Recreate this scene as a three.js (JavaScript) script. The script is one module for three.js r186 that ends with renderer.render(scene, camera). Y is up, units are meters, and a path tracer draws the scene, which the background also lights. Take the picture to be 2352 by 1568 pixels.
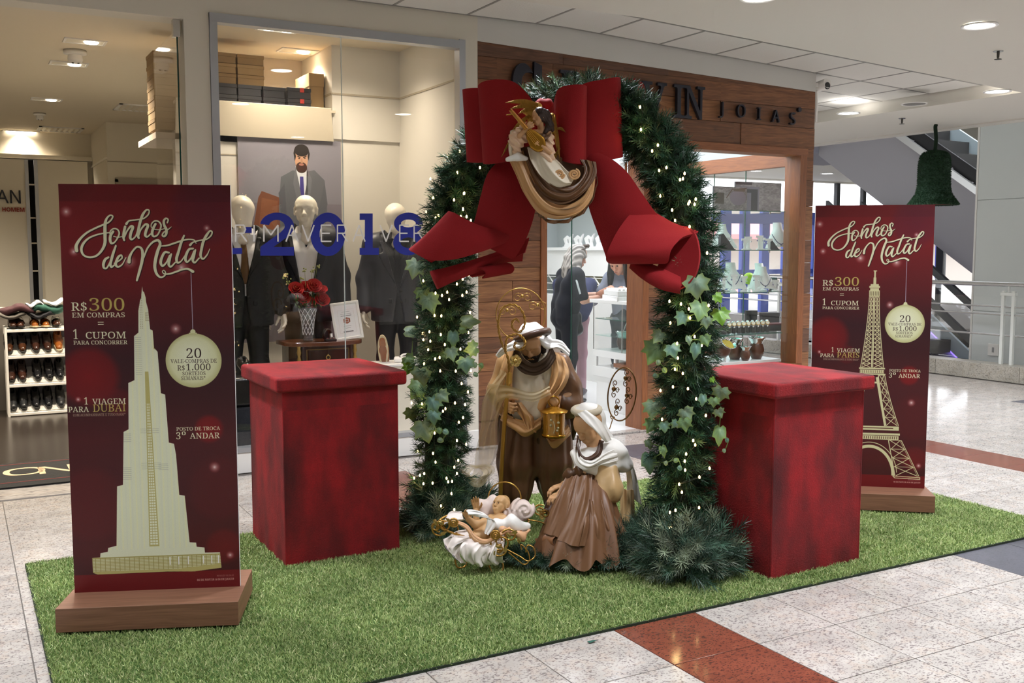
import * as THREE from 'three';
import { RoundedBoxGeometry } from 'three/addons/geometries/RoundedBoxGeometry.js';
import { mergeGeometries, toCreasedNormals } from 'three/addons/utils/BufferGeometryUtils.js';
import { FontLoader } from 'three/addons/loaders/FontLoader.js';
import { TextGeometry } from 'three/addons/geometries/TextGeometry.js';

// ------------------------------------------------------------------ camera, sky, exposure
// X runs along the shop fronts (to the right and away), Z towards the photographer, the shop fronts stand at Z = -7.24
const scene = new THREE.Scene();
const renderer = new THREE.WebGLRenderer({ antialias: true });
renderer.toneMapping = THREE.LinearToneMapping;
renderer.toneMappingExposure = 1.27;
renderer.shadowMap.enabled = true;
const YAW = 29 * Math.PI / 180, PITCH = Math.atan((784 - 575) / 2300), CY = Math.cos(YAW), SY = Math.sin(YAW), CP = Math.cos(PITCH), SP = Math.sin(PITCH), EYE = 1.62;
const camera = new THREE.PerspectiveCamera(2 * Math.atan(784 / 2300) * 180 / Math.PI, 2352 / 1568, 0.1, 200);
camera.position.set(0, EYE, 0);
camera.lookAt(SY * CP, EYE - SP, -CY * CP);
scene.add(camera);
scene.background = new THREE.Color(1.0, 1.04, 1.1);
scene.backgroundIntensity = 2.8;

const WALLZ = -7.24;
const ceilY = (x) => 3.462 - 0.046 * Math.min(8, Math.max(0, x - 4.5));       // the suspended tiles beside the shops
const soffitY = (x) => ceilY(x) - 0.13;                                       // the plaster ceiling over the walkway

// ------------------------------------------------------------------ helpers
let seed = 12345;
const rnd = () => { seed = (seed + 0x6d2b79f5) | 0; let t = Math.imul(seed ^ (seed >>> 15), 1 | seed); t = (t + Math.imul(t ^ (t >>> 7), 61 | t)) ^ t; return ((t ^ (t >>> 14)) >>> 0) / 4294967296; };
const rr = (a, b) => a + (b - a) * rnd();
const V = (x, y, z) => new THREE.Vector3(x, y, z);
const clamp = THREE.MathUtils.clamp, lerp = THREE.MathUtils.lerp, sstep = THREE.MathUtils.smoothstep;
// rays of the survey photograph: a pixel becomes a point on a known plane
const ray = (x, y) => { const u = (x - 1176) / 2300, v = (784 - y) / 2300, f = v * SP + CP; return V(u * CY + f * SY, v * CP - SP, u * SY - f * CY); };
const along = (d, t) => V(d.x * t, EYE + d.y * t, d.z * t);
const onY = (x, y, h = 0) => { const d = ray(x, y); return along(d, (h - EYE) / d.y); };
const onZ = (x, y, z) => { const d = ray(x, y); return along(d, z / d.z); };
const onX = (x, y, X) => { const d = ray(x, y); return along(d, X / d.x); };
const atD = (x, y, D) => along(ray(x, y), D);                                 // D metres in front of the lens plane
const onCeil = (x, y, off) => { let h = 3.3; for (let i = 0; i < 6; i++) h = ceilY(onY(x, y, h).x) + off; return onY(x, y, h); };
// a frame that faces the photographer: local x to the right, z towards the lens, at depth D; P(px, py, dz) is a local point
const VIEW = -YAW;
function viewFrame(px, py, D) {
  const o = atD(px, py, D), n = V(-SY, 0, CY), r = V(CY, 0, SY);
  return { o, P: (x, y, dz = 0) => { const d = ray(x, y), e = V(0, EYE, 0), t = (o.clone().addScaledVector(n, dz).sub(e).dot(n)) / d.dot(n), p = e.addScaledVector(d, t).sub(o); return V(p.dot(r), p.y, dz); }, base: (dy = 0) => V(o.x, o.y + dy, o.z) };
}

const used = {};
const numbered = (name) => { const n = used[name] = (used[name] ?? -1) + 1; return n ? name + '_' + String(n).padStart(3, '0') : name; };
function tag(o, label, category, group) { o.userData.label = label; o.userData.category = category; if (group) o.userData.group = group; return o; }
function thing(name, label, category, p = [0, 0, 0], turn = 0, group) {
  const o = new THREE.Group(); o.name = numbered(name); scene.add(o);
  o.position.set(...(p.isVector3 ? p.toArray() : p)); o.rotation.y = turn;
  return tag(o, label, category, group);
}
function struct(name, parent = scene) { const o = new THREE.Group(); o.name = name; parent.add(o); o.userData.kind = 'structure'; return o; }
const flat = (g) => {
  let r = g.index ? g.toNonIndexed() : g.clone();
  for (const k of Object.keys(r.attributes)) if (!['position', 'normal', 'uv', 'color'].includes(k)) r.deleteAttribute(k);
  if (!r.attributes.normal) r.computeVertexNormals();
  if (!r.attributes.uv) r.setAttribute('uv', new THREE.BufferAttribute(new Float32Array(r.attributes.position.count * 2), 2));
  r.morphAttributes = {};
  return r;
};
const join = (list) => { list = [list].flat(9); if (list.length === 1) return list[0]; list = list.map(flat); const c = list.some((g) => g.attributes.color); if (c) for (const g of list) if (!g.attributes.color) g.setAttribute('color', new THREE.BufferAttribute(new Float32Array(g.attributes.position.count * 3).fill(1), 3)); return mergeGeometries(list); };
function mesh(name, geo, mat, parent = scene, label) {
  const m = new THREE.Mesh(join(geo), mat); m.name = parent === scene ? numbered(name) : name; m.castShadow = m.receiveShadow = true;
  parent.add(m); if (label) m.userData.label = label; return m;
}
function part(name, geo, mat, parent, label) {
  const same = parent.children.filter((c) => c.name === name || c.name.startsWith(name + '_')).length;
  const m = mesh(name, geo, mat, parent, label); if (same) m.name = name + '_' + String(same).padStart(3, '0'); return m;
}
function dup(root, p, turn, label, group) {
  const r = root.clone(); r.name = numbered(root.name.replace(/_\d{3}$/, '')); r.userData = { ...root.userData }; scene.add(r);
  if (p) r.position.set(...(p.isVector3 ? p.toArray() : p)); if (turn !== undefined) r.rotation.y = turn;
  if (label) r.userData.label = label; if (group) r.userData.group = group; return r;
}
// --- shapes
const at = (g, x, y, z) => g.translate(x, y, z);
const box = (w, h, d, x = 0, y = 0, z = 0, r = 0) => at(r ? new RoundedBoxGeometry(w, h, d, 2, Math.min(r, w / 2.01, h / 2.01, d / 2.01)) : new THREE.BoxGeometry(w, h, d), x, y, z);
const span = (x0, x1, y0, y1, z0, z1, r = 0) => box(x1 - x0, y1 - y0, z1 - z0, (x0 + x1) / 2, (y0 + y1) / 2, (z0 + z1) / 2, r);
const cyl = (r0, r1, h, x = 0, y = 0, z = 0, n = 20) => at(new THREE.CylinderGeometry(r0, r1, h, n), x, y, z);
const ball = (r, x = 0, y = 0, z = 0, n = 14) => at(new THREE.SphereGeometry(r, n, Math.max(6, n * 0.7 | 0)), x, y, z);
const lathe = (pts, n = 24) => new THREE.LatheGeometry(pts.map((p) => new THREE.Vector2(Math.max(p[0], 1e-5), p[1])), n);
const curve = (pts, closed = false, t = 'centripetal') => new THREE.CatmullRomCurve3(pts.map((p) => p.isVector3 ? p : V(...p)), closed, t);
const tube = (pts, r, seg = 0, rad = 6, closed = false) => new THREE.TubeGeometry(curve(pts, closed), seg || pts.length * 5, r, rad, closed);
function rod(a, b, r, n = 6, r2 = r) { const d = b.clone().sub(a), g = new THREE.CylinderGeometry(r2, r, d.length(), n); g.applyQuaternion(new THREE.Quaternion().setFromUnitVectors(V(0, 1, 0), d.normalize())); return at(g, (a.x + b.x) / 2, (a.y + b.y) / 2, (a.z + b.z) / 2); }
function shapeOf(pts) { const s = new THREE.Shape(); pts.forEach((p, i) => i ? s.lineTo(p[0], p[1]) : s.moveTo(p[0], p[1])); s.closePath(); return s; }
const extr = (s, depth, bevel = 0) => new THREE.ExtrudeGeometry(s, { depth, bevelEnabled: bevel > 0, bevelSize: bevel, bevelThickness: bevel, bevelSegments: 2, curveSegments: 10 });
// uv in metres from the dominant axis of each triangle's normal
function metric(g, s = 1, ou = 0, ov = 0, swap = false) {
  g = flat(g); const p = g.attributes.position, u = g.attributes.uv, a = V(), b = V(), c = V();
  for (let i = 0; i < p.count; i += 3) {
    a.fromBufferAttribute(p, i); b.fromBufferAttribute(p, i + 1); c.fromBufferAttribute(p, i + 2);
    const n = b.clone().sub(a).cross(c.clone().sub(a)), x = Math.abs(n.x), y = Math.abs(n.y), z = Math.abs(n.z);
    [a, b, c].forEach((q, k) => { let U = x >= y && x >= z ? q.z : q.x, W = y > x && y > z ? q.z : q.y; if (swap) [U, W] = [W, U]; u.setXY(i + k, U / s + ou, W / s + ov); });
  }
  return g;
}
// surface over (u, v) in 0..1, optionally with thickness
function sheet(fn, nu, nv, thick = 0, closedU = false) {
  const pos = [], uv = [], idx = [];
  for (let j = 0; j <= nv; j++) for (let i = 0; i <= nu; i++) { const p = fn(i / nu, j / nv); pos.push(p.x, p.y, p.z); uv.push(i / nu, j / nv); }
  const W = nu + 1;
  for (let j = 0; j < nv; j++) for (let i = 0; i < nu; i++) { const a = j * W + i, b = a + 1, c = a + W, d = c + 1; idx.push(a, b, d, a, d, c); }
  let g = new THREE.BufferGeometry();
  g.setAttribute('position', new THREE.Float32BufferAttribute(pos, 3)); g.setAttribute('uv', new THREE.Float32BufferAttribute(uv, 2)); g.setIndex(idx); g.computeVertexNormals();
  const n = g.attributes.normal;
  if (closedU) for (let j = 0; j <= nv; j++) { const a = j * W, b = a + nu, s = V().fromBufferAttribute(n, a).add(V().fromBufferAttribute(n, b)).normalize(); n.setXYZ(a, s.x, s.y, s.z); n.setXYZ(b, s.x, s.y, s.z); }
  if (!thick) return g;
  const N = pos.length / 3, P2 = pos.slice(), nn = Array.from(n.array), uv2 = uv.concat(uv), id2 = idx.slice();
  for (let i = 0; i < N; i++) for (let k = 0; k < 3; k++) { P2.push(pos[i * 3 + k] - nn[i * 3 + k] * thick); }
  for (let i = 0; i < N * 3; i++) nn.push(-n.array[i]);
  for (let i = 0; i < idx.length; i += 3) id2.push(idx[i] + N, idx[i + 2] + N, idx[i + 1] + N);
  const rim = (list) => { for (let k = 0; k + 1 < list.length; k++) { const a = list[k], b = list[k + 1], base = P2.length / 3; for (const q of [a, b, b + N, a + N]) { P2.push(P2[q * 3], P2[q * 3 + 1], P2[q * 3 + 2]); uv2.push(uv2[q * 2], uv2[q * 2 + 1]); }
    const A = V(...P2.slice(base * 3, base * 3 + 3)), B = V(...P2.slice(base * 3 + 3, base * 3 + 6)), C = V(...P2.slice(base * 3 + 9, base * 3 + 12)), m = C.sub(A).cross(B.sub(A)).normalize(); for (let q = 0; q < 4; q++) nn.push(m.x, m.y, m.z);
    id2.push(base, base + 2, base + 1, base, base + 3, base + 2); } };
  const row = (j) => Array.from({ length: W }, (_, i) => j * W + i), col = (i) => Array.from({ length: nv + 1 }, (_, j) => j * W + i);
  rim(row(0)); rim(row(nv).reverse()); if (!closedU) { rim(col(0).reverse()); rim(col(nu)); }
  g = new THREE.BufferGeometry();
  g.setAttribute('position', new THREE.Float32BufferAttribute(P2, 3)); g.setAttribute('normal', new THREE.Float32BufferAttribute(nn, 3)); g.setAttribute('uv', new THREE.Float32BufferAttribute(uv2, 2)); g.setIndex(id2);
  return g;
}
// ribbon between two edge curves, with thickness
function ribbon(A, B, thick, nu = 40, nv = 8, bulge = 0) {
  const a = curve(A), b = curve(B);
  return sheet((u, v) => { const p = a.getPoint(u), q = b.getPoint(u), r = p.clone().lerp(q, v); if (bulge) r.z += bulge * Math.sin(Math.PI * v); return r; }, nu, nv, thick);
}
// body as one surface: capsules joined with a smooth minimum, meshed by surface nets. bones: [ax,ay,az, ra, bx,by,bz, rb]
function flesh(bones, cell = 0.012, k = 0.03, extra) {
  const lo = V(1e9, 1e9, 1e9), hi = V(-1e9, -1e9, -1e9);
  for (const b of bones) for (const o of [0, 4]) { const r = b[o + 3] + k + cell * 2; lo.min(V(b[o] - r, b[o + 1] - r, b[o + 2] - r)); hi.max(V(b[o] + r, b[o + 1] + r, b[o + 2] + r)); }
  const nx = Math.ceil((hi.x - lo.x) / cell) + 1, ny = Math.ceil((hi.y - lo.y) / cell) + 1, nz = Math.ceil((hi.z - lo.z) / cell) + 1;
  const F = new Float32Array(nx * ny * nz).fill(1);
  const bl = bones.map((b) => { const d = [b[4] - b[0], b[5] - b[1], b[6] - b[2]], l2 = d[0] * d[0] + d[1] * d[1] + d[2] * d[2] || 1e-9; return [...b, ...d, l2]; });
  let n = 0;
  for (let z = 0; z < nz; z++) for (let y = 0; y < ny; y++) for (let x = 0; x < nx; x++, n++) {
    const X = lo.x + x * cell, Y = lo.y + y * cell, Z = lo.z + z * cell; let D = 1;
    for (const b of bl) {
      const px = X - b[0], py = Y - b[1], pz = Z - b[2], t = clamp((px * b[8] + py * b[9] + pz * b[10]) / b[11], 0, 1), ex = px - t * b[8], ey = py - t * b[9], ez = pz - t * b[10];
      const d = Math.sqrt(ex * ex + ey * ey + ez * ez) - (b[3] + (b[7] - b[3]) * t);
      if (d > D + k) continue;
      if (D > d + k) { D = d; continue; }
      const h = Math.max(0, k - Math.abs(D - d)) / k; D = Math.min(D, d) - h * h * k / 4;
    }
    F[n] = extra ? extra(X, Y, Z, D) : D;
  }
  const ids = new Int32Array(nx * ny * nz).fill(-1), pos = [], idx = [], sx = 1, sy = nx, sz = nx * ny;
  for (let z = 0; z < nz - 1; z++) for (let y = 0; y < ny - 1; y++) for (let x = 0; x < nx - 1; x++) {
    const c = x + y * sy + z * sz; let m = 0, ax = 0, ay = 0, az = 0, cnt = 0; const v = [];
    for (let q = 0; q < 8; q++) { v[q] = F[c + (q & 1) + ((q >> 1) & 1) * sy + (q >> 2) * sz]; if (v[q] < 0) m |= 1 << q; }
    if (m === 0 || m === 255) continue;
    for (const [i, j] of EDGES) { const a = v[i], b = v[j]; if ((a < 0) === (b < 0)) continue; const t = a / (a - b); ax += (i & 1) + t * ((j & 1) - (i & 1)); ay += ((i >> 1) & 1) + t * (((j >> 1) & 1) - ((i >> 1) & 1)); az += (i >> 2) + t * ((j >> 2) - (i >> 2)); cnt++; }
    ids[c] = pos.length / 3; pos.push(lo.x + (x + ax / cnt) * cell, lo.y + (y + ay / cnt) * cell, lo.z + (z + az / cnt) * cell);
  }
  for (let z = 1; z < nz - 1; z++) for (let y = 1; y < ny - 1; y++) for (let x = 1; x < nx - 1; x++) {
    const c = x + y * sy + z * sz;
    for (const [s, u, w] of [[sx, sy, sz], [sy, sz, sx], [sz, sx, sy]]) {
      const a = F[c] < 0, b = F[c + s] < 0; if (a === b) continue;
      const q = [ids[c - u - w], ids[c - w], ids[c], ids[c - u]]; if (q.some((i) => i < 0)) continue;
      if (a) idx.push(q[0], q[1], q[2], q[0], q[2], q[3]); else idx.push(q[0], q[2], q[1], q[0], q[3], q[2]);
    }
  }
  const g = new THREE.BufferGeometry(); g.setAttribute('position', new THREE.Float32BufferAttribute(pos, 3)); g.setIndex(idx); g.computeVertexNormals();
  return g;
}
const EDGES = [[0, 1], [2, 3], [4, 5], [6, 7], [0, 2], [1, 3], [4, 6], [5, 7], [0, 4], [1, 5], [2, 6], [3, 7]];
const bone = (a, ra, b, rb) => [a.x, a.y, a.z, ra, b.x, b.y, b.z, rb];
const chain = (...l) => { const o = []; for (let i = 0; i + 3 < l.length; i += 2) o.push(bone(l[i], l[i + 1], l[i + 2], l[i + 3])); return o; };

// --- noise and textures
const hash = (x, y, s = 0) => { let h = Math.imul(x | 0, 374761393) + Math.imul(y | 0, 668265263) + Math.imul(s | 0, 974634721); h = Math.imul(h ^ (h >>> 13), 1274126177); return ((h ^ (h >>> 16)) >>> 0) / 4294967296; };
function vn(x, y, per, s = 0) { const xi = Math.floor(x), yi = Math.floor(y), fx = x - xi, fy = y - yi, m = (a) => ((a % per) + per) % per, u = fx * fx * (3 - 2 * fx), w = fy * fy * (3 - 2 * fy); return lerp(lerp(hash(m(xi), m(yi), s), hash(m(xi + 1), m(yi), s), u), lerp(hash(m(xi), m(yi + 1), s), hash(m(xi + 1), m(yi + 1), s), u), w); }
const fbm = (u, v, per, oct = 4, s = 0) => { let a = 0, k = 0.5, p = per; for (let i = 0; i < oct; i++, p *= 2, k *= 0.5) a += k * vn(u * p, v * p, p, s + i); return a / (1 - k * 2); };
function tex(w, h, fn, srgb = true, size = 1) {
  const d = new Uint8Array(w * h * 4);
  for (let y = 0; y < h; y++) for (let x = 0; x < w; x++) { const c = fn(x / w, y / h), o = (y * w + x) * 4; d[o] = clamp(c[0], 0, 255); d[o + 1] = clamp(c[1], 0, 255); d[o + 2] = clamp(c[2], 0, 255); d[o + 3] = 255; }
  const t = new THREE.DataTexture(d, w, h); t.wrapS = t.wrapT = THREE.RepeatWrapping; t.magFilter = THREE.LinearFilter; t.minFilter = THREE.LinearMipmapLinearFilter; t.generateMipmaps = true; if (srgb) t.colorSpace = THREE.SRGBColorSpace; t.repeat.set(1 / size, 1 / size); t.needsUpdate = true; return t;
}
const gray = (w, h, fn, size = 1) => tex(w, h, (u, v) => { const g = fn(u, v) * 255; return [g, g, g]; }, false, size);
function canvasTex(w, h, draw) { const c = document.createElement('canvas'); c.width = w; c.height = h; draw(c.getContext('2d'), w, h); const t = new THREE.CanvasTexture(c); t.colorSpace = THREE.SRGBColorSpace; t.magFilter = THREE.LinearFilter; return t; }
const std = (color, roughness = 0.6, o = {}) => new THREE.MeshStandardMaterial({ color, roughness, side: THREE.DoubleSide, ...o });
const phys = (color, roughness, o = {}) => new THREE.MeshPhysicalMaterial({ color, roughness, side: THREE.DoubleSide, ...o });
const glow = (color, k) => new THREE.MeshStandardMaterial({ color: 0x000000, emissive: color, emissiveIntensity: k, roughness: 1 });

// --- materials shared by many things
const fine = gray(256, 256, (u, v) => fbm(u, v, 32, 3, 5), 0.25);
const M = {
  plaster: std(0xd9d5cc, 0.85, { bumpMap: fine, bumpScale: 0.0006 }),
  white: std(0xe9e7e2, 0.6), cream: std(0xe6ddc6, 0.75), gloss: std(0xf2f2f0, 0.25), alu: std(0xb9bdc4, 0.38, { metalness: 0.7 }), steel: std(0xcfcfcf, 0.22, { metalness: 0.95 }), chrome: std(0xe8e8ea, 0.08, { metalness: 1 }),
  black: std(0x121212, 0.5), dark: std(0x25262a, 0.6), soft: std(0x0c0c0e, 0.9), gold: std(0xc39a4a, 0.3, { metalness: 0.9 }), paper: std(0xf4f3ef, 0.8),
  pane: phys(0xffffff, 0.0, { transmission: 1, thickness: 0, ior: 1.45, specularIntensity: 0.9 }), greenEdge: phys(0x2d6b58, 0.15, { transmission: 0.35, thickness: 0 }), shelfGlass: phys(0xdff3ee, 0.02, { transmission: 0.92, thickness: 0, ior: 1.45 }),
  lamp: glow(0xfffaf4, 16), lampWarm: glow(0xfff0d8, 9),
};
// ------------------------------------------------------------------ bodies: head, hand and limb bones, all meshed as one surface
const xf = (bones, m) => bones.map((b) => { const p = V(b[0], b[1], b[2]).applyMatrix4(m), q = V(b[4], b[5], b[6]).applyMatrix4(m), s = m.getMaxScaleOnAxis(); return [p.x, p.y, p.z, b[3] * s, q.x, q.y, q.z, b[7] * s]; });
const mat4 = (p, e = [0, 0, 0], s = 1) => new THREE.Matrix4().compose(p.isVector3 ? p : V(...p), new THREE.Quaternion().setFromEuler(new THREE.Euler(...e, 'YXZ')), V(s, s, s));
const HEAD = { // origin at the head's centre between the ears, facing +z, about 0.235 m tall
  skull: [[0, 0.03, -0.035, 0.083, 0, 0.035, 0.012, 0.08], [0, -0.035, 0.02, 0.064, 0, -0.075, 0.045, 0.04], [-0.03, -0.05, 0.04, 0.034, 0.03, -0.05, 0.04, 0.034], [0, -0.1, 0.058, 0.022, 0, -0.1, 0.056, 0.022]],
  face: [[0, 0.005, 0.086, 0.009, 0, -0.03, 0.107, 0.012], [-0.012, -0.035, 0.094, 0.008, 0.012, -0.035, 0.094, 0.008], [-0.05, 0.022, 0.066, 0.012, -0.014, 0.026, 0.08, 0.011], [0.05, 0.022, 0.066, 0.012, 0.014, 0.026, 0.08, 0.011], [-0.021, -0.064, 0.084, 0.007, 0.021, -0.064, 0.084, 0.007], [-0.017, -0.073, 0.083, 0.008, 0.017, -0.073, 0.083, 0.008], [-0.05, -0.018, 0.055, 0.022, -0.045, -0.03, 0.056, 0.02], [0.05, -0.018, 0.055, 0.022, 0.045, -0.03, 0.056, 0.02]],
  ears: [[-0.08, 0.015, -0.012, 0.012, -0.083, -0.03, -0.006, 0.009], [0.08, 0.015, -0.012, 0.012, 0.083, -0.03, -0.006, 0.009]],
};
function headGeo(c, e, s = 1, kind = 'face', neck) {
  const m = mat4(c, e, s), b = xf(kind === 'egg' ? [[0, 0.035, -0.012, 0.087, 0, 0.025, 0.005, 0.085], [0, -0.03, 0.01, 0.075, 0, -0.085, 0.03, 0.052]] : [...HEAD.skull, ...HEAD.face, ...HEAD.ears], m);
  const inv = m.clone().invert(), q = V();
  const eyes = kind === 'egg' ? undefined : (X, Y, Z, D) => { if (D > 0.05 * s) return D; q.set(X, Y, Z).applyMatrix4(inv); const ex = Math.abs(q.x) - 0.031, r = Math.hypot(ex / 1.5, q.y - 0.006, q.z - 0.088) * s - 0.011 * s, mo = Math.hypot(q.x * 0.25, q.y + 0.0685, q.z - 0.096) * s - 0.004 * s; return Math.max(D, -r, -mo); };
  if (neck) b.push(...neck);
  return flesh(b, 0.0065 * s, 0.018 * s, eyes);
}
// hand: wrist point, direction of the fingers, the palm's normal (curl closes towards it), side +1 when the thumb leaves to (dir x normal)
function handBones(w, dir, nrm, side, curl = 0.35, s = 1) {
  const d = dir.clone().normalize(), n = nrm.clone().addScaledVector(d, -nrm.dot(d)).normalize(), t = d.clone().cross(n).multiplyScalar(side), o = [], P = (a, b, c) => w.clone().addScaledVector(d, a * s).addScaledVector(t, b * s).addScaledVector(n, c * s);
  for (const [b, r] of [[-0.024, 0.013], [0, 0.014], [0.024, 0.014]]) o.push(bone(P(0.012, b * 0.7, 0), r * s * 1.05, P(0.078, b, 0), r * s * 0.95));
  [[0.03, 0.062, 0.05], [0.01, 0.074, 0.09], [-0.011, 0.069, 0.06], [-0.031, 0.052, 0.0]].forEach(([b, len, spread], i) => {
    let p = P(0.082 - Math.abs(b) * 0.25, b, 0), a = curl * 0.6, dirv = () => d.clone().multiplyScalar(Math.cos(a)).addScaledVector(n, Math.sin(a)).addScaledVector(t, (1.5 - i) * 0.05);
    [0.45, 0.32, 0.26].forEach((f, k) => { const q = p.clone().addScaledVector(dirv(), len * f * s * 1.15); o.push(bone(p, (0.0095 - k * 0.001) * s, q, (0.0088 - k * 0.0012) * s)); p = q; a += curl * (1.1 + k * 0.2); });
  });
  let p = P(0.02, 0.026, 0.004); const th = [[0.02, 0.024, 0.008, 0.0125], [0.026, 0.012, 0.012, 0.011], [0.022, 0.002, 0.012, 0.0085]];
  for (const [a, b, c, r] of th) { const q = p.clone().addScaledVector(d, a * s).addScaledVector(t, b * s).addScaledVector(n, c * s * (0.6 + curl)); o.push(bone(p, r * s, q, r * s * 0.88)); p = q; }
  return o;
}
const handGeo = (w, dir, nrm, side, curl, s = 1, fore) => flesh([...handBones(w, dir, nrm, side, curl, s), ...(fore ?? [])], 0.0042 * s, 0.008 * s);

// a standing dressed figure, local frame at the feet, facing +z. o.arms = {l: [shoulder, elbow, wrist, dir, nrm, curl], r: ...}
function joints(o = {}) {
  const j = { pelvis: V(0, 0.95, 0), waist: V(0, 1.08, 0.005), chest: V(0, 1.32, 0), neck: V(0, 1.5, -0.005), head: V(0, 1.655, 0.02), hipL: V(0.085, 0.92, 0), hipR: V(-0.085, 0.92, 0), kneeL: V(0.1, 0.5, 0.015), kneeR: V(-0.1, 0.5, 0.015), ankL: V(0.11, 0.085, -0.02), ankR: V(-0.11, 0.085, -0.02), shL: V(0.18, 1.43, 0), shR: V(-0.18, 1.43, 0), elL: V(0.255, 1.16, -0.02), elR: V(-0.255, 1.16, -0.02), wrL: V(0.275, 0.92, 0.06), wrR: V(-0.275, 0.92, 0.06) };
  for (const k in o) j[k] = o[k]; return j;
}
const torsoBones = (j, f = 1, belly = 0) => { const dx = 0.085 * f; const L = (c, d, z = 0) => V(c.x + d, c.y, c.z + z);
  return [...chain(L(j.chest, dx), 0.105, L(j.waist, dx * 0.75, belly * 0.5), 0.092 + belly), ...chain(L(j.chest, -dx), 0.105, L(j.waist, -dx * 0.75, belly * 0.5), 0.092 + belly), ...chain(L(j.waist, dx * 0.75), 0.092 + belly, L(j.pelvis, dx * 0.85), 0.1), ...chain(L(j.waist, -dx * 0.75), 0.092 + belly, L(j.pelvis, -dx * 0.85), 0.1), ...chain(j.shL, 0.062, L(j.chest, dx * 1.1, 0), 0.1), ...chain(j.shR, 0.062, L(j.chest, -dx * 1.1, 0), 0.1), ...chain(j.shL, 0.06, L(j.neck, 0.05), 0.05), ...chain(j.shR, 0.06, L(j.neck, -0.05), 0.05)]; };
const armBones = (j, s, f = 1) => { const d = 1; const S = j['sh' + s], E = j['el' + s], W = j['wr' + s], e = S.clone().lerp(E, f < 0.5 ? f * 2 : 1), o = chain(S, 0.06, e, f < 0.5 ? 0.052 : 0.046); if (f > 0.5) { const w = E.clone().lerp(W, (f - 0.5) * 2); o.push(...chain(E, 0.046, w, 0.036)); } return o; };
const legBones = (j, f = 1) => { const o = []; for (const s of 'LR') { const a = j['ank' + s], k = j['knee' + s]; o.push(...chain(j['hip' + s], 0.095, k, 0.064), ...chain(k, 0.064, k.clone().lerp(a, f), 0.05)); } o.push(...chain(j.hipL, 0.1, j.hipR, 0.1)); return o; };
const fat = (b, r) => b.map((x) => [x[0], x[1], x[2], x[3] + r, x[4], x[5], x[6], x[7] + r]);
const noise3 = (x, y, z, s = 7) => (vn(x, y + z * 0.7, 4096, s) + vn(y, z + x * 0.6, 4096, s + 3)) - 1;
const shoeGeo = (j) => ['L', 'R'].map((s) => { const a = j['ank' + s], d = V(s === 'L' ? 0.18 : -0.18, 0, 1).normalize(), g = flesh([...chain(V(a.x, 0.045, a.z - 0.02), 0.042, V(a.x + d.x * 0.1, 0.032, a.z + d.z * 0.1), 0.032), ...chain(V(a.x + d.x * 0.1, 0.032, a.z + d.z * 0.1), 0.034, V(a.x + d.x * 0.19, 0.026, a.z + d.z * 0.19), 0.024), ...chain(V(a.x, 0.1, a.z - 0.01), 0.04, V(a.x, 0.05, a.z), 0.042)], 0.011, 0.03, (X, Y, Z, D) => Math.max(D, 0.004 - Y)); return g; });
// ------------------------------------------------------------------ lamps: a glowing disc and a light just under it
const downGeo = { rim: lathe([[0.1, 0], [0.125, 0], [0.128, -0.006], [0.12, -0.012], [0.103, -0.008], [0.1, 0]], 32), disc: lathe([[0, -0.004], [0.1, -0.004]], 32) };
const rimMat = std(0xf2f1ee, 0.4);
function downlight(p, cd, label, group, r = 1, color = 0xf4f7ff) {
  const t = thing('ceiling_downlight', label, 'ceiling light', p, 0, group);
  const a = part('rim', downGeo.rim, rimMat, t), b = part('lens', downGeo.disc, M.lamp, t); a.scale.setScalar(r); b.scale.setScalar(r);
  const l = new THREE.SpotLight(color, cd, 0, 1.12, 0.8, 2); l.position.set(0, -0.03, 0); l.target.position.set(0, -1, 0); l.add(l.target); l.castShadow = true; l.shadow.radius = 8; l.name = 'lamp_light'; t.add(l);
  return t;
}
const MALL = 27;
// the ones in view, where the photograph has them
downlight(onCeil(2250, 58, -0.131), MALL, 'large bright round downlight nearest the top right corner of the photo', 'mall downlights');
downlight(onCeil(2291, 209, -0.131), MALL, 'round downlight below the corner one, right of the round ceiling speaker', 'mall downlights');
downlight(onCeil(1949, 259, -0.131), MALL, 'round downlight just right of the wooden shop fascia end', 'mall downlights');
downlight(onCeil(1742, -6, -0.131), MALL, 'round downlight cut off by the top edge of the photo', 'mall downlights');
for (const [x, z] of [[0.5, -5.3], [0.2, -2.0], [4.95, -2.84], [1.6, 1.0], [-1.4, -4.6], [3.0, -2.6], [4.6, 0.4], [7.6, -1.9], [9.3, 3.1], [-1.4, 1.8], [2.8, -4.98]]) downlight(V(x, soffitY(x) - 0.001, z), MALL, 'unseen round downlight over the walkway, out of view, lighting floor and shop fronts', 'mall downlights out of the picture');  // out of view, placed to light the walkway, display and left fascia

// ------------------------------------------------------------------ floor
const granite = (base, dark, warm, s) => tex(512, 512, (u, v) => {
  const n = fbm(u, v, 8, 5, s), f = fbm(u * 1, v * 2, 64, 3, s + 9), g = fbm(u, v, 128, 2, s + 21), k = sstep(f, 0.62, 0.74), w = sstep(fbm(u, v, 24, 3, s + 40), 0.56, 0.7), q = sstep(g, 0.66, 0.8) * 0.5;
  return base.map((b, i) => { let c = b * (0.9 + 0.2 * n); c = lerp(c, warm[i], w * 0.4); c = lerp(c, dark[i], k * 0.6); return lerp(c, dark[i] * 0.6, q * 0.8); });
}, true, 0.8);
const tileMats = { light: std(0xffffff, 0.13, { map: granite([180, 174, 167], [96, 86, 88], [182, 166, 152], 3) }), red: std(0xffffff, 0.12, { map: granite([122, 68, 52], [62, 40, 38], [138, 80, 60], 11) }), dark: std(0xffffff, 0.3, { map: granite([84, 84, 92], [60, 60, 66], [96, 94, 100], 19) }) };
const floor = struct('floor');
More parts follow.
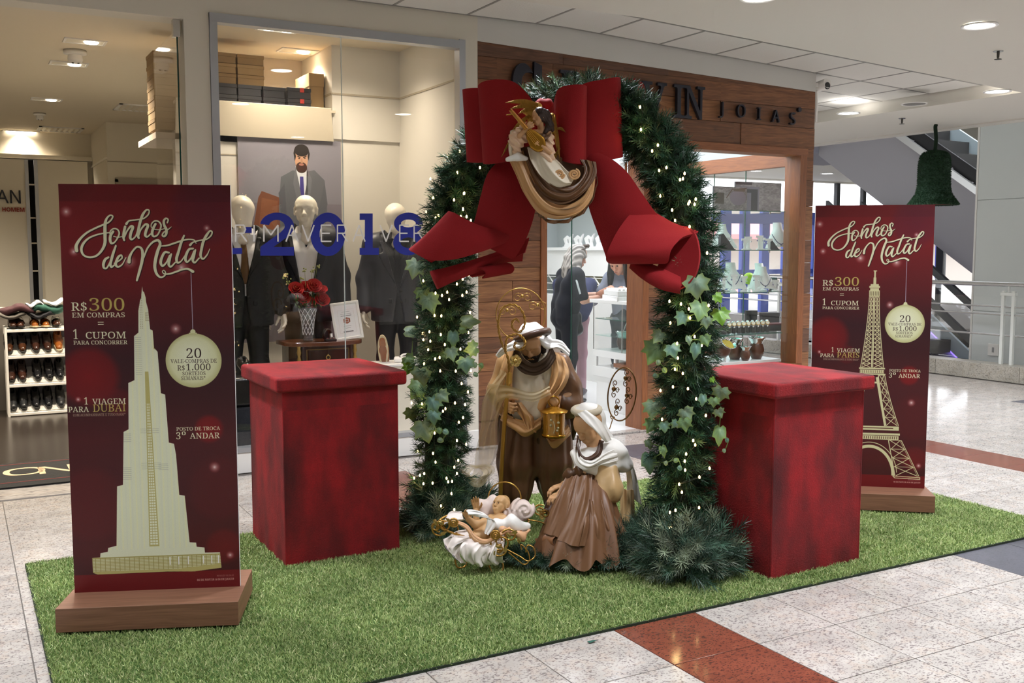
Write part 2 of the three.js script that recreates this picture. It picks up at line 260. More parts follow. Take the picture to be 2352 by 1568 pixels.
mesh('floor_slab', [span(-6, 11.3, -0.4, -0.004, -7.5, 6), span(7.38, 11.3, -0.4, -0.004, -20, -7.5), span(11.3, 30, -0.4, -0.004, -20, -13.6)], std(0x5f5a55, 0.8), floor);
const TX = 0.44, TZ = 0.415, tx0 = 2.4, tz0 = -3.015, rest = { light: [], red: [], dark: [] }, tileGeo = {}; let laid = 0;
const RUG = { x0: 0.25, x1: 5.62, z0: -5.63, z1: -3.43 };
const cellKind = (i, k) => { const x = tx0 + (i + 0.5) * TX, z = tz0 - (k + 0.5) * TZ; if (((i % 10) + 10) % 10 === 0 && z < 6 && z > -6.8 || (i === 10 && z > -14)) return 'red'; if ((i === 5 || i === 6) && z > -6.8 && z < -2.9) return 'dark'; if ((i === 17 || i === 18) && z > -6.8 && z < -2.9) return 'dark'; return 'light'; };
function tileShape(k) {
  if (tileGeo[k]) return tileGeo[k];
  const g = box(TX - 0.0045, 0.012, TZ - 0.0045, 0, -0.006, 0, 0.0015); return tileGeo[k] = metric(g, 1, rr(0, 4), rr(0, 4));
}
for (let k = -6; k <= 40; k++) for (let i = -9; i <= 20; i++) {
  const x = tx0 + (i + 0.5) * TX, z = tz0 - (k + 0.5) * TZ; if (z < -7.24 && x < 7.4 || z < -19 || x > 11.25) continue;
  const kind = cellKind(i, k), f = x * SY - z * CY, sx = 1176 + 2300 * (x * CY + z * SY) / Math.max(f, 0.1), yy = 575 + 2300 * EYE / Math.max(f, 0.1);
  const seen = f > 2.5 && sx > -160 && sx < 2520 && yy < 1700, under = x > RUG.x0 + 0.3 && x < RUG.x1 - 0.3 && z > RUG.z0 + 0.3 && z < RUG.z1 - 0.3, off = (x < 2.3 && f < 7 && x > 0.9 && sx < 900 && z < -5.2 && false);
  if (seen && !under && !off && laid < 300 && f < 11) { laid++; const m = mesh('floor_tile', tileShape(kind + (laid % 6)), tileMats[kind], floor); m.position.set(x, 0, z); m.name = 'floor_tile_' + String(laid).padStart(3, '0'); } else if (!under) rest[kind].push(at(metric(box(TX - 0.003, 0.012, TZ - 0.003, 0, -0.006, 0), 1, rnd() * 4, rnd() * 4), x, 0, z));
}
for (const k of ['light', 'red', 'dark']) if (rest[k].length) mesh('floor_tiles', rest[k], tileMats[k], floor).userData.kind = 'stuff';
mesh('floor_threshold', metric(span(3.7, 7.38, -0.01, 0.012, -7.3, -7.2, 0.004)), tileMats.light, floor);

// ------------------------------------------------------------------ ceilings
const slab = (x0, x1, z0, z1, yf, thick) => join([[x0, Math.min(4.5, x1)], [Math.max(4.5, x0), Math.min(12.5, x1)], [Math.max(12.5, x0), x1]].filter(([a, b]) => b > a + 1e-4).map(([a, b]) => {
  const g = new THREE.BoxGeometry(b - a, thick, z1 - z0), p = g.attributes.position; for (let i = 0; i < p.count; i++) { const x = p.getX(i) + (a + b) / 2, y = yf(x) + thick / 2 + p.getY(i); p.setXYZ(i, x, y, p.getZ(i) + (z0 + z1) / 2); } g.computeVertexNormals(); return g; }));
const ceiling = struct('ceiling');
const RZ = -6.17, RX = 9.0;
mesh('ceiling_plaster', [slab(-6, 10.35, RZ, 6, soffitY, 0.3), slab(RX, 10.35, -20, RZ, soffitY, 0.3), slab(7.4, RX, -20, -9.6, soffitY, 0.3)], M.plaster, ceiling);
mesh('ceiling_deck', slab(-6, RX, -9.6, RZ, (x) => ceilY(x) + 0.06, 0.2), M.plaster, ceiling);
mesh('ceiling_upper', [span(10.35, 13, 6.3, 6.6, -20.2, 6.2), span(21, 30, 6.3, 6.6, -20.2, 6.2), span(13, 21, 6.3, 6.6, -20.2, -13), span(13, 21, 6.3, 6.6, 3, 6.2), ...[-9, -5, -1].map((z) => span(13, 21, 6.3, 6.5, z - 0.1, z + 0.1)), span(-6.2, 10.35, 3.7, 3.9, -20.2, 6.2)], M.plaster, ceiling);  // unseen atrium roof, left open in the middle to let daylight onto floor
mesh('ceiling_edge_beam', span(10.3, 10.5, 3.05, 6.4, -20, 6), M.plaster, ceiling);
const tileTop = std(0xdcdad4, 0.9, { bumpMap: fine, bumpScale: 0.002 });
const tcols = []; for (let i = -6; i < 9; i++) tcols.push(3.6 + i * 0.625);
const ctile = (x0, x1, z0, z1) => { const m = mesh('ceiling_tile', slab(x0 + 0.012, x1 - 0.012, z0 + 0.012, z1 - 0.012, (x) => ceilY(x), 0.015), tileTop, ceiling); ctile.n = (ctile.n ?? 0) + 1; m.name = 'ceiling_tile_' + String(ctile.n).padStart(3, '0'); };
const bars = [];
const rows = [[RZ, -6.6], [-6.6, -7.22], [-7.22, -7.84], [-7.84, -8.46], [-8.46, -9.08], [-9.08, -9.6]];
for (const x of tcols) rows.forEach(([z1, z0], r) => { const xe = Math.min(x + 0.625, RX); if (r > 1 && x < 7.2) return; if (xe - x < 0.1) return; ctile(r > 1 ? Math.max(x, 7.4) : x, xe, z0, z1); });
for (const x of tcols) bars.push(slab(x - 0.012, x + 0.012, x > 7.2 ? -9.6 : -7.22, RZ, (q) => ceilY(q) - 0.002, 0.02));
for (const [z1] of rows) bars.push(slab(z1 > -7.3 ? -0.15 : 7.4, RX, z1 - 0.012, z1 + 0.012, (q) => ceilY(q) - 0.002, 0.02));
mesh('ceiling_grid', bars, std(0x8f8d88, 0.5), ceiling);

// ------------------------------------------------------------------ shop-front wall
const wall = struct('wall_front');
const zf = WALLZ, zb = WALLZ - 0.2;
mesh('fascia', [span(-6, 1.44, 3.2, 3.75, zb, zf), span(1.44, 3.7, 3.262, 3.75, zb, zf), span(1.44, 1.61, 0, 3.262, zb, zf), span(3.588, 3.7, 0, 3.262, zb, zf), span(-6, -1.2, 0, 3.2, zb, zf)], std(0xd8d2c4, 0.75), wall);
const fas2 = (() => { const s = shapeOf([[3.7, 3.275], [7.39, 3.155], [7.39, 3.6], [3.7, 3.6]]); return at(extr(s, 0.2), 0, 0, zb); })();
mesh('jewel_fascia_band', fas2, std(0xd2d0cb, 0.75), wall);
mesh('window_sill', [span(1.44, 3.7, 0, 0.155, zb - 0.12, zf + 0.005, 0.006)], M.white, wall);
// the clothes shop's window: aluminium frame with two panes
const w1 = struct('window_1');
mesh('window_frame', [span(1.612, 1.665, 0.155, 3.255, zf - 0.08, zf + 0.012), span(3.535, 3.588, 0.155, 3.27, zf - 0.08, zf + 0.012), span(1.612, 3.588, 3.2, 3.262, zf - 0.08, zf + 0.013), span(1.612, 3.588, 0.155, 0.19, zf - 0.08, zf + 0.012)], M.alu, w1);
for (const [a, b] of [[1.66, 2.577], [2.583, 3.54]]) mesh(a < 2 ? 'window_pane' : 'window_pane_001', span(a, b, 0.18, 3.22, zf - 0.045, zf - 0.037), M.pane, w1);
mesh('pane_joint', span(2.577, 2.583, 0.18, 3.22, zf - 0.046, zf - 0.036), phys(0xe8efee, 0.2, { transmission: 0.5, thickness: 0 }), w1);
// closing walls of the walkway, all outside the picture or far away
struct('wall_left').add(mesh('wall_panel', span(-6.2, -6, -0.4, 4, -20, 6.2), M.plaster)); struct('wall_rear').add(mesh('wall_panel', span(-6.2, 30, -4.2, 6.6, 6, 6.2), M.plaster));
// ------------------------------------------------------------------ inside the clothes shop
const shop = struct('wall_clothes_shop');
const cream = std(0xe0d8c6, 0.8), creamHi = std(0xece6d8, 0.7), CH = 3.41;
const GX = 1.66;                                                     // the partition behind the display
mesh('wall_partition', [span(1.62, 3.62, 0.15, 2.6, -8.74, -8.62), span(2.96, 3.62, 2.6, CH, -9.45, -8.6), span(3.6, 3.72, 0, 3.75, -9.6, zb)], std(0xdedad0, 0.8), shop);
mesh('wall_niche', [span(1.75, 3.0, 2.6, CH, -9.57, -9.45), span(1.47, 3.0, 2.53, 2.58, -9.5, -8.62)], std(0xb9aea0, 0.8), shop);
mesh('wall_moulding', [span(2.96, 3.6, 2.985, 3.0, -8.6, -8.592), span(3.592, 3.6, 2.985, 3.0, -8.6, zb), span(2.952, 2.96, 2.985, 3.0, -9.45, -8.6), span(1.62, 2.2, 2.42, 2.428, -8.62, -8.615)], std(0xb8ad98, 0.7), shop);
mesh('wall_back_shop', [span(-6, 1.93, 0, CH, -17.2, -17), span(1.93, 2.1, 0, CH, -17.2, -15.405), span(1.93, 6, 0, CH, -15.4, -15.2), span(5, 5.2, 0, CH, -15.4, -9.4)], cream, shop);
mesh('ceiling_shop', span(-6, 5.2, CH, CH + 0.12, -17.3, zb), std(0xddd2bd, 0.85), shop);
mesh('floor_shop', [span(-6, 1.6, -0.02, 0.004, -17.2, -8.4), span(1.6, 5, -0.02, 0.004, -17.2, -8.74)], std(0x2a2420, 0.22), shop);
mesh('floor_entry', span(-6, 1.5, -0.02, 0.002, -8.4, -7.2), tileMats.light, shop);
mesh('floor_display', span(1.6, 3.62, 0.1, 0.155, -8.64, zb), std(0xded8cc, 0.5), shop);
mesh('trim_rail', [span(-6, 1.93, 2.995, 3.06, -17, -16.9), span(1.915, 1.93, 2.9, 2.93, -17, -15.2)], std(0xe9e3d4, 0.4), shop);
// sliding wardrobe panels with a dark gap and its small shelves
{
  const a = onZ(65, 400, -16.9).x, b = onZ(78, 400, -16.9).x;
  mesh('panel_left', span(-1.2, a - 0.03, 0.02, 2.98, -16.95, -16.86), creamHi, shop); mesh('panel_right', span(b + 0.04, 1.85, 0.02, 2.98, -16.95, -16.86), creamHi, shop);
  mesh('panel_edge', [span(a - 0.05, a, 0.02, 2.98, -16.96, -16.84), span(b, b + 0.05, 0.02, 2.98, -16.96, -16.84)], M.alu, shop);
  mesh('wardrobe_gap', span(a, b, 0, 2.98, -17, -16.94), M.soft, shop);
  mesh('wardrobe_shelf', [0.4, 0.85, 1.3, 1.72, 2.1, 2.6].map((y) => span(a, b, y, y + 0.02, -16.95, -16.86)), creamHi, shop);
}
mesh('door_frame', [span(2.02, 2.06, 0, 2.62, -15.2, -15.16), span(2.02, 2.8, 2.58, 2.64, -15.2, -15.16), span(2.06, 2.8, 0, 2.58, -15.19, -15.18)], std(0xa69d8d, 0.6), shop);
mesh('wall_groove', [span(1.93, 5, 2.86, 2.875, -15.2, -15.19)], std(0xa59b88, 0.7), shop);
// wall lettering, the part that the picture shows
const fonts = {}; for (const n of ['sans_regular', 'sans_bold', 'serif_regular', 'serif_bold']) fonts[n] = await new FontLoader().loadAsync('fonts/droid/droid_' + n + '.typeface.json');
function letters(name, text, font, size, depth, mat, parent, place, gap = 0.06, sx = 1) {   // one mesh per letter
  let x = 0; for (const ch of text) {
    if (ch === ' ') { x += size * 0.45; continue; }
    const g = new TextGeometry(ch, { font: fonts[font], size, depth, curveSegments: 6, bevelEnabled: false }); g.computeBoundingBox(); const b = g.boundingBox; g.translate(-b.min.x, 0, 0); g.scale(sx, 1, 1);
    const m = part('letter', place(g, x), mat, parent); x += (b.max.x - b.min.x) * sx + size * gap;
  }
  return x;
}
{
  const p = onZ(-22, 466, -16.85), q = onZ(46, 466, -16.85), top = onZ(46, 434, -16.85);
  const t = thing('wall_sign', 'dark thin wall letters ending in AN above a small red line of text', 'sign', p);
  const s = (top.y - q.y), w = q.x - p.x;
  letters('letter', 'AN', 'sans_regular', s * 0.95, 0.02, std(0x2a2c33, 0.35, { metalness: 0.4 }), t, (g, x) => at(g, x + 0.08, 0, 0), 0.12, 0.98);
  const r = onZ(-16, 482, -16.85); letters('small_letter', 'A HOMEM', 'sans_bold', 0.062, 0.01, std(0x9a2f22, 0.6), t, (g, x) => at(g, x + 0.03 + r.x - p.x, r.y - p.y - 0.02, 0), 0.14, 1.0);
}
// shop lamps in the ceiling
const squareFrame = [span(-0.17, 0.17, -0.008, 0.006, 0.085, 0.105), span(-0.17, 0.17, -0.008, 0.006, -0.105, -0.085), span(-0.17, -0.15, -0.008, 0.006, -0.085, 0.085), span(0.15, 0.17, -0.008, 0.006, -0.085, 0.085)];
function squareLight(p, label, cd, bulbs = 1, w = 1) {
  const t = thing('recessed_spotlight', label, 'ceiling light', p, 0, undefined);
  const f = part('frame', squareFrame, M.white, t); f.scale.x = w; const g = part('recess', span(-0.15 * w, 0.15 * w, -0.003, 0.001, -0.085, 0.085), std(0xe0dac8, 0.4), t);
  if (w > 1) part('diffuser', span(-0.2, 0.2, -0.014, -0.004, -0.075, 0.075), M.lampWarm, t); else for (let i = 0; i < bulbs; i++) { const x = bulbs > 1 ? (i - 0.5) * 0.15 * w : 0.05 * w; part('lamp', at(lathe([[0, -0.016], [0.05, -0.016], [0.062, -0.004]], 20), x, 0, 0), M.lampWarm, t); }
  if (cd) { const l = new THREE.SpotLight(0xffefd6, cd, 0, 1.2, 0.8, 2); l.position.set(0, -0.03, 0); l.target.position.set(0, -1, 0); l.add(l.target); l.shadow.radius = 6; l.name = 'lamp_light'; t.add(l); }
  return t;
}
const SH = 44, CY2 = CH - 0.002;
squareLight(onY(195, 95, CY2), 'square recessed spotlight nearest the shop entrance, above the smoke detector', SH, 1);
squareLight(onY(158, 146, CY2), 'square recessed spotlight just behind the round smoke detector', SH, 1);
squareLight(onY(107, 228, CY2), 'small square spotlight in the middle of the clothes shop ceiling', SH, 1);
squareLight(onY(48, 302, CY2), 'wide bright fixture by the back wall of the clothes shop', SH * 0.8, 2, 1.5);
squareLight(onY(684, 117, CY2), 'square recessed spotlight over the stacked boxes', 12, 1);
squareLight(onY(640, 66, CY2), 'recessed spotlight just behind the top window frame, left pane', 8, 2);
squareLight(onY(835, 80, CY2), 'recessed spotlight just behind the top window frame, right pane', 5, 2);
for (const [x, z] of [[-1.5, -9], [-1.5, -12.5], [-1.5, -15.5], [3.6, -11.5]]) squareLight(V(x, CY2, z), 'unseen square spotlight, out of view, lighting the inside of the clothes shop', SH, 1).userData.group = 'shop spotlights out of the picture';  // out of view, placed to brighten the clothes shop interior
for (const [x, y, l] of [[325, 248, 'square air vent with dark louvres, right half of the clothes shop ceiling'], [138, 297, 'square air vent with dark louvres beside the wide fixture at the back']]) {
  const t = thing('air_vent', l, 'vent', onY(x, y, CY2)); t.rotation.y = 0;
  part('frame', [span(-0.3, 0.3, -0.012, 0.004, 0.26, 0.3), span(-0.3, 0.3, -0.012, 0.004, -0.3, -0.26), span(-0.3, -0.26, -0.012, 0.004, -0.3, 0.3), span(0.26, 0.3, -0.012, 0.004, -0.3, 0.3)], M.white, t);
  for (let i = 0; i < 7; i++) { const g = new THREE.BoxGeometry(0.042, 0.004, 0.52); g.rotateZ(-0.7); part('louvre', at(g, -0.22 + i * 0.073, -0.006, 0), std(0xd8d2c2, 0.5), t); }
  part('duct', span(-0.26, 0.26, 0.002, 0.004, -0.26, 0.26), M.soft, t);
}
for (const [x, y, l, k] of [[172, 122, 'white round smoke detector hanging between two spotlights near the shop entrance', 1.3], [91, 266, 'small white smoke detector in the middle of the clothes shop ceiling', 1]]) {
  const t = thing('smoke_detector', l, 'smoke detector', onY(x, y - 6, CY2)); t.scale.setScalar(k);
  part('base', lathe([[0, 0], [0.075, 0], [0.075, -0.025], [0.05, -0.032], [0, -0.032]]), M.white, t); part('chamber', lathe([[0.045, -0.03], [0.05, -0.06], [0.042, -0.085], [0, -0.088]]), M.white, t); part('sensor', ball(0.009, -0.018, -0.085, 0.02, 8), M.black, t); part('sensor', ball(0.009, 0.018, -0.085, 0.02, 8), M.black, t);
}
// glass door standing open into the shop
{
  const t = thing('glass_door', 'frameless clear glass door standing open at the clothes shop entrance', 'door', [1.405, 0, WALLZ - 0.03]);
  part('door_glass', span(-0.008, 0, 0.02, 3.13, -0.92, -0.012), M.pane, t); part('edge', span(-0.009, 0.001, 0.02, 3.13, -0.012, -0.004), phys(0x0f3a30, 0.15), t);
  part('hinge', [span(-0.03, 0.02, 3.08, 3.2, -0.06, 0.0, 0.004), cyl(0.022, 0.022, 0.04, -0.005, 3.19, -0.03)], M.steel, t);
}
// ---- shoe rack
{
  const A = onY(30, 958), rot = 0.0; const base = thing('shoe_rack', 'white open shoe rack with four tiers standing on the dark shop floor', 'shelf', [A.x - 0.02, 0, A.z]);
  const W = 1.5, D = 0.36, Y = [0.0, 0.31, 0.58, 0.835];
  const my = (y) => onZ(20, y, A.z).y;
  const shelfY = [my(950), my(884), my(818), my(757)];
  part('side_panel', span(-0.02, 0, -0.0, shelfY[3] + 0.02, -D, 0), M.white, base); part('side_panel', span(W, W + 0.02, 0, shelfY[3] + 0.02, -D, 0), M.white, base);
  shelfY.forEach((y, i) => { if (i < 3) { const g = box(W, 0.008, 0.3); g.rotateX(0.45); part('slope_board', at(g, W / 2, y + 0.072, -0.16), M.white, base); } });
  shelfY.forEach((y) => part('shelf', span(0, W, y - 0.028, y, -D, 0.0, 0.004), M.white, base)); part('back_panel', span(0, W, 0, shelfY[3], -D - 0.01, -D), std(0x8d8b92, 0.6), base);
  part('plinth', span(0.05, W - 0.02, 0, Math.max(0.02, shelfY[0] - 0.03), -D, -0.03), M.dark, base);
  // shoes: one of each kind, then copies
  const shoe = (name, label, up, sole, cap, pos, grp) => {
    const t = thing(name, label, 'shoe', pos, 0, grp);
    part('upper', flesh([...chain(V(0, 0.05, -0.1), 0.04, V(0, 0.045, 0.02), 0.04), ...chain(V(0, 0.045, 0.02), 0.04, V(0, 0.032, 0.12), 0.028), ...chain(V(0, 0.085, -0.1), 0.034, V(0, 0.06, -0.04), 0.036)], 0.009, 0.03, (X, Y, Z, D) => Math.max(D, 0.012 - Y, -(Math.hypot(X / 0.026, (Y - 0.13) / 0.06, (Z + 0.08) / 0.065) - 1) * 0.03)), up, t);
    const s = sheet((u, v) => { const a = u * Math.PI * 2, r = v; const z = Math.cos(a) * 0.15 * r, x = Math.sin(a) * (0.042 + 0.006 * Math.cos(a)) * r; return V(x, 0.0, z - 0.0 + 0.012); }, 20, 3, 0.014, true); s.translate(0, 0.014, 0); part('sole', s, sole, t);
    part('toe_cap', flesh([...chain(V(0, 0.038, 0.075), 0.037, V(0, 0.033, 0.118), 0.0305)], 0.008, 0.01, (X, Y, Z, D) => Math.max(D, 0.012 - Y)), cap, t);
    return t;
  };
  const lea = (c, r = 0.22) => phys(c, r, { clearcoat: 0.6, clearcoatRoughness: 0.15 });
  const kinds = { brown: [lea(0x2a1510), M.black, lea(0x3a2016)], tan: [lea(0x8a4a1c), std(0xd8c9a4, 0.7), lea(0x96551f)], dark: [lea(0x171010), M.black, lea(0x4a2a16)], black: [lea(0x0d0d10), M.black, lea(0x17181c)], grey: [lea(0x1b1c1f, 0.4), M.black, lea(0x26282c, 0.35)] };
  const tierWord = ['the bottom tier', 'the second tier from the bottom', 'the second tier from the top', 'the top of the rack'];
  const protos = {}, C = base.position;
  const plan = [[3, 'brown', 31], [3, 'brown', 47], [3, 'tan', 81], [3, 'tan', 106], [3, 'brown', 132], [2, 'dark', 22], [2, 'dark', 53], [2, 'brown', 84], [2, 'brown', 111], [2, 'tan', 137], [1, 'brown', 28], [1, 'brown', 53], [1, 'black', 88], [1, 'black', 115], [1, 'black', 140], [0, 'grey', 32], [0, 'grey', 56], [0, 'black', 85], [0, 'black', 113], [0, 'grey', 142]];
  const say = { brown: 'dark brown leather shoe', tan: 'tan leather shoe with pale sole', dark: 'black shoe with a brown toe', black: 'black polished shoe', grey: 'dark grey leather shoe' };
  const order = ['leftmost', 'second', 'third', 'fourth', 'fifth'], cnt = [0, 0, 0, 0];
  for (const [tier, k, px] of plan) {
    const x = onZ(px, [950, 884, 818, 750][tier], A.z - 0.02).x, pos = V(x, shelfY[tier] + (tier < 3 ? 0.083 : 0.001), A.z - 0.155), label = `${say[k]}, ${order[cnt[tier]++]} from left on ${tierWord[tier]}`;
    if (!protos[k]) { protos[k] = shoe('shoe', label, ...kinds[k], pos); protos[k].userData.group = 'shoes on the rack'; protos[k].rotation.x = tier < 3 ? 0.45 : 0; } else dup(protos[k], pos, 0, label, 'shoes on the rack').rotation.x = tier < 3 ? 0.45 : 0;
  }
  // folded garments lying on top of the shoes
  const fold = (name, label, c, x0, x1, y, z, h, sd) => { const g = sheet((u, v) => { const a = u * Math.PI * 2, sx = Math.sign(Math.cos(a)) * Math.pow(Math.abs(Math.cos(a)), 0.45), sy = Math.sign(Math.sin(a)) * Math.pow(Math.abs(Math.sin(a)), 0.7); const w = 1 - Math.pow(Math.abs(v * 2 - 1), 6) * 0.5; return V(lerp(x0, x1, v), y + h / 2 + sy * h / 2 * w + 0.02 * Math.sin(v * 7 + sd) + 0.012 * noise3(v * 9, u * 6, sd), z + sx * 0.17 * w); }, 28, 26, 0, true); const o = mesh(name, g, std(c, 0.9), scene); return tag(o, label, 'clothing'); };
  const ty = shelfY[3], zz = A.z - 0.17, X = (p) => onZ(p, 700, A.z).x;
  fold('folded_garment', 'folded dark grey garment at the left end of the rack top', 0x55514c, X(-20), X(62), ty + 0.11, zz, 0.045, 1); fold('folded_garment', 'folded burgundy garment sloping up over the brown shoes', 0x3a1a20, X(0), X(84), ty + 0.15, zz - 0.01, 0.075, 4);
  fold('folded_garment', 'folded black trousers draped over the tan shoes', 0x1c1c22, X(62), X(128), ty + 0.105, zz, 0.05, 2); fold('folded_garment', 'folded green and blue garment on the rack top', 0x1f4a3e, X(70), X(150), ty + 0.15, zz - 0.01, 0.08, 6);
  fold('folded_shirt', 'folded white shirt on the garments above the tan shoes', 0xe8e8ea, X(62), X(104), ty + 0.22, zz - 0.02, 0.03, 3); fold('folded_shirt', 'folded white shirt at the right, half behind the banner', 0xefeff2, X(102), X(160), ty + 0.23, zz - 0.02, 0.035, 8);
  const c = thing('display_counter', 'dark counter behind the shoe rack', 'counter', [A.x - 0.4, 0, A.z - 0.5]); part('body', span(0, 2.2, 0, 1.0, -0.4, 0), std(0x6a655e, 0.6), c); part('top', span(-0.02, 2.22, 1.0, 1.03, -0.42, 0.02, 0.004), std(0xb9b2a4, 0.5), c);
}
// ---- doormat with lettering
{
  const c0 = onY(0, 1062), c1 = onY(0, 1118);
  const t = thing('doormat', 'black doormat with cream letters ON and a thin red line at the clothes shop entrance', 'mat', [0, 0.003, -7.52]);
  part('mat', span(-1.9, 0.95, 0, 0.012, -0.86, 0, 0.004), std(0x161514, 0.95, { bumpMap: fine, bumpScale: 0.004 }), t);
  part('line', [span(-1.8, 0.9, 0.012, 0.0135, -0.15, -0.135), span(-1.8, 0.9, 0.012, 0.0135, -0.8, -0.785)], std(0x6c2a26, 0.95), t);
  const a = onY(2, 1096, 0.015), b = onY(72, 1090, 0.015), m = std(0xcdb592, 0.95);
  [['O', onY(-2, 1096, 0.015)], ['N', onY(76, 1090, 0.015)]].forEach(([ch, p]) => { const g = new TextGeometry(ch, { font: fonts.sans_regular, size: 0.26, depth: 0.002, curveSegments: 8 }); g.rotateX(-Math.PI / 2); g.scale(1.25, 1, 1); part('letter', at(g, p.x, 0.0115, p.z + 7.52), m, t); });
}
// ---- ledge with boxes above the display
{
  const t = thing('display_ledge', 'cream sloping ledge panel carrying the boxes above the poster', 'shelf', [1.62, 2.58, -8.62]);
  const g = extr(shapeOf([[0, 0], [1.34, 0], [1.3, 0.28], [0, 0.28]]), 0.02, 0.002); g.rotateX(0.22); part('front_panel', at(g, 0, 0, 0.02), std(0xd8cdb6, 0.7), t); part('shelf_board', span(0, 1.36, 0.24, 0.262, -0.7, 0.05), std(0xcfc4ae, 0.7), t);
  const kraft = std(0xa58a62, 0.85), kraft2 = std(0x987d58, 0.85), blk = std(0x23242b, 0.45), redl = std(0xb5332a, 0.6), Y0 = 2.845;
  const bx = (name, label, w, h, d, m, pos, grp, redTab) => { const o = thing(name, label, 'box', pos, 0, grp); part('body', span(-w / 2, w / 2, 0, h * 0.72, -d, 0, 0.003), m, o); part('lid', span(-w / 2 - 0.004, w / 2 + 0.004, h * 0.66, h, -d - 0.004, 0.005, 0.003), m, o); if (redTab) part('label', span(w * 0.02, w * 0.2, h * 0.6, h + 0.001, -0.01, 0.0065), redl, o); return o; };
  const zF = -8.72, X = (p) => onZ(p, 200, zF).x, wBlack = [[500, 545, 'leftmost'], [545, 601, 'second from the left'], [603, 655, 'third from the left']];
  const y2 = (py) => onZ(600, py, zF).y, hB = (y2(200) - y2(250)) / 2;
  for (let r = 0; r < 2; r++) wBlack.forEach(([a, b, w]) => bx('black_shoe_box', `black shoe box, ${w} in the ${r ? 'upper' : 'lower'} row on the ledge`, X(b) - X(a) - 0.012, hB - 0.002, 0.3, blk, [(X(a) + X(b)) / 2, Y0 + r * hB, zF], 'black shoe boxes on the ledge'));
  const hB2 = hB * 1.04; for (let r = 0; r < 2; r++) bx('black_shoe_box', `black shoe box with a red tab, ${r ? 'upper' : 'lower'} of two at the right end`, X(713) - X(658) - 0.01, hB2 - 0.003, 0.3, blk, [(X(713) + X(658)) / 2, Y0 + r * hB2, zF + 0.02], 'black shoe boxes on the ledge', true);
  const hK = (y2(130) - y2(200)) / 3; [[490, 545, 'left stack'], [547, 609, 'right stack']].forEach(([a, b, w]) => { for (let r = 0; r < 3; r++) bx('kraft_box', `brown cardboard box, ${['lowest', 'middle', 'topmost'][r]} of the ${w} behind the window's left pane`, X(b) - X(a) - 0.008, hK - 0.003, 0.3, r % 2 ? kraft : kraft2, [(X(a) + X(b)) / 2, Y0 + 2 * hB + r * hK, zF - 0.02], 'brown boxes on the ledge'); });
  bx('kraft_box', 'tall brown cardboard box at the right end of the ledge', 0.13, 0.34, 0.4, kraft, [X(732), Y0, zF - 0.06], 'brown boxes on the ledge');
  for (let r = 0; r < 7; r++) bx('kraft_box', `brown cardboard box, ${['lowest', 'second', 'third', 'fourth', 'fifth', 'sixth', 'topmost'][r]} of the stack beside the glass door`, 0.25, 0.088, 0.32, r % 2 ? kraft : kraft2, [1.6, 2.605 + r * 0.09, zF + 0.06], 'brown boxes by the pillar');
}
// ---- poster with a man in a grey suit (a plain printed model)
{
  const zP = -8.605, a = onZ(545, 312, zP), b = onZ(782, 318, zP), w = b.x - a.x, h = 1.75;
  const img = canvasTex(600, 1024, (c, W, H) => {
    const k = W / 237, X = (x) => (x - 545) * k, Y = (y) => (y - 312) * k, poly = (pts, f) => { c.beginPath(); pts.forEach(([x, y], i) => i ? c.lineTo(X(x), Y(y)) : c.moveTo(X(x), Y(y))); c.closePath(); c.fillStyle = f; c.fill(); }, el = (x, y, rx, ry, f, rot = 0) => { c.beginPath(); c.ellipse(X(x), Y(y), rx * k, ry * k, rot, 0, 7); c.fillStyle = f; c.fill(); };
    c.fillStyle = '#8a8791'; c.fillRect(0, 0, W, H); c.fillStyle = '#7d7680'; c.fillRect(0, Y(440), W, H);
    poly([[588, 430], [596, 417], [640, 430], [640, 520], [575, 560], [565, 540]], '#7c4a33'); poly([[596, 430], [632, 436], [626, 520], [580, 540]], '#8c5639');
    poly([[640, 388], [668, 374], [690, 378], [718, 372], [742, 392], [747, 450], [735, 540], [640, 540], [634, 450]], '#66686e'); poly([[634, 420], [648, 400], [652, 470], [690, 492], [684, 506], [640, 484]], '#5b5d64'); poly([[742, 395], [748, 440], [736, 476], [704, 500], [698, 488], [724, 462]], '#5f6168');
    poly([[674, 366], [700, 366], [702, 390], [690, 440], [678, 392]], '#dfe3ea'); poly([[684, 386], [692, 386], [694, 440], [688, 450], [683, 440]], '#4a4290'); poly([[674, 366], [682, 400], [690, 446], [680, 446], [668, 400]], '#74767c'); poly([[700, 366], [700, 400], [692, 446], [704, 446], [712, 392]], '#74767c'); poly([[700, 374], [702, 376], [700, 440], [698, 440]], '#2b2b30');
    el(688, 352, 15, 24, '#c99b7d'); el(689, 334, 17, 12, '#241c18'); poly([[672, 332], [676, 346], [673, 356], [670, 340]], '#241c18'); poly([[706, 334], [703, 346], [705, 354], [708, 340]], '#241c18'); el(688, 368, 13, 11, '#3a2a22'); el(688, 362, 6, 2.4, '#b07a68'); poly([[679, 345], [686, 347], [686, 349], [679, 347]], '#2a1d18'); poly([[692, 347], [700, 344], [700, 346], [692, 349]], '#2a1d18'); el(683, 350, 2, 1, '#20140f'); el(696, 349, 2, 1, '#20140f'); poly([[687, 350], [690, 350], [692, 359], [686, 359]], '#b98a6c');
    el(690, 500, 10, 6, '#c99b7d');
  });
  const t = thing('poster', 'tall grey poster of a bearded man in a grey suit hanging behind the middle mannequin', 'poster', [a.x, a.y - h, zP]);
  part('print', [new THREE.PlaneGeometry(w, h).translate(w / 2, h / 2, 0.004)], std(0xffffff, 0.6, { map: img }), t); part('board', span(0, w, 0, h, -0.008, 0.003), M.white, t);
}
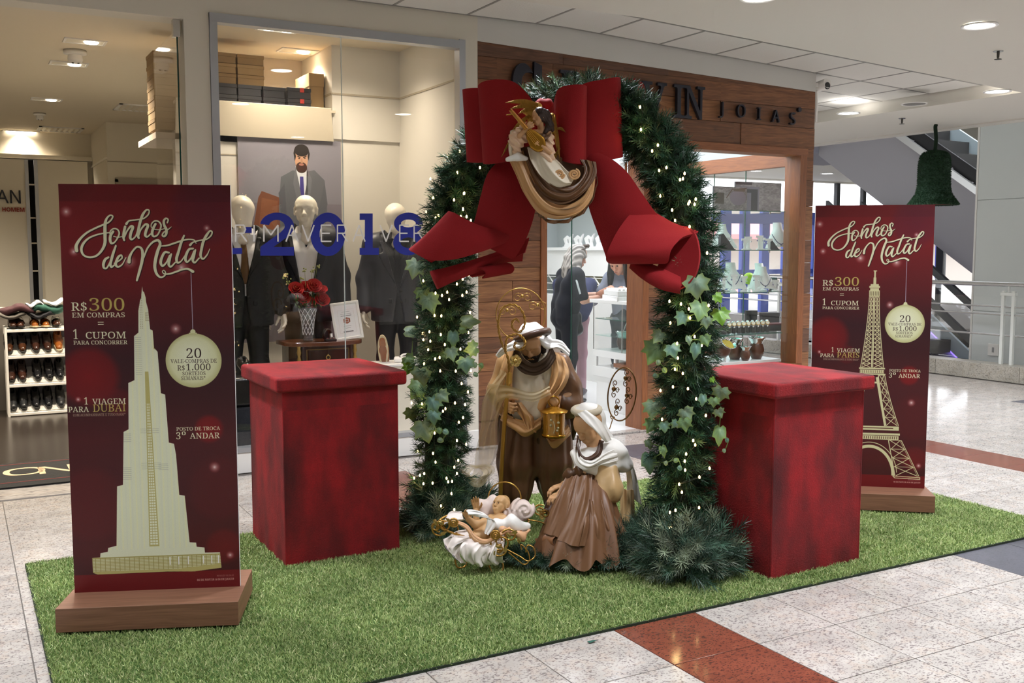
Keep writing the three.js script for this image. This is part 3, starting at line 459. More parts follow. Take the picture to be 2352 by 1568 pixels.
// ------------------------------------------------------------------ jeweller: plank cladding, one mesh per plank
const jw = struct('wall_jewel_shop');
const woodTex = (a, b, s, knots = 3) => tex(512, 256, (u, v) => { const w = fbm(u * 0.5, v, 8, 3, s) * 0.12, g = fbm(u * 0.12, v + w, 64, 4, s + 4), l = fbm(u * 0.3, v, 16, 3, s + 8); let k = clamp(g * 1.3 - 0.15, 0, 1) * 0.75 + l * 0.35; for (let i = 0; i < knots; i++) { const d = Math.hypot((u - hash(i, s, 1)) * 2, (v - hash(i, s, 2)) * 1.4); k += 0.5 * Math.exp(-d * d * 900) + 0.15 * Math.exp(-d * d * 120); } return a.map((c, i) => lerp(c, b[i], clamp(k, 0, 1))); });
const plankMats = [[[158, 106, 68], [98, 60, 36], 21], [[140, 92, 60], [84, 54, 34], 33], [[172, 120, 76], [108, 68, 40], 45], [[128, 88, 64], [82, 56, 42], 57]].map(([a, b, s]) => { const t = woodTex(a, b, s); t.repeat.set(1 / 1.1, 1 / 0.5); return std(0xffffff, 0.62, { map: t, bumpMap: t, bumpScale: 0.0012 }); });
const timberTex = woodTex([164, 102, 58], [116, 66, 34], 71, 1); timberTex.repeat.set(1, 1 / 0.4); const timber = std(0xffffff, 0.45, { map: timberTex });
let plankNo = 0;
function plank(x0, x1, y0, y1, z0 = WALLZ - 0.03, z1 = WALLZ, vertical = false) { const g = metric(span(x0 + 0.0015, x1 - 0.0015, y0 + 0.0015, y1 - 0.0015, z0, z1 + rr(-0.006, 0.004), 0.002), 1, rnd() * 3, rnd() * 3, vertical); const m = mesh('plank', g, plankMats[Math.floor(rnd() * 4)], jw); m.name = plankNo ? 'plank_' + String(plankNo).padStart(3, '0') : 'plank'; plankNo++; }
const courses = [0, 0.22, 0.43, 0.63, 0.78, 0.91, 1.07, 1.2, 1.37, 1.48, 1.7, 1.93, 2.12, 2.35, 2.6];
for (let i = 0; i + 1 < courses.length; i++) { const s = i % 3 === 1 ? 4.02 : 0; if (s) { plank(3.7, s, courses[i], courses[i + 1]); plank(s, 4.29, courses[i], courses[i + 1]); } else plank(3.7, 4.29, courses[i], courses[i + 1]); plank(5.4, 5.66, courses[i], courses[i + 1]); }
[[2.6, 2.8, [3.7, 4.6, 5.7, 6.45, 7.39]], [2.8, 2.985, [3.7, 5.05, 6.2, 6.9, 7.39]], [2.985, 3.16, [3.7, 4.4, 5.9, 7.39]]].forEach(([a, b, xs]) => { for (let i = 0; i + 1 < xs.length; i++) plank(xs[i], xs[i + 1], a, Math.min(b, 3.155 + (7.39 - xs[i + 1]) * 0.033)); });
for (const [a, b] of [[3.7, 4.5], [4.5, 5.6]]) plank(a, b, 3.16, 3.16 + (7.39 - b) * 0.0326);
[0, 0.3, 0.62, 0.85, 1.2, 1.5, 1.72, 2.05, 2.3, 2.6].forEach((y, i, l) => { if (i + 1 < l.length) { plank(7.285, 7.39, y, l[i + 1]); plank(7.36, 7.39, y, l[i + 1], WALLZ - 0.3, WALLZ - 0.03); } });
for (let i = 0; i < 3; i++) plank(5.66, 7.285, [0, 0.2, 0.36][i], [0.2, 0.36, 0.5][i]);
mesh('top_plank', metric(at(extr(shapeOf([[3.7, 3.1], [7.385, 3.1], [7.385, 3.157], [3.7, 3.277]]), 0.024), 0, 0, WALLZ - 0.03), 1, 0.4, 0.2), plankMats[1], jw);
mesh('cladding_back', [span(3.7, 4.29, 0, 2.6, zb, zf - 0.03), span(5.4, 5.66, 0, 2.6, zb, zf - 0.03), span(3.7, 7.36, 2.6, 3.15, zb, zf - 0.03), span(5.66, 7.36, 0, 0.5, zb, zf - 0.03)], std(0x5a3a26, 0.8), jw);
const jamb = (n, g, swap) => mesh(n, metric(g, 1, 0.2, 0.1, swap), timber, jw);
jamb('door_jamb', span(4.285, 4.345, 0, 2.6, zb - 0.04, zf + 0.012, 0.003), true); jamb('door_jamb_001', span(5.34, 5.405, 0, 2.6, zb - 0.04, zf + 0.012, 0.003), true); jamb('window_post', span(7.205, 7.29, 0.5, 2.6, zb, zf + 0.012, 0.003), true); jamb('window_post_001', span(5.655, 5.72, 0.5, 2.6, zb, zf + 0.006, 0.003), true);
jamb('window_head', span(5.4, 7.3, 2.535, 2.605, zb, zf + 0.014, 0.003)); jamb('door_head', span(4.29, 5.4, 2.52, 2.6, zb, zf + 0.006, 0.003)); jamb('window_ledge', span(5.66, 7.29, 0.47, 0.51, zb - 0.7, zf + 0.012, 0.003));
jamb('side_head', span(7.26, 7.33, 2.45, 2.6, -9.5, zb, 0.003)); jamb('side_post', span(7.26, 7.33, 0, 2.6, -9.5, -9.42, 0.003), true); jamb('side_ledge', span(7.25, 7.34, 0.4, 0.5, -9.5, zb, 0.003));
const w2 = struct('window_2'); mesh('window_pane', span(5.7, 7.21, 0.5, 2.54, zf - 0.06, zf - 0.052), M.pane, w2);
const w3 = struct('window_3'); mesh('window_pane', span(7.29, 7.298, 0.5, 2.45, -9.42, zb), M.pane, w3); mesh('pane_joint', [span(7.288, 7.3, 0.5, 2.45, -8.6, -8.594), span(7.288, 7.3, 0.5, 2.45, -8.1, -8.094)], M.greenEdge, w3);
// shop interior
const jwhite = std(0xe8ebee, 0.5), jgrey = std(0xaeb6b6, 0.7);
mesh('floor_jewel', span(3.72, 7.3, -0.01, 0.01, -11.8, -7.3), std(0xf0f0f0, 0.12), jw);
mesh('ceiling_jewel', [span(3.7, 7.4, 2.98, 3.1, -11.9, zb)], jwhite, jw);
mesh('wall_side', [span(7.26, 7.4, 0, 3.1, -11.9, -9.5), span(7.26, 7.4, 2.6, 3.1, -9.5, zb), span(3.6, 3.72, 0, 3.1, -11.9, -9.6), span(3.7, 7.4, 0, 3.1, -11.95, -11.8)], jgrey, jw);
mesh('wall_side_out', [span(7.4, 7.42, 0, 3.75, -11.95, -9.5), span(7.33, 7.42, 2.6, 3.75, -9.6, zb)], M.plaster, jw);
{
  const t = thing('ceiling_light_panel', 'large luminous white ceiling panel inside the jewellery shop, seen over the display window', 'ceiling light', [5.55, 2.97, -9.1]);
  part('diffuser', span(-1.6, 1.6, -0.01, 0, -1.75, 1.72), glow(0xf4f8ff, 2.2), t); part('frame', [span(-1.64, 1.64, -0.02, 0.005, 1.72, 1.76), span(-1.64, 1.64, -0.02, 0.005, -1.79, -1.75), span(-1.64, -1.6, -0.02, 0.005, -1.75, 1.72), span(1.6, 1.64, -0.02, 0.005, -1.75, 1.72)], M.white, t);
  const l = new THREE.RectAreaLight(0xf4f8ff, 1.9, 3.2, 3.4); l.position.set(0, -0.03, 0); l.rotation.x = -Math.PI / 2; l.name = 'panel_light'; t.add(l);
}
// sign on the fascia, the letters that the picture shows
{
  const t = thing('shop_sign', 'dark raised letters and crescent emblem on the wooden jewellery shop fascia', 'sign', [4.0, 2.8, WALLZ]);
  const sm = std(0x2b2c36, 0.42, { metalness: 0.35 }), L = (x) => x - 4.0, Yb = 0.0;
  const em = new THREE.Shape(); em.moveTo(0.0, 0.04); em.lineTo(0.0, 0.2); em.quadraticCurveTo(0.005, 0.345, 0.1, 0.35); em.quadraticCurveTo(0.15, 0.345, 0.185, 0.28); em.quadraticCurveTo(0.12, 0.3, 0.085, 0.24); em.quadraticCurveTo(0.075, 0.2, 0.075, 0.04); em.closePath();
  part('emblem', at(extr(em, 0.03, 0.002), 0.0, Yb - 0.02, 0.01), sm, t); part('emblem', at(extr(shapeOf([[0.2, 0.03], [0.2, 0.37], [0.27, 0.345], [0.27, 0.03]]), 0.03, 0.002), 0, Yb - 0.02, 0.01), sm, t);
  const one = (ch, x, y, size, sx) => { const g = new TextGeometry(ch, { font: fonts.serif_regular, size, depth: 0.03, curveSegments: 8, bevelEnabled: true, bevelSize: size * 0.012, bevelThickness: 0.002, bevelSegments: 1 }); g.computeBoundingBox(); g.translate(-g.boundingBox.min.x, 0, 0); g.scale(sx, 1, 1); part('letter', at(g, L(x), y, 0.01), sm, t); };
  one('D', 4.45, 0.02, 0.29, 0.9); one('V', 5.28, 0.0, 0.285, 1.0); one('I', 5.635, 0.0, 0.285, 0.9); one('N', 5.745, 0.0, 0.285, 0.85);
  [['J', 6.16], ['O', 6.37], ['I', 6.62], ['A', 6.8], ['S', 7.03]].forEach(([c, x]) => { const g = new TextGeometry(c, { font: fonts.sans_regular, size: 0.115, depth: 0.03, curveSegments: 8 }); g.computeBoundingBox(); g.translate(-g.boundingBox.min.x, 0, 0); part('small_letter', at(g, L(x), 0.06 - (x - 6.1) * 0.045, 0.01), sm, t); });
  part('registered_mark', at(cyl(0.022, 0.022, 0.03, 0, 0, 0, 18).rotateX(Math.PI / 2), L(7.15), 0.165, 0.025), sm, t);
}
// glass shelves of the corner display
const glassShelf = (label, y, x0, x1, z0, z1) => { const t = thing('glass_shelf', label, 'shelf', [x0, y, z1]); part('pane', span(0, x1 - x0, -0.008, 0, z0 - z1, 0), M.shelfGlass, t); part('edge', span(0, x1 - x0, -0.008, 0, 0, 0.003), M.greenEdge, t); part('bracket', [cyl(0.008, 0.008, 0.02, x1 - x0 - 0.1, -0.016, -0.1, 8)], M.steel, t); part('bracket', [cyl(0.008, 0.008, 0.02, 0.2, -0.016, -0.1, 8)], M.steel, t); return t; };
const SY1 = [2.005, 1.625, 1.215, 0.805], SZ = -7.42;
['top glass shelf of the corner display, carrying the photo panels', 'second glass shelf of the corner display, necklace busts on it', 'third glass shelf of the corner display, white stands on it', 'fourth glass shelf of the corner display, a row of watches on it'].forEach((l, i) => glassShelf(l, SY1[i], 5.74, 7.2, -8.02, SZ));
{ const t = thing('showcase_platform', 'white display base under the corner shelves holding the mate gourds', 'shelf', [5.74, 0.51, -7.42]); part('board', span(0, 1.46, 0, 0.03, -0.62, 0, 0.004), M.gloss, t); }
// things on the shelves
const sx = (px, z = -7.6) => onZ(px, 600, z).x;
const bust = (label, x, y, z, s, turn = 0) => { const t = thing('necklace_bust', label, 'display stand', [x, y, z], turn, 'necklace busts in the corner display');
  const g = sheet((u, v) => { const w = v < 0.3 ? lerp(0.03, 0.035, v / 0.3) : lerp(0.035, 0.11, Math.pow((v - 0.3) / 0.7, 0.8)), xx = (u - 0.5) * 2; return V(xx * w * s * 1.05, (0.21 - v * 0.2 - (1 - xx * xx) * -0.012 * v) * s, (0.02 + 0.07 * v + 0.03 * (1 - xx * xx)) * s); }, 14, 12, 0.006); part('bust', g, M.gloss, t); part('foot', [box(0.08 * s, 0.012, 0.06 * s, 0, 0.006, 0.02 * s, 0.003), rod(V(0, 0, 0), V(0, 0.12 * s, 0.03 * s), 0.012 * s)], M.gloss, t);
  part('necklace', tube(Array.from({ length: 9 }, (_, i) => { const a = (i - 4) / 4; return V(a * 0.062 * s, (0.12 - 0.075 * (1 - a * a)) * s, (0.085 + 0.035 * (1 - a * a)) * s); }), 0.0028 * s, 24, 5), std(0x2b2f66, 0.25, { metalness: 0.3 }), t); part('pendant', new THREE.OctahedronGeometry(0.008 * s).translate(0, 0.038 * s, 0.12 * s), std(0x2a2f80, 0.15), t); return t; };
bust('largest white necklace bust with a blue necklace, right end of the second shelf', sx(1790), SY1[1] + 0.001, -7.66, 1.3, -0.4); bust('white necklace bust left of centre on the second shelf', sx(1682), SY1[1] + 0.001, -7.78, 1.2, -0.4);
bust('white necklace bust left of the green ball on the third shelf', sx(1698), SY1[2] + 0.001, -7.74, 1.35, -0.5); bust('white necklace bust right of the green ball on the third shelf', sx(1758), SY1[2] + 0.001, -7.66, 1.15, -0.4); bust('white necklace bust with round collar at the third shelf\'s right end', sx(1778), SY1[2] + 0.001, -7.84, 1.3, -0.3);
const earStand = (label, x, y, z, h, c, turn = -0.45) => { const t = thing('earring_stand', label, 'display stand', [x, y, z], turn, 'small earring stands in the corner display'); part('stand', [extr(shapeOf([[-0.03, 0], [0.03, 0], [0.03, 0.01], [0.012, 0.012], [0.016, h - 0.02], [0.035, h - 0.02], [0.035, h], [-0.035, h], [-0.035, h - 0.02], [-0.016, h - 0.02], [-0.012, 0.012], [-0.03, 0.01]]), 0.012, 0.001), box(0.06, 0.008, 0.05, 0, 0.004, 0.01)], c ?? M.gloss, t); for (const s of [-1, 1]) part('earring', [ball(0.007, s * 0.026, h - 0.05, 0.016, 8), rod(V(s * 0.026, h - 0.045, 0.016), V(s * 0.026, h - 0.018, 0.016), 0.0015, 5)], s > 0 ? M.chrome : std(0x5a4a90, 0.2), t); return t; };
const stands = [[1, 1665, 0.12], [1, 1699, 0.11], [1, 1714, 0.13], [1, 1732, 0.14], [1, 1745, 0.12], [1, 1754, 0.11], [2, 1660, 0.16], [2, 1675, 0.17], [2, 1706, 0.15], [2, 1726, 0.16], [2, 1740, 0.15], [2, 1770, 0.11]];
{ let first = null; const n = [0, 0, 0], word = ['first', 'second', 'third', 'fourth', 'fifth', 'sixth']; for (const [s, px, h] of stands) { const l = `small white earring stand, ${word[n[s]++]} from the left on the ${s === 1 ? 'second' : 'third'} shelf`; earStand(l, sx(px), SY1[s] + 0.001, -7.53 - 0.05 * (n[s] % 2), h); } }
const blackStand = (label, x, y, z, turn, s = 1) => { const t = thing('black_display_stand', label, 'display stand', [x, y, z], turn, 'black stands in the corner display'); part('stand', [extr(shapeOf([[0, 0], [0.13 * s, 0], [0.02 * s, 0.14 * s], [0, 0.13 * s]]), 0.05 * s, 0.004), box(0.14 * s, 0.008, 0.07 * s, 0.065 * s, 0.004, 0.025 * s)], std(0x15151c, 0.3), t); part('jewel', ball(0.009, 0.08 * s, 0.075 * s, 0.056 * s, 8), M.chrome, t); };
blackStand('sloping black jewel stand at the left end of the second shelf', sx(1650), SY1[1] + 0.001, -7.6, -0.3, 1.1); blackStand('small black stand before the largest bust on the second shelf', sx(1756), SY1[1] + 0.001, -7.52, -0.5, 0.6); blackStand('black stand half hidden at the third shelf\'s right end', sx(1786), SY1[2] + 0.001, -7.6, -2.6, 0.9);
{ const t = thing('green_ball', 'lime green ball seen between the white busts of the third shelf', 'ball', [sx(1737, -7.8), SY1[2] + 0.115, -7.9]); part('ball', ball(0.062, 0, 0, 0, 24), std(0xa4c428, 0.5), t); part('peg', cyl(0.012, 0.02, 0.06, 0, -0.086, 0), M.gloss, t); }
// photo panels on the top shelf
const panelTex = (s) => canvasTex(256, 200, (c, W, H) => { const q = c.createImageData(W, H); for (let y = 0; y < H; y++) for (let x = 0; x < W; x++) { const n = fbm(x / W, y / H, 24, 4, s) * 0.7 + fbm(x / W, y / H, 4, 2, s + 3) * 0.5, o = (y * W + x) * 4, g = 70 + 110 * n; q.data[o] = g * 1.02; q.data[o + 1] = g * 0.98; q.data[o + 2] = g * 0.98; q.data[o + 3] = 255; } c.putImageData(q, 0, 0);
  if (s === 4) { c.fillStyle = '#4b4338'; c.fillRect(12, 50, 66, 90); c.strokeStyle = '#5a3d33'; c.lineWidth = 6; c.beginPath(); c.moveTo(96, 92); c.lineTo(140, 20); c.lineTo(250, 10); c.stroke(); c.fillStyle = '#8d8290'; c.beginPath(); c.arc(185, 88, 62, 0, 7); c.fill(); c.fillStyle = '#6b5c50'; c.fillRect(150, 14, 90, 22); } else { c.fillStyle = '#77737f'; c.fillRect(0, 30, 130, 170); c.fillStyle = '#26272d'; c.fillRect(30, 46, 90, 24); c.fillRect(86, 46, 36, 150); c.fillStyle = '#3a2a30'; c.fillRect(0, 0, 90, 20); } });
[['photo_panel', 'printed photo panel with an arched figure, left on the top glass shelf', 1640, 1716, 427, 4], ['photo_panel', 'taller printed photo panel with dark bars, right on the top glass shelf', 1690, 1795, 416, 8]].forEach(([n, l, a, b, y, s], i) => { const z = i ? -7.9 : -7.7, A = onZ(a, y, z), B = onZ(b, y, z), h = A.y - SY1[0] - 0.002, t = thing(n, l, 'picture', [A.x, SY1[0] + 0.001, z]); part('print', new THREE.PlaneGeometry(B.x - A.x, h).translate((B.x - A.x) / 2, h / 2, 0.001), std(0xffffff, 0.35, { map: panelTex(s) }), t); part('panel', span(0, B.x - A.x, 0, h, -0.02, 0), M.dark, t); });
// watches
{
  const strap = std(0x1b1714, 0.5), face = std(0xe8e2d0, 0.3); let proto;
  for (let i = 0; i < 9; i++) {
    const x = sx(1676 + i * 11.0, -7.55), z = -7.55 - 0.0 * i, lab = `wristwatch on a black cushion, ${['first', 'second', 'third', 'fourth', 'fifth', 'sixth', 'seventh', 'eighth', 'ninth'][i]} from the left in the row`;
    if (!proto) { proto = thing('wristwatch', lab, 'watch', [x, SY1[3] + 0.001, z], -0.5, 'watches on the fourth shelf'); part('cushion', box(0.042, 0.07, 0.09, 0, 0.035, 0, 0.012), strap, proto); const b = new THREE.TorusGeometry(0.042, 0.008, 8, 24); b.rotateY(Math.PI / 2); b.scale(1.6, 1, 1); part('bracelet', at(b, 0, 0.075, 0.0), i % 2 ? M.gold : M.chrome, proto); const c = cyl(0.021, 0.021, 0.01, 0, 0, 0, 20); c.rotateX(Math.PI / 2 - 0.5); part('case', at(c, 0, 0.092, 0.04), M.gold, proto); const f = cyl(0.017, 0.017, 0.003, 0, 0, 0, 20); f.rotateX(Math.PI / 2 - 0.5); part('dial', at(f, 0, 0.0955, 0.0455), face, proto); } else dup(proto, [x, SY1[3] + 0.001, z], -0.5, lab);
  }
  const bx = (l, x, y, z, w, h, d, m, m2) => { const t = thing('jewel_box', l, 'box', [x, y, z], -0.3, 'boxes behind the watches'); part('body', box(w, h, d, 0, h / 2, 0, 0.004), m, t); part('lid', box(w + 0.004, h * 0.25, d + 0.004, 0, h * 0.9, 0, 0.004), m2 ?? m, t); };
  bx('black watch box standing upright behind the watches', sx(1732, -7.85), SY1[3] + 0.001, -7.88, 0.12, 0.19, 0.05, std(0x14181a, 0.5)); bx('long dark box with red lining right of the watches', sx(1782, -7.62), SY1[3] + 0.001, -7.62, 0.2, 0.075, 0.1, std(0x181416, 0.5), std(0x5a1a20, 0.7)); bx('taller dark box behind the red lined one', sx(1775, -7.85), SY1[3] + 0.001, -7.88, 0.2, 0.16, 0.06, std(0x15151a, 0.5)); bx('black box at the left end of the watch row', sx(1656, -7.55), SY1[3] + 0.001, -7.57, 0.13, 0.09, 0.1, std(0x1d1f26, 0.5));
}
// mate gourds with metal straws
const gourdMat = phys(0x5a3018, 0.35, { clearcoat: 0.4 });
const gourd = (label, p, s, tilt, straw = true, inside) => { const t = thing('mate_gourd', label, 'cup', p, 0, 'mate gourds'); t.scale.setScalar(s);
  part('gourd', lathe([[0, 0], [0.03, 0], [0.045, 0.03], [0.05, 0.06], [0.042, 0.09], [0.036, 0.1]]), gourdMat, t); part('rim', lathe([[0.036, 0.098], [0.04, 0.11], [0.055, 0.13], [0.06, 0.14], [0.054, 0.138], [0.038, 0.112], [0.03, 0.1]]), M.chrome, t); part('filling', lathe([[0, 0.122], [0.045, 0.122]]), inside ?? std(0x5a4a20, 0.9), t);
  if (straw) part('straw', tube([V(-0.01, 0.1, 0), V(0.01 + tilt * 0.3, 0.18, 0), V(0.02 + tilt, 0.26, 0.01)], 0.004, 10, 8), M.chrome, t); part('foot', lathe([[0, -0.0], [0.028, -0.0], [0.03, 0.006], [0.02, 0.012]]), M.chrome, t); return t; };
gourd('mate gourd at the right, tall straw upright, on the display base', [sx(1742, -7.55), 0.541, -7.55], 1.55, -0.02); gourd('mate gourd in the middle with a slanting straw, on the display base', [sx(1692, -7.6), 0.541, -7.6], 1.5, -0.05); gourd('small round mate gourd in front with a slanting straw', [sx(1715, -7.48), 0.541, -7.47], 1.0, -0.09);
{ const g = gourd('open mate gourd tipped forward, pale silver rim and yellow inside', [sx(1661, -7.5), 0.6, -7.52], 1.35, 0, false, std(0xb9a23a, 0.7)); g.rotation.set(0.75, -0.5, 0); const t = thing('gourd_stand', 'small white stand under the tipped mate gourd', 'display stand', [sx(1661, -7.5), 0.541, -7.54], -0.5); part('leg', [span(-0.06, -0.045, 0, 0.09, 0, 0.07), span(0.045, 0.06, 0, 0.09, 0, 0.07), span(-0.06, 0.06, 0, 0.01, 0, 0.07)], M.gloss, t); }
// counter by the door, glass above, white base
const CT = 1.13;
{
  const t = thing('glass_counter', 'white topped glass showcase counter just inside the jewellery shop door', 'counter', [5.66, 0.01, -8.5]);
  part('countertop', span(-0.03, 0.42, CT - 0.045, CT - 0.01, -0.03, 1.1, 0.004), M.gloss, t); part('front_glass', span(0, 0.008, 0.61, CT - 0.045, 0, 1.08), M.pane, t); part('front_glass', span(0, 0.5, 0.61, CT - 0.045, 0, 0.008), M.pane, t);
  part('shelf', [span(0.02, 0.5, 0.92, 0.928, 0.01, 1.07)], M.shelfGlass, t); part('shelf', [span(0.02, 0.5, 0.752, 0.76, 0.01, 1.07)], M.shelfGlass, t);
  part('shelf_edge', [span(0.017, 0.02, 0.92, 0.928, 0.01, 1.07)], M.greenEdge, t); part('base_board', span(0.0, 0.52, 0.54, 0.61, 0, 1.08, 0.003), M.gloss, t); part('base_board', span(0.0, 0.52, 0.34, 0.44, 0, 1.08, 0.003), M.gloss, t); part('base_panel', span(0.03, 0.52, 0.0, 0.34, 0.02, 1.08, 0.003), M.gloss, t); part('base_panel', span(0.3, 0.52, 0.44, 0.54, 0.02, 1.08, 0.003), M.white, t);
  for (const z of [0.02, 0.36, 0.7, 1.04]) part('post', span(0.005, 0.03, 0.44, 0.54, z, z + 0.03), M.gloss, t); part('corner_post', cyl(0.006, 0.006, 0.48, 0.003, 0.85, 0.0, 8), M.steel, t); part('corner_post', cyl(0.006, 0.006, 0.48, 0.003, 0.85, 0.5, 8), M.steel, t);
  gourd('mate gourd with a straw on the lower counter shelf', [5.9, 0.622, -8.32], 1.3, 0.04); gourd('low brown gourd bowl at the counter\'s right end', [5.88, 0.622, -7.85], 0.85, 0, false); 
  const r = thing('ring_tray', 'stack of white ring trays on the counter, rows of ring rolls on top', 'tray', [5.86, CT - 0.008, -8.22], -0.3); part('tray', box(0.34, 0.05, 0.5, 0, 0.025, 0, 0.006), M.gloss, r); part('tray', box(0.32, 0.05, 0.46, 0, 0.077, 0, 0.006), M.gloss, r); for (let i = 0; i < 7; i++) { const c = cyl(0.014, 0.014, 0.4, 0, 0, 0, 10); c.rotateX(Math.PI / 2); part('ring_roll', at(c, -0.13 + i * 0.043, 0.108, 0), M.white, r); }
}
// white cabinet and shelves along the far side wall
{
  const t = thing('wall_cabinet', 'long white wall cabinet with an open shelf behind the shop assistant', 'cabinet', [7.26, 0, -11.6]);
  part('niche_shelf', span(-0.34, 0, 1.62, 1.66, 0, 2.05, 0.003), M.gloss, t); part('bright_board', span(-0.3, 0, 1.3, 1.62, 0, 2.05, 0.003), M.gloss, t); part('lattice', Array.from({ length: 9 }, (_, i) => { const g = box(0.012, 0.012, 0.34, 0, 0, 0); g.rotateX(0.7); return at(g, -0.28, 1.19, 0.15 + i * 0.22); }), M.paper, t); part('lattice', Array.from({ length: 3 }, (_, i) => span(-0.29, -0.27, 1.09 + i * 0.09, 1.1 + i * 0.09, 0, 2.05)), M.paper, t); part('back_board', span(-0.05, 0, 1.05, 1.3, 0, 2.05), std(0x7c7440, 0.7), t); part('counter_body', span(-0.45, 0, 0, 1.05, 0, 2.05, 0.004), M.gloss, t); part('top_board', span(-0.36, 0, 2.3, 2.5, 0, 2.05, 0.004), M.gloss, t);
  let proto; const zs = [-11.2, -10.95, -10.7, -10.45, -10.2, -9.95];
  zs.forEach((z, i) => { const l = `white earring display on the wall shelf, ${['first', 'second', 'third', 'fourth', 'fifth', 'sixth'][i]} from the left behind the women`; if (!proto) { proto = thing('white_display', l, 'display stand', [7.06, 1.661, z], -Math.PI / 2, 'white displays on the wall shelf'); const s = new THREE.Shape(); s.moveTo(-0.09, 0); s.lineTo(0.09, 0); s.lineTo(0.07, 0.06); s.lineTo(0.12, 0.17); s.lineTo(0.05, 0.12); s.lineTo(-0.02, 0.15); s.lineTo(-0.1, 0.11); s.lineTo(-0.06, 0.05); s.closePath(); const h = new THREE.Path(); h.absellipse(0.01, 0.075, 0.026, 0.035, 0, 7, true); s.holes.push(h); part('stand', extr(s, 0.02, 0.002), M.gloss, proto); part('foot', box(0.16, 0.01, 0.07, 0, 0.005, 0.01), M.gloss, proto); } else dup(proto, [7.06, 1.661, z], -Math.PI / 2, l); });
  const b = thing('small_black_box', 'small black box standing above the customer\'s head on the shelf', 'box', [7.15, 1.661, -10.35]); part('body', box(0.06, 0.26, 0.12, 0, 0.13, 0, 0.005), M.black, b); part('lid', box(0.064, 0.05, 0.124, 0, 0.25, 0, 0.005), M.dark, b);
  const g = thing('glass_door', 'clear glass shop door leaf standing open inside the left jamb', 'door', [4.37, 0.01, -7.46]); part('door_glass', span(0, 0.01, 0.01, 2.45, -0.9, 0), M.pane, g); part('edge', span(-0.001, 0.011, 0.01, 2.45, -0.904, -0.9), phys(0x0f2f2a, 0.15), g); part('hinge', span(-0.008, 0.02, 2.3, 2.4, -0.08, 0, 0.003), M.steel, g);
  const g2 = thing('glass_door', 'clear glass shop door leaf standing open inside the right jamb', 'door', [5.3, 0.01, -7.46]); part('door_glass', span(0, 0.01, 0.01, 2.45, -0.9, 0), M.pane, g2); part('edge', span(-0.001, 0.011, 0.01, 2.45, -0.904, -0.9), M.greenEdge, g2); part('hinge', span(-0.008, 0.02, 2.3, 2.4, -0.08, 0, 0.003), M.steel, g2);
}
// ------------------------------------------------------------------ people in the jewellery shop and the three mannequins
const skinM = phys(0xc99074, 0.55, { sheen: 0.2 }), skinPale = phys(0xd6a58c, 0.55), cloth = (c, r = 0.85) => phys(c, r, { sheen: 0.4, sheenRoughness: 0.6, sheenColor: new THREE.Color(c).lerp(new THREE.Color(1, 1, 1), 0.25), bumpMap: fine, bumpScale: 0.0008 });
const wrinkle = (k = 0.006, f = 14) => (X, Y, Z, D) => D > 0.05 ? D : D + k * noise3(X * f + 50, Y * f * 0.7 + 50, Z * f + 50, 13);
// a clothed person; every piece is one surface under the person
function dress(t, j, o) {
  const arms = ['L', 'R'], up = o.sleeve ?? 1;
  const bodyBones = [...chain(j.neck, 0.055, j.head.clone().lerp(j.neck, 0.35), 0.05)];
  const geos = [headGeo(j.head, o.head ?? [0, 0, 0], 1, o.kind ?? 'face', xfid(bodyBones))];
  for (const s of arms) { if (o.hands === false) break; const W = j['wr' + s], E = j['el' + s], d = (o['dir' + s] ?? W.clone().sub(E)).clone().normalize(); geos.push(handGeo(W, d, o['nrm' + s] ?? V(s === 'L' ? -1 : 1, 0, 0), o['side' + s] ?? (s === 'L' ? 1 : -1), o['curl' + s] ?? 0.3, 1, up < 1 ? [...chain(E.clone().lerp(j['sh' + s], 0.4), 0.044, E, 0.042), ...chain(E, 0.042, W, 0.03), ...chain(W, 0.03, W.clone().addScaledVector(d, 0.02), 0.026)] : chain(E.clone().lerp(W, 0.8), 0.034, W, 0.028))); }
  part('body', geos, o.skin, t);
  const top = [...torsoBones(j, o.wide ?? 1, o.belly ?? 0), ...arms.flatMap((s) => armBones(j, s, up))];
  if (o.topMat) part(o.topName ?? 'shirt', flesh(fat(top, o.fat ?? 0.014), 0.012, 0.05, o.topFn ?? wrinkle()), o.topMat, t);
  if (o.pants) part('trousers', flesh(fat([...legBones(j, o.legLen ?? 0.97), ...chain(j.waist.clone().lerp(j.pelvis, 0.5), 0.11, j.pelvis, 0.12)], o.pantFat ?? 0.012), 0.013, 0.05, wrinkle(0.007, 9)), o.pants, t);
  if (o.shoes) for (const g of shoeGeo(j)) part('shoe', g, o.shoes, t);
  return top;
}
const xfid = (b) => b;
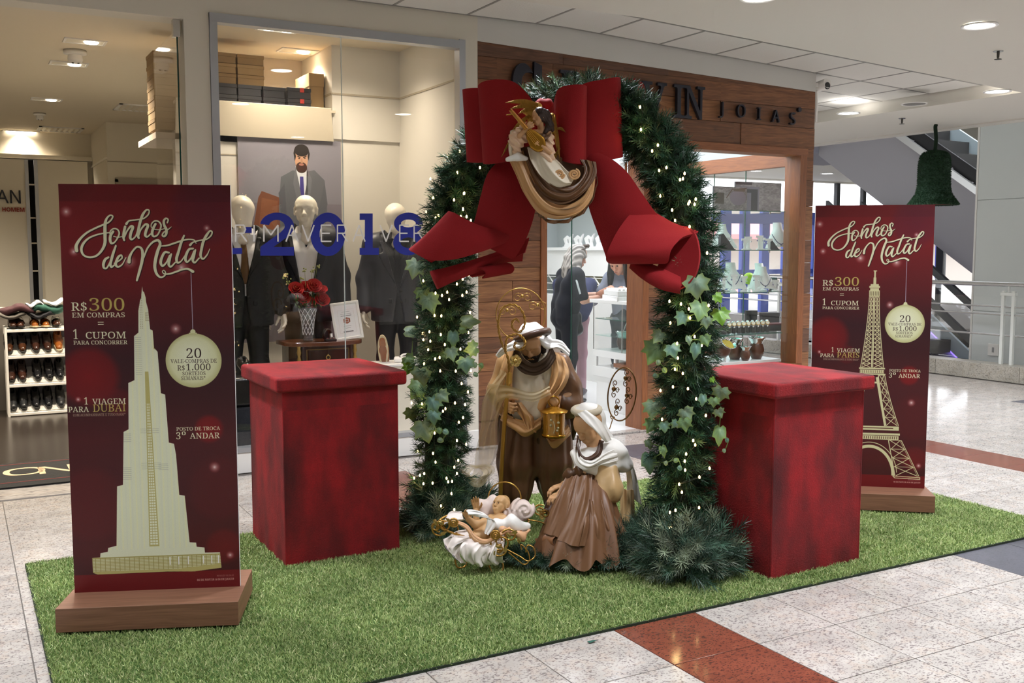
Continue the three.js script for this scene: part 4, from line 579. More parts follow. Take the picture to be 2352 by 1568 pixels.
{ // customer seen from behind
  const t = thing('person', 'woman with wavy grey blonde hair in dark navy clothes leaning on the shop counter', 'person', [5.66, 0.012, -9.02], 1.35); t.scale.setScalar(0.965);
  const j = joints({ head: V(0.0, 1.6, 0.13), neck: V(0, 1.46, 0.05), chest: V(0, 1.28, 0.03), shL: V(0.19, 1.39, 0.04), shR: V(-0.19, 1.39, 0.05), elR: V(-0.27, 1.13, 0.1), wrR: V(-0.2, 1.16, 0.36), elL: V(0.26, 1.15, 0.16), wrL: V(0.12, 1.17, 0.38), pelvis: V(0, 0.93, -0.04), waist: V(0, 1.07, -0.01) });
  dress(t, j, { skin: skinPale, head: [0.35, 0.1, 0], sleeve: 0.42, wide: 1.15, belly: 0.02, topMat: cloth(0x10121c), pants: cloth(0x0d0f18), shoes: M.black, dirR: V(0.2, -0.1, 1), nrmR: V(0, -1, 0), sideR: -1, curlR: 0.15, dirL: V(-0.2, -0.1, 1), nrmL: V(0, -1, 0), sideL: 1 });
  const h = []; for (let i = 0; i < 26; i++) { const a = -2.6 + 5.2 * (i / 25), c = j.head; const x = Math.sin(a) * 0.085, z = -Math.cos(a) * 0.095; const p0 = V(c.x + x * 0.55, c.y + 0.09, c.z + z * 0.5), p1 = V(c.x + x * 1.15, c.y + 0.0, c.z - 0.02 + z * 1.1), p2 = V(c.x + x * 1.5 + rr(-0.02, 0.02), c.y - 0.12, c.z - 0.05 + z * 1.1), p3 = V(c.x + x * 1.55 + rr(-0.03, 0.03), c.y - 0.24 + rr(-0.03, 0.03), c.z - 0.06 + z * 1.0 + rr(-0.02, 0.02)); if (Math.abs(a) < 1.9) h.push(...chain(p0, 0.032, p1, 0.026, p2, 0.022, p3, 0.01)); else h.push(...chain(p0, 0.03, p1, 0.018)); }
  h.push([0, j.head.y + 0.045, j.head.z - 0.03, 0.088, 0, j.head.y + 0.05, j.head.z + 0.0, 0.085]);
  const hg = flesh(h, 0.009, 0.014, (X, Y, Z, D) => D + 0.004 * Math.sin(X * 210 + Math.sin(Y * 30) * 2)); { const p = hg.attributes.position, c = new Float32Array(p.count * 3); for (let i = 0; i < p.count; i++) { const k = 0.5 + 0.5 * Math.sin(p.getX(i) * 170 + p.getY(i) * 40), d = 0.16 + 0.26 * k; c.set([d, d * 0.93, d * 0.84], i * 3); } hg.setAttribute('color', new THREE.BufferAttribute(c, 3)); }
  const hair = part('hair', hg, std(0xffffff, 0.5, { vertexColors: true }), t);
  part('sunglasses', [tube([V(-0.09, j.head.y + 0.07, j.head.z + 0.0), V(-0.075, j.head.y + 0.1, j.head.z + 0.09), V(0, j.head.y + 0.115, j.head.z + 0.115), V(0.075, j.head.y + 0.1, j.head.z + 0.09), V(0.09, j.head.y + 0.07, j.head.z + 0.0)], 0.006, 24, 6), ball(0.024, -0.04, j.head.y + 0.115, j.head.z + 0.1, 12), ball(0.024, 0.04, j.head.y + 0.115, j.head.z + 0.1, 12)], std(0x3a2412, 0.25), t);
  part('sleeve_trim', tube([V(-0.215, 1.41, 0.0), V(-0.262, 1.36, 0.015), V(-0.292, 1.28, 0.03), V(-0.305, 1.2, 0.05)], 0.012, 16, 6), std(0xb9c4c4, 0.6), t);
}
{ // second customer, mostly hidden, bending over the counter
  const t = thing('person', 'person in a dark blue top and pink trousers bending over the counter beyond the woman', 'person', [6.0, 0.012, -9.42], 2.5); t.scale.setScalar(0.93);
  const j = joints({ pelvis: V(0, 0.95, -0.1), waist: V(0, 1.08, 0.0), chest: V(0, 1.24, 0.16), neck: V(0, 1.35, 0.3), head: V(0.1, 1.42, 0.42), shL: V(0.18, 1.31, 0.24), shR: V(-0.18, 1.31, 0.24), elL: V(0.22, 1.12, 0.36), wrL: V(0.08, 1.14, 0.5), elR: V(-0.22, 1.12, 0.36), wrR: V(-0.08, 1.14, 0.5), hipL: V(0.09, 0.92, -0.08), hipR: V(-0.09, 0.92, -0.08) });
  dress(t, j, { skin: skinPale, head: [0.6, 0.3, 0], topMat: cloth(0x2c3052), pants: cloth(0xb08a94), shoes: std(0x4a3a44, 0.6), belly: 0.05, wide: 1.15, pantFat: 0.004 });
  part('hair', flesh([[0.1, 1.46, 0.38, 0.092, 0.1, 1.44, 0.4, 0.09], [0.1, 1.42, 0.34, 0.07, 0.1, 1.32, 0.34, 0.05]], 0.01, 0.02), std(0x3a2a20, 0.7), t);
  const b = thing('handbag', 'black leather handbag hanging beside the pink trousers', 'bag', [5.83, 0.72, -9.12], 1.2); part('bag_body', flesh([[-0.12, 0.06, 0, 0.06, 0.12, 0.06, 0, 0.06], [-0.1, 0.2, 0, 0.045, 0.1, 0.2, 0, 0.045], [-0.12, 0.06, 0, 0.06, -0.1, 0.2, 0, 0.045], [0.12, 0.06, 0, 0.06, 0.1, 0.2, 0, 0.045]], 0.012, 0.05), phys(0x0c0c0d, 0.4, { clearcoat: 0.3 }), b); part('strap', tube([V(-0.1, 0.22, 0), V(-0.06, 0.42, 0.01), V(0.06, 0.42, 0.01), V(0.1, 0.22, 0)], 0.008, 20, 6), M.black, b);
}
{ // shop assistant
  const t = thing('person', 'young woman with long dark hair in a grey t-shirt handling jewellery behind the counter', 'person', [6.2, 0.012, -8.66], -1.05); t.scale.setScalar(0.955);
  const j = joints({ head: V(-0.03, 1.55, 0.19), neck: V(0, 1.44, 0.09), chest: V(0, 1.28, 0.05), shL: V(0.17, 1.37, 0.07), shR: V(-0.17, 1.37, 0.07), elL: V(0.27, 1.2, 0.16), wrL: V(0.08, 1.27, 0.35), elR: V(-0.26, 1.2, 0.18), wrR: V(-0.03, 1.28, 0.37), waist: V(0, 1.07, 0.0) });
  dress(t, j, { skin: skinM, head: [0.5, -0.12, 0.05], sleeve: 0.4, wide: 0.95, topMat: cloth(0x7f8594), pants: cloth(0x1a1c24), shoes: M.black, dirL: V(-0.8, -0.1, 0.4), nrmL: V(0, -1, 0.2), sideL: 1, curlL: 0.6, dirR: V(0.6, -0.05, 0.4), nrmR: V(0, -1, 0.2), sideR: -1, curlR: 0.6 });
  const c = j.head, h = [[c.x, c.y + 0.05, c.z - 0.045, 0.088, c.x, c.y + 0.045, c.z - 0.02, 0.086]];
  for (const s of [-1, 1]) for (let i = 0; i < 4; i++) h.push(...chain(V(c.x + s * 0.03, c.y + 0.1, c.z - 0.02), 0.03, V(c.x + s * (0.085 + i * 0.004), c.y + 0.02 - i * 0.01, c.z + 0.015 - i * 0.03), 0.026, V(c.x + s * 0.1, c.y - 0.12, c.z - i * 0.035), 0.03, V(c.x + s * (0.11 - i * 0.01), c.y - 0.3, c.z - 0.02 - i * 0.03), 0.022));
  part('hair', flesh(h, 0.009, 0.02, (X, Y, Z, D) => D + 0.002 * Math.sin(X * 260)), std(0x15100e, 0.4), t);
  const eye = []; { const m = mat4(j.head, [0.5, -0.12, 0.05]); for (const s of [-1, 1]) eye.push(ball(0.0105, 0, 0, 0, 10).translate(...V(s * 0.031, 0.004, 0.078).applyMatrix4(m).toArray())); part('eyes', eye, std(0x1a1210, 0.2), t); const lips = flesh(xf([[-0.018, -0.068, 0.09, 0.006, 0.018, -0.068, 0.09, 0.006]], m), 0.004, 0.006); part('lips', lips, std(0x8a3f45, 0.5), t); const br = xf([[-0.048, 0.028, 0.073, 0.004, -0.016, 0.031, 0.086, 0.004], [0.048, 0.028, 0.073, 0.004, 0.016, 0.031, 0.086, 0.004]], m); part('eyebrows', flesh(br, 0.004, 0.004), std(0x17100d, 0.7), t); }
  part('watch', at(new THREE.TorusGeometry(0.032, 0.009, 8, 20).rotateY(1.1), j.wrL.x + 0.02, j.wrL.y - 0.01, j.wrL.z - 0.02), M.white, t);
}
// ---- mannequins: jacket with an open front, lapels, shirt, tie, trousers
const mannequinSkin = phys(0xf1ead9, 0.35, { clearcoat: 0.2 });
function mannequin(label, pos, turn, o) {
  const t = thing('mannequin', label, 'mannequin', pos, turn); t.scale.setScalar(o.s ?? 1.05); const j = joints(o.j);
  const m = (k) => k;
  const geos = [headGeo(j.head, o.head ?? [0, 0, 0], 1.02, o.kind, chain(V(0, 1.435, -0.02), 0.056, j.head.clone().lerp(j.neck, 0.3), 0.05))];
  for (const s of ['L', 'R']) { const W = j['wr' + s], d = V(s === 'L' ? 0.06 : -0.06, -1, 0.25); geos.push(handGeo(W, d, V(s === 'L' ? -1 : 1, 0, 0.25), s === 'L' ? 1 : -1, o.curl ?? 0.35, 1.12, chain(j['el' + s].clone().lerp(W, 0.8), 0.034, W, 0.029))); }
  part('body', geos, mannequinSkin, t);
  const torso = torsoBones(j, 1.02), armsB = ['L', 'R'].flatMap((s) => armBones(j, s, 0.98));
  const zf0 = (Y) => 0.0, vee = (Y) => o.open(Y), front = (X, Y, Z) => Z > 0.02 ? Math.abs(X) - vee(Y) : 1;
  part('shirt', flesh(fat(torso, 0.004), 0.012, 0.045, (X, Y, Z, D) => Math.max(D, Math.hypot(X, Z) < 0.1 ? Y - 1.49 : -1, 0.98 - Y, o.bare && Z > 0 ? (Y - 1.36) * 0.3 - Math.abs(X) : -1)), o.shirt, t);
  part('collar', [sheet((u, v) => { const a = (u - 0.5) * 5.2; return V(Math.sin(a) * (0.072 + 0.014 * v), 1.525 - 0.055 * v * (0.6 + 0.8 * Math.abs(u - 0.5)) - 0.03 * Math.cos(a) * 0.5, Math.cos(a) * -0.0 + (Math.cos(a)) * (-0.068 - 0.014 * v) * -1 + 0.0); }, 30, 3, 0.006).rotateY(Math.PI)], o.shirt, t);
  if (o.tie) part('tie', flesh(fat(torso, 0.012), 0.009, 0.045, (X, Y, Z, D) => Math.max(D, Math.abs(X) - (Y > 1.4 ? 0.022 : 0.02 + (1.4 - Y) * 0.06), -Z + 0.03, Y - 1.465, 1.12 - Y)), o.tie, t);
  if (o.vest) part('vest', flesh(fat(torso, 0.01), 0.012, 0.045, (X, Y, Z, D) => Math.max(D, Z > 0.02 ? (Y > 1.25 ? (Y - 1.25) * 0.42 - Math.abs(X) : -1) : -1, 1.0 - Y, Y - 1.46)), o.vest, t);
  const jb = fat([...torso, ...armsB, ...chain(j.pelvis.clone().add(V(0.07, 0.02, 0)), 0.112, V(0.075, 0.83, 0.005), 0.115), ...chain(j.pelvis.clone().add(V(-0.07, 0.02, 0)), 0.112, V(-0.075, 0.83, 0.005), 0.115)], 0.024), wr = wrinkle(0.003, 12);
  const jac = (X, Y, Z, D) => Math.max(wr(X, Y, Z, D), -front(X, Y, Z), 0.8 - Y + Math.abs(X) * 0.05, Math.hypot(X, Z) < 0.085 ? Y - 1.5 : -1);
  part('jacket', flesh(jb, 0.0115, 0.045, jac), o.suit, t);
  for (const s of [-1, 1]) part('lapel', flesh(fat(torso, 0.036), 0.0095, 0.045, (X, Y, Z, D) => { const x = X * s, w = vee(Y), l = 0.075 * sstep(Y, o.btn ?? 1.12, 1.36) * (Y > 1.375 && x > w + 0.035 ? 0 : 1); return Math.max(D, w - x, x - w - l, 0.02 - Z, Y - 1.47, (o.btn ?? 1.12) - Y); }), o.suit, t);
  for (let i = 0; i < 2; i++) { const y = (o.btn ?? 1.12) - i * 0.09; part('button', at(new THREE.SphereGeometry(0.011, 10, 6).scale(1, 1, 0.4), 0.02, y, 0.148), M.black, t); }
  part('pocket_flap', [-1, 1].map((s) => at(box(0.11, 0.035, 0.012, 0, 0, 0, 0.004).rotateY(s * 0.5), s * 0.1, 0.98, 0.125)), o.suit, t);
  part('trousers', flesh(fat([...legBones(j, 0.98), ...chain(j.waist.clone().lerp(j.pelvis, 0.6), 0.1, j.pelvis, 0.108)], 0.004), 0.013, 0.04, wrinkle(0.004, 8)), o.pants ?? o.suit, t);
  for (const g of shoeGeo(j)) part('shoe', g, phys(0x17100d, 0.25, { clearcoat: 0.5 }), t);
  part('base_plate', cyl(0.19, 0.19, 0.01, 0, -0.006, 0, 32), M.steel, t); part('ankle_rod', cyl(0.007, 0.007, 0.2, -0.09, 0.09, -0.11, 8), M.steel, t);
  return t;
}
const open1 = (Y) => Y < 1.12 ? 0.006 + Math.max(0, 1.0 - Y) * 0.12 : 0.006 + (Y - 1.12) * 0.25;
const suit = (c, r = 0.6) => phys(c, r, { sheen: 0.25, sheenRoughness: 0.5, sheenColor: new THREE.Color(0x666677) });
const py0 = 0.168;
mannequin('egg-headed white mannequin in a black suit with a gold tie beside the banner', [onZ(556, 470, -8.02).x, py0, -8.02], -0.15, { which: 'left', kind: 'egg', head: [0, 0.4, 0], open: open1, suit: suit(0x0d0e10), shirt: std(0xf2f2f4, 0.7), tie: std(0x6a4a22, 0.35), s: 1.06 });
mannequin('white mannequin with sculpted face, navy jacket and open white shirt behind the roses', [onZ(702, 470, -8.1).x, py0, -8.1], -0.32, { which: 'middle', kind: 'face', head: [0, -0.1, 0], open: (Y) => Y < 1.02 ? 0.035 + (1.02 - Y) * 0.12 : 0.035 + (Y - 1.02) * 0.16, btn: 1.0, bare: true, suit: suit(0x12141f), shirt: std(0xf4f3f0, 0.75), s: 1.075, curl: 0.3, j: { wrR: V(-0.31, 0.93, 0.08), elR: V(-0.27, 1.17, -0.01) } });
mannequin('egg-headed white mannequin in a shiny grey three-piece suit beside the leafy arch', [onZ(908, 470, -8.1).x, py0, -8.1], -0.25, { which: 'right', kind: 'egg', head: [0, 0.15, 0], open: (Y) => Y < 1.06 ? 0.006 + (1.06 - Y) * 0.16 : 0.006 + (Y - 1.06) * 0.27, btn: 1.06, suit: phys(0x33343c, 0.4, { sheen: 0.6, sheenRoughness: 0.3, sheenColor: new THREE.Color(0x8a8c99) }), pants: suit(0x10111a), shirt: std(0x191a22, 0.6), vest: std(0x24262c, 0.6), tie: std(0x14151c, 0.5), s: 1.045 });
// ------------------------------------------------------------------ atrium edge and what lies beyond
const far = struct('wall_far');
const blue = std(0x2446a8, 0.45), FZ = -20;
mesh('far_wall', [span(7.3, 11.5, 0, 4, FZ - 0.2, FZ), span(28, 30.2, -4, 6.6, FZ - 0.2, FZ + 12), span(7.3, 30, 3.46, 6.6, FZ - 0.2, FZ)], M.plaster, far);
const fx = (px) => onZ(px, 500, FZ).x, fy = (py) => onZ(1760, py, FZ).y;
mesh('blue_header', span(fx(1640), fx(1880) + 0.4, fy(514), fy(486), FZ - 0.1, FZ + 0.1), blue, far);
[1668, 1711, 1757, 1807, 1874].forEach((p, i) => { const m = mesh('blue_door_post', span(fx(p) - 0.13, fx(p) + 0.13, 0, fy(486), FZ - 0.06, FZ + 0.06), blue, far); m.name = 'blue_door_post' + (i ? '_00' + i : ''); });
mesh('blue_door_rail', span(fx(1640), fx(1880), 1.0, 1.12, FZ - 0.04, FZ + 0.04), blue, far);
[1921, 1981, 2040].forEach((p, i) => { const m = mesh('mullion', span(fx(p) - 0.06, fx(p) + 0.06, 0, 3.46, FZ - 0.06, FZ + 0.06), M.dark, far); m.name = 'mullion' + (i ? '_00' + i : ''); });
mesh('end_glass', span(11.5, 28, 0, 3.46, FZ - 0.02, FZ - 0.01), M.pane, far);
mesh('ceiling_far', [span(10.4, 30, 3.5, 3.7, FZ, -13.9)], M.plaster, ceiling);
// side glazing of the atrium, daylight outside
mesh('atrium_wall', [span(22, 22.2, 3.2, 6.6, -14, 6.2), span(22, 22.2, -4.2, -0.6, -14, 6.2)], M.plaster, far);
for (let i = 0; i < 8; i++) { const m = mesh('atrium_mullion', span(21.95, 22.1, -0.6, 3.2, -13.8 + i * 2.6, -13.62 + i * 2.6), M.white, far); m.name = 'atrium_mullion' + (i ? '_00' + i : ''); }
mesh('atrium_transom', span(21.96, 22.1, 1.1, 1.22, -14, 6), M.white, far); mesh('atrium_glass', span(22.04, 22.05, -0.6, 3.2, -14, 6), M.pane, far);
mesh('floor_lower', span(10, 30, -4.3, -4.1, -14, 6.2), std(0x9a948c, 0.4), far); mesh('wall_lower', [span(11.3, 11.4, -4.2, -0.01, -13.6, 6), span(11.3, 30, -4.2, -0.05, -13.7, -13.6)], std(0x9d988f, 0.8), far);
mesh('outside_ground', span(-20, 80, -4.5, -4.35, -80, -20.3), std(0x8f8f8c, 0.9), far); mesh('outside_pavement', span(6, 60, -0.3, -0.05, -40, -20.2), std(0xa8a6a0, 0.9), far);
{ const t = thing('red_awning', 'long red awning on the building across the street, beyond the far glass', 'awning', [12, 0, -34]); const g = extr(shapeOf([[0, 2.5], [1.6, 2.1], [1.6, 2.3], [0, 2.9]]), 40, 0); g.rotateY(-Math.PI / 2); part('canvas', at(g, 40, 0, 0), std(0xd08a8c, 0.8), t); part('wall', span(0, 40, 0, 3.2, -2, -0.05), std(0xcfc8bf, 0.8), t); for (let i = 0; i < 6; i++) part('post', span(2 + i * 7, 2.12 + i * 7, 0, 2.1, 1.4, 1.52), M.dark, t); }
// granite plinth, railing
const plinthMat = std(0xffffff, 0.35, { map: granite([176, 170, 158], [92, 88, 80], [160, 150, 132], 61) });
for (let i = 0; i < 14; i++) { const z = -13.6 + i * 1.2; const m = mesh('plinth_stone', metric(span(11.28, 11.56, 0, 0.2, z + 0.002, z + 1.198, 0.006), 1, rnd() * 3, rnd()), plinthMat, floor); m.name = 'plinth_stone' + (i ? '_' + String(i).padStart(3, '0') : ''); }
{
  const t = thing('railing', 'steel and glass balustrade on the granite plinth at the atrium edge', 'railing', [11.42, 0.2, -13.4]);
  const L = 14, rodZ = (y, r, x = 0) => { const c = cyl(r, r, L, 0, 0, 0, 12); c.rotateX(Math.PI / 2); return at(c, x, y, L / 2); };
  part('handrail', rodZ(1.0, 0.028), M.steel, t); for (const y of [0.62, 0.72, 0.36]) part('rail', rodZ(y, 0.012, y > 0.5 ? 0 : 0.02), M.steel, t);
  for (let i = 0; i <= 7; i++) { const z = 0.2 + ((-7.86 + 13.4 - 0.2) % 1.95) + i * 1.95; part('post', [span(-0.02, 0.02, 0, 0.92, z - 0.11, z - 0.07, 0.003), span(-0.02, 0.02, 0, 0.92, z + 0.03, z + 0.07, 0.003), span(-0.03, 0.03, 0.86, 0.9, z - 0.12, z + 0.08, 0.003), cyl(0.012, 0.012, 0.1, 0, 0.94, z - 0.02, 8)], std(0xdfe2dd, 0.4, { metalness: 0.2 }), t); if (i < 7) part('glass_panel', span(-0.005, 0.005, 0.04, 0.84, z + 0.1, z + 1.81), M.pane, t); }
}
{
  const t = thing('lift_shaft', 'wide pale grey clad shaft rising behind the railing at the right edge', 'column', [12.2, -4.1, -8.95]);
  const clad = phys(0xd2d8d6, 0.3, { clearcoat: 0.4, clearcoatRoughness: 0.1 });
  for (const [y0, y1] of [[0, 3.2], [3.2, 4.9], [4.9, 6.4], [6.4, 10.6]]) for (const [a, b] of [[0, 1.1], [1.1, 2.4]]) part('panel', span(0, 0.03, y0 + 0.003, y1 - 0.003, a + 0.003, b - 0.003, 0.002), clad, t);
  part('core', span(0.02, 1.6, 0, 10.6, 0.02, 2.38), clad, t); part('edge_strip', span(-0.004, 0.03, 0, 10.6, -0.03, 0.0, 0.003), M.white, t);
}
{ const p = onX(2283, 803, 12.19), t = thing('power_outlet', 'small white power outlet plate low on the grey shaft behind the railing', 'outlet', p); part('plate', box(0.02, 0.16, 0.16, -0.01, 0, 0, 0.004), M.white, t); part('socket', box(0.006, 0.07, 0.03, -0.022, 0, 0, 0.002), std(0x9a9a98, 0.5), t); }
// escalators: profile in the (z, y) plane, swept along x
function sweep(pts, w) { const g = extr(shapeOf(pts), w, 0); g.rotateY(-Math.PI / 2); return at(g, w, 0, 0); }
const ESM = { side: std(0xa5a2a6, 0.6), band: std(0xd8d8d6, 0.3, { metalness: 0.4 }), dark: std(0x1c1c1f, 0.6), lite: std(0xc8dbe4, 0.3), glass: M.pane, rubber: std(0x101012, 0.4), neon: glow(0x8a6cff, 1.6) };
function escalator(label, x, z0, y0, z1, y1, w, thickTop, thickLow, neon) {  // z0,y0 upper end; z1,y1 lower end of the top line
  const t = thing('escalator', label, 'escalator', [x, 0, 0]), dz = z1 - z0, dy = y1 - y0, P = (k, off) => [z0 + dz * k, y0 + dy * k + off];
  const poly = (a, b) => [P(0, a), P(1, a), P(1, b), P(0, b)];
  const up = (g) => g.rotateY(0);
  const sw = (pts, x0, wd) => { const s = shapeOf(pts.map(([z, y]) => [z, y])), g = extr(s, wd, 0); g.applyMatrix4(new THREE.Matrix4().set(0, 0, 1, x0, 0, 1, 0, 0, 1, 0, 0, 0, 0, 0, 0, 1)); const i = g.index; return flipped(g); };
  part('truss_cladding', sw([P(0, 0), P(1, 0), P(1, -thickLow), P(0, -thickTop)], 0, w), ESM.side, t); part('trim_band', sw(poly(0.07, -0.05), -0.02, 0.06), neon ? ESM.neon : ESM.band, t); part('trim_band', sw(poly(0.07, -0.05), w - 0.04, 0.06), neon ? ESM.neon : ESM.band, t);
  const n = Math.round(Math.abs(dz) / 0.4); for (let i = 0; i < n; i++) { const [z, y] = P((i + 0.5) / n, 0.02); part('step', span(0.14, w - 0.14, y - 0.1, y + 0.1, z - 0.2, z + 0.2), ESM.dark, t); }
  part('skirt', sw(poly(0.34, 0.08), w - 0.12, 0.05), ESM.lite, t); part('skirt', sw(poly(0.3, 0.08), 0.06, 0.04), ESM.dark, t);
  for (const xx of [0.08, w - 0.1]) { part('glass_side', sw(poly(0.98, 0.3), xx, 0.012), ESM.glass, t); part('handrail', sw(poly(1.1, 0.98), xx - 0.03, 0.07), ESM.rubber, t); }
  return t;
}
const flipped = (g) => { const p = flat(g), a = p.attributes; for (const k of ['position', 'normal', 'uv']) { const s = a[k].itemSize, r = a[k].array; for (let i = 0; i < a[k].count; i += 3) for (let c = 0; c < s; c++) { const q = r[(i + 1) * s + c]; r[(i + 1) * s + c] = r[(i + 2) * s + c]; r[(i + 2) * s + c] = q; } } p.computeVertexNormals(); return p; };
escalator('escalator with grey side cladding descending to the right behind the green bell', 14, -13.6, 4.72, -8.6, 1.42, 1.25, 1.36, 1.25, false);
escalator('lower escalator with violet light strips, seen through the railing by the banner', 12.7, -12.2, 1.35, -9.2, -0.85, 1.0, 0.6, 0.6, true);
{ const t = thing('escalator_landing', 'grey boxed landing at the top of the escalator', 'landing', [13.9, 3.4, -15.5]); part('soffit', [span(-1.6, 2.2, 0, 1.4, 0, 1.9)], std(0x8f8d96, 0.7), t); part('edge_band', span(-1.62, 2.22, 1.3, 1.4, 1.85, 1.93), ESM.band, t); }
{ const p = onX(2158, 585, 15.6), t = thing('screen', 'bluish advertising screen beyond the railing, right of the far banner', 'screen', p, -0.9); part('housing', box(0.12, 0.95, 0.62, 0, 0, 0, 0.01), M.dark, t); part('display', span(-0.075, -0.062, -0.42, 0.42, -0.27, 0.27), new THREE.MeshStandardMaterial({ color: 0x222244, emissive: 0x8fa0e8, emissiveIntensity: 0.55, roughness: 0.3, emissiveMap: tex(64, 64, (u, v) => { const n = fbm(u, v, 4, 3, 77); return [150 + 90 * n, 150 + 80 * n, 235]; }) }), t); part('stem', cyl(0.05, 0.05, 1.2, 0, -1.0, 0), M.dark, t); part('foot', cyl(0.3, 0.3, 0.04, 0, -1.6, 0), M.dark, t); }
{ const p = onY(1900, 398, 3.499); downlight(p, 14, 'small round downlight in the far ceiling between jewellery shop and banner', 'mall downlights', 1.3); }
{ const p = onY(1737, 392, 3.499); downlight(p, 14, 'round downlight of the far ceiling seen through the display window', 'mall downlights', 1.2); }
// ---- small fittings in the walkway ceiling
{ const t = thing('ceiling_speaker', 'round grey ceiling speaker between the two nearest downlights', 'speaker', onCeil(2100, 238, -0.131)); part('grille', lathe([[0, -0.006], [0.11, -0.006]], 28), std(0x8d8a86, 0.6, { bumpMap: fine, bumpScale: 0.003 }), t); part('ring', lathe([[0.11, -0.004], [0.128, -0.009], [0.13, 0]], 28), M.white, t); }
for (const [x, y, l] of [[2293, 118, 'sprinkler head under the brightest downlight in the top right corner'], [2072, 272, 'sprinkler head near the hanging green bell']]) { const t = thing('sprinkler', l, 'sprinkler', onCeil(x, y, -0.131)); part('escutcheon', lathe([[0, -0.002], [0.035, -0.004], [0.04, 0]]), M.steel, t); part('body', cyl(0.012, 0.01, 0.05, 0, -0.025, 0, 8), std(0x55524c, 0.4, { metalness: 0.6 }), t); part('deflector', [cyl(0.028, 0.028, 0.004, 0, -0.062, 0, 12), rod(V(0.012, -0.02, 0), V(0.006, -0.06, 0), 0.003, 5), rod(V(-0.012, -0.02, 0), V(-0.006, -0.06, 0), 0.003, 5)], std(0x55524c, 0.4, { metalness: 0.6 }), t); }
{ const p = onX(1876, 200, 7.5), t = thing('security_camera', 'white cylindrical security camera on the corner of the jewellery shop fascia', 'camera', [7.39, p.y, WALLZ - 0.03]); const c = cyl(0.05, 0.05, 0.16, 0, 0, 0, 18); c.rotateX(Math.PI / 2 - 0.15); part('housing', at(c, 0.08, 0, 0.02), M.white, t); part('bracket', span(0, 0.06, -0.02, 0.02, -0.03, 0.03, 0.004), M.white, t); part('conduit', cyl(0.022, 0.022, 0.3, 0.05, -0.2, -0.02, 12), M.white, t); part('lens', at(cyl(0.034, 0.034, 0.01, 0, 0, 0, 14).rotateX(Math.PI / 2), 0.08, -0.012, 0.1), M.black, t); }
// ---- green bell hanging from the ceiling edge
{
  const top = onCeil(2150, 286, -0.131), D = top.x * SY - top.z * CY, k = D / 2300, y = (py) => top.y - (py - 286) * k;
  const t = thing('hanging_bell', 'large dark green tinsel bell hanging from a green cord by the escalator', 'bell', [top.x, y(467), top.z]), H = (467 - 345) * k, R = 54 * k;
  const prof = [[0, H], [R * 0.3, H * 0.985], [R * 0.52, H * 0.93], [R * 0.6, H * 0.8], [R * 0.62, H * 0.6], [R * 0.62, H * 0.4], [R * 0.68, H * 0.22], [R * 0.86, H * 0.09], [R, 0.0], [R * 0.9, 0.015], [R * 0.6, H * 0.2], [R * 0.55, H * 0.5]];
  part('shell', lathe(prof, 40), std(0x12301c, 0.9), t);
  const blade = new THREE.ConeGeometry(0.0035, 0.03, 3), inst = new THREE.InstancedMesh(blade, std(0x1d4427, 0.7), 9000), m4 = new THREE.Matrix4(), q = new THREE.Quaternion(), cl = curve(prof.slice(0, 9).map((p) => V(p[0], p[1], 0)));
  for (let i = 0; i < 9000; i++) { const u = Math.sqrt(rnd()), p = cl.getPoint(u), tg = cl.getTangent(u), a = rnd() * 6.283, n = V(-tg.y, tg.x, 0); if (n.x < 0) n.negate(); n.add(V(rr(-1, 1), rr(-1, 1), rr(-1, 1)).multiplyScalar(0.8)).normalize(); q.setFromUnitVectors(V(0, 1, 0), n.applyAxisAngle(V(0, 1, 0), a)); m4.compose(V(p.x * Math.cos(a), p.y, -p.x * Math.sin(a)).addScaledVector(n, 0.008), q, V(1, 1, 1)); inst.setMatrixAt(i, m4); inst.setColorAt(i, new THREE.Color().setHSL(0.37, 0.4, rr(0.25, 0.7))); }
  inst.name = 'tinsel'; inst.userData.kind = 'stuff'; t.add(inst);
  part('red_lining', lathe([[0, 0.09], [R * 0.5, 0.07], [R * 0.82, 0.012]], 30), std(0x6a1420, 0.8), t); part('cord', tube([V(0, H, 0), V(0.01, H + 0.15, 0), V(-0.01, H + 0.28, 0), V(0, top.y - y(467), 0)], 0.022, 30, 7), std(0x16351f, 0.95, { bumpMap: fine, bumpScale: 0.01 }), t);
}
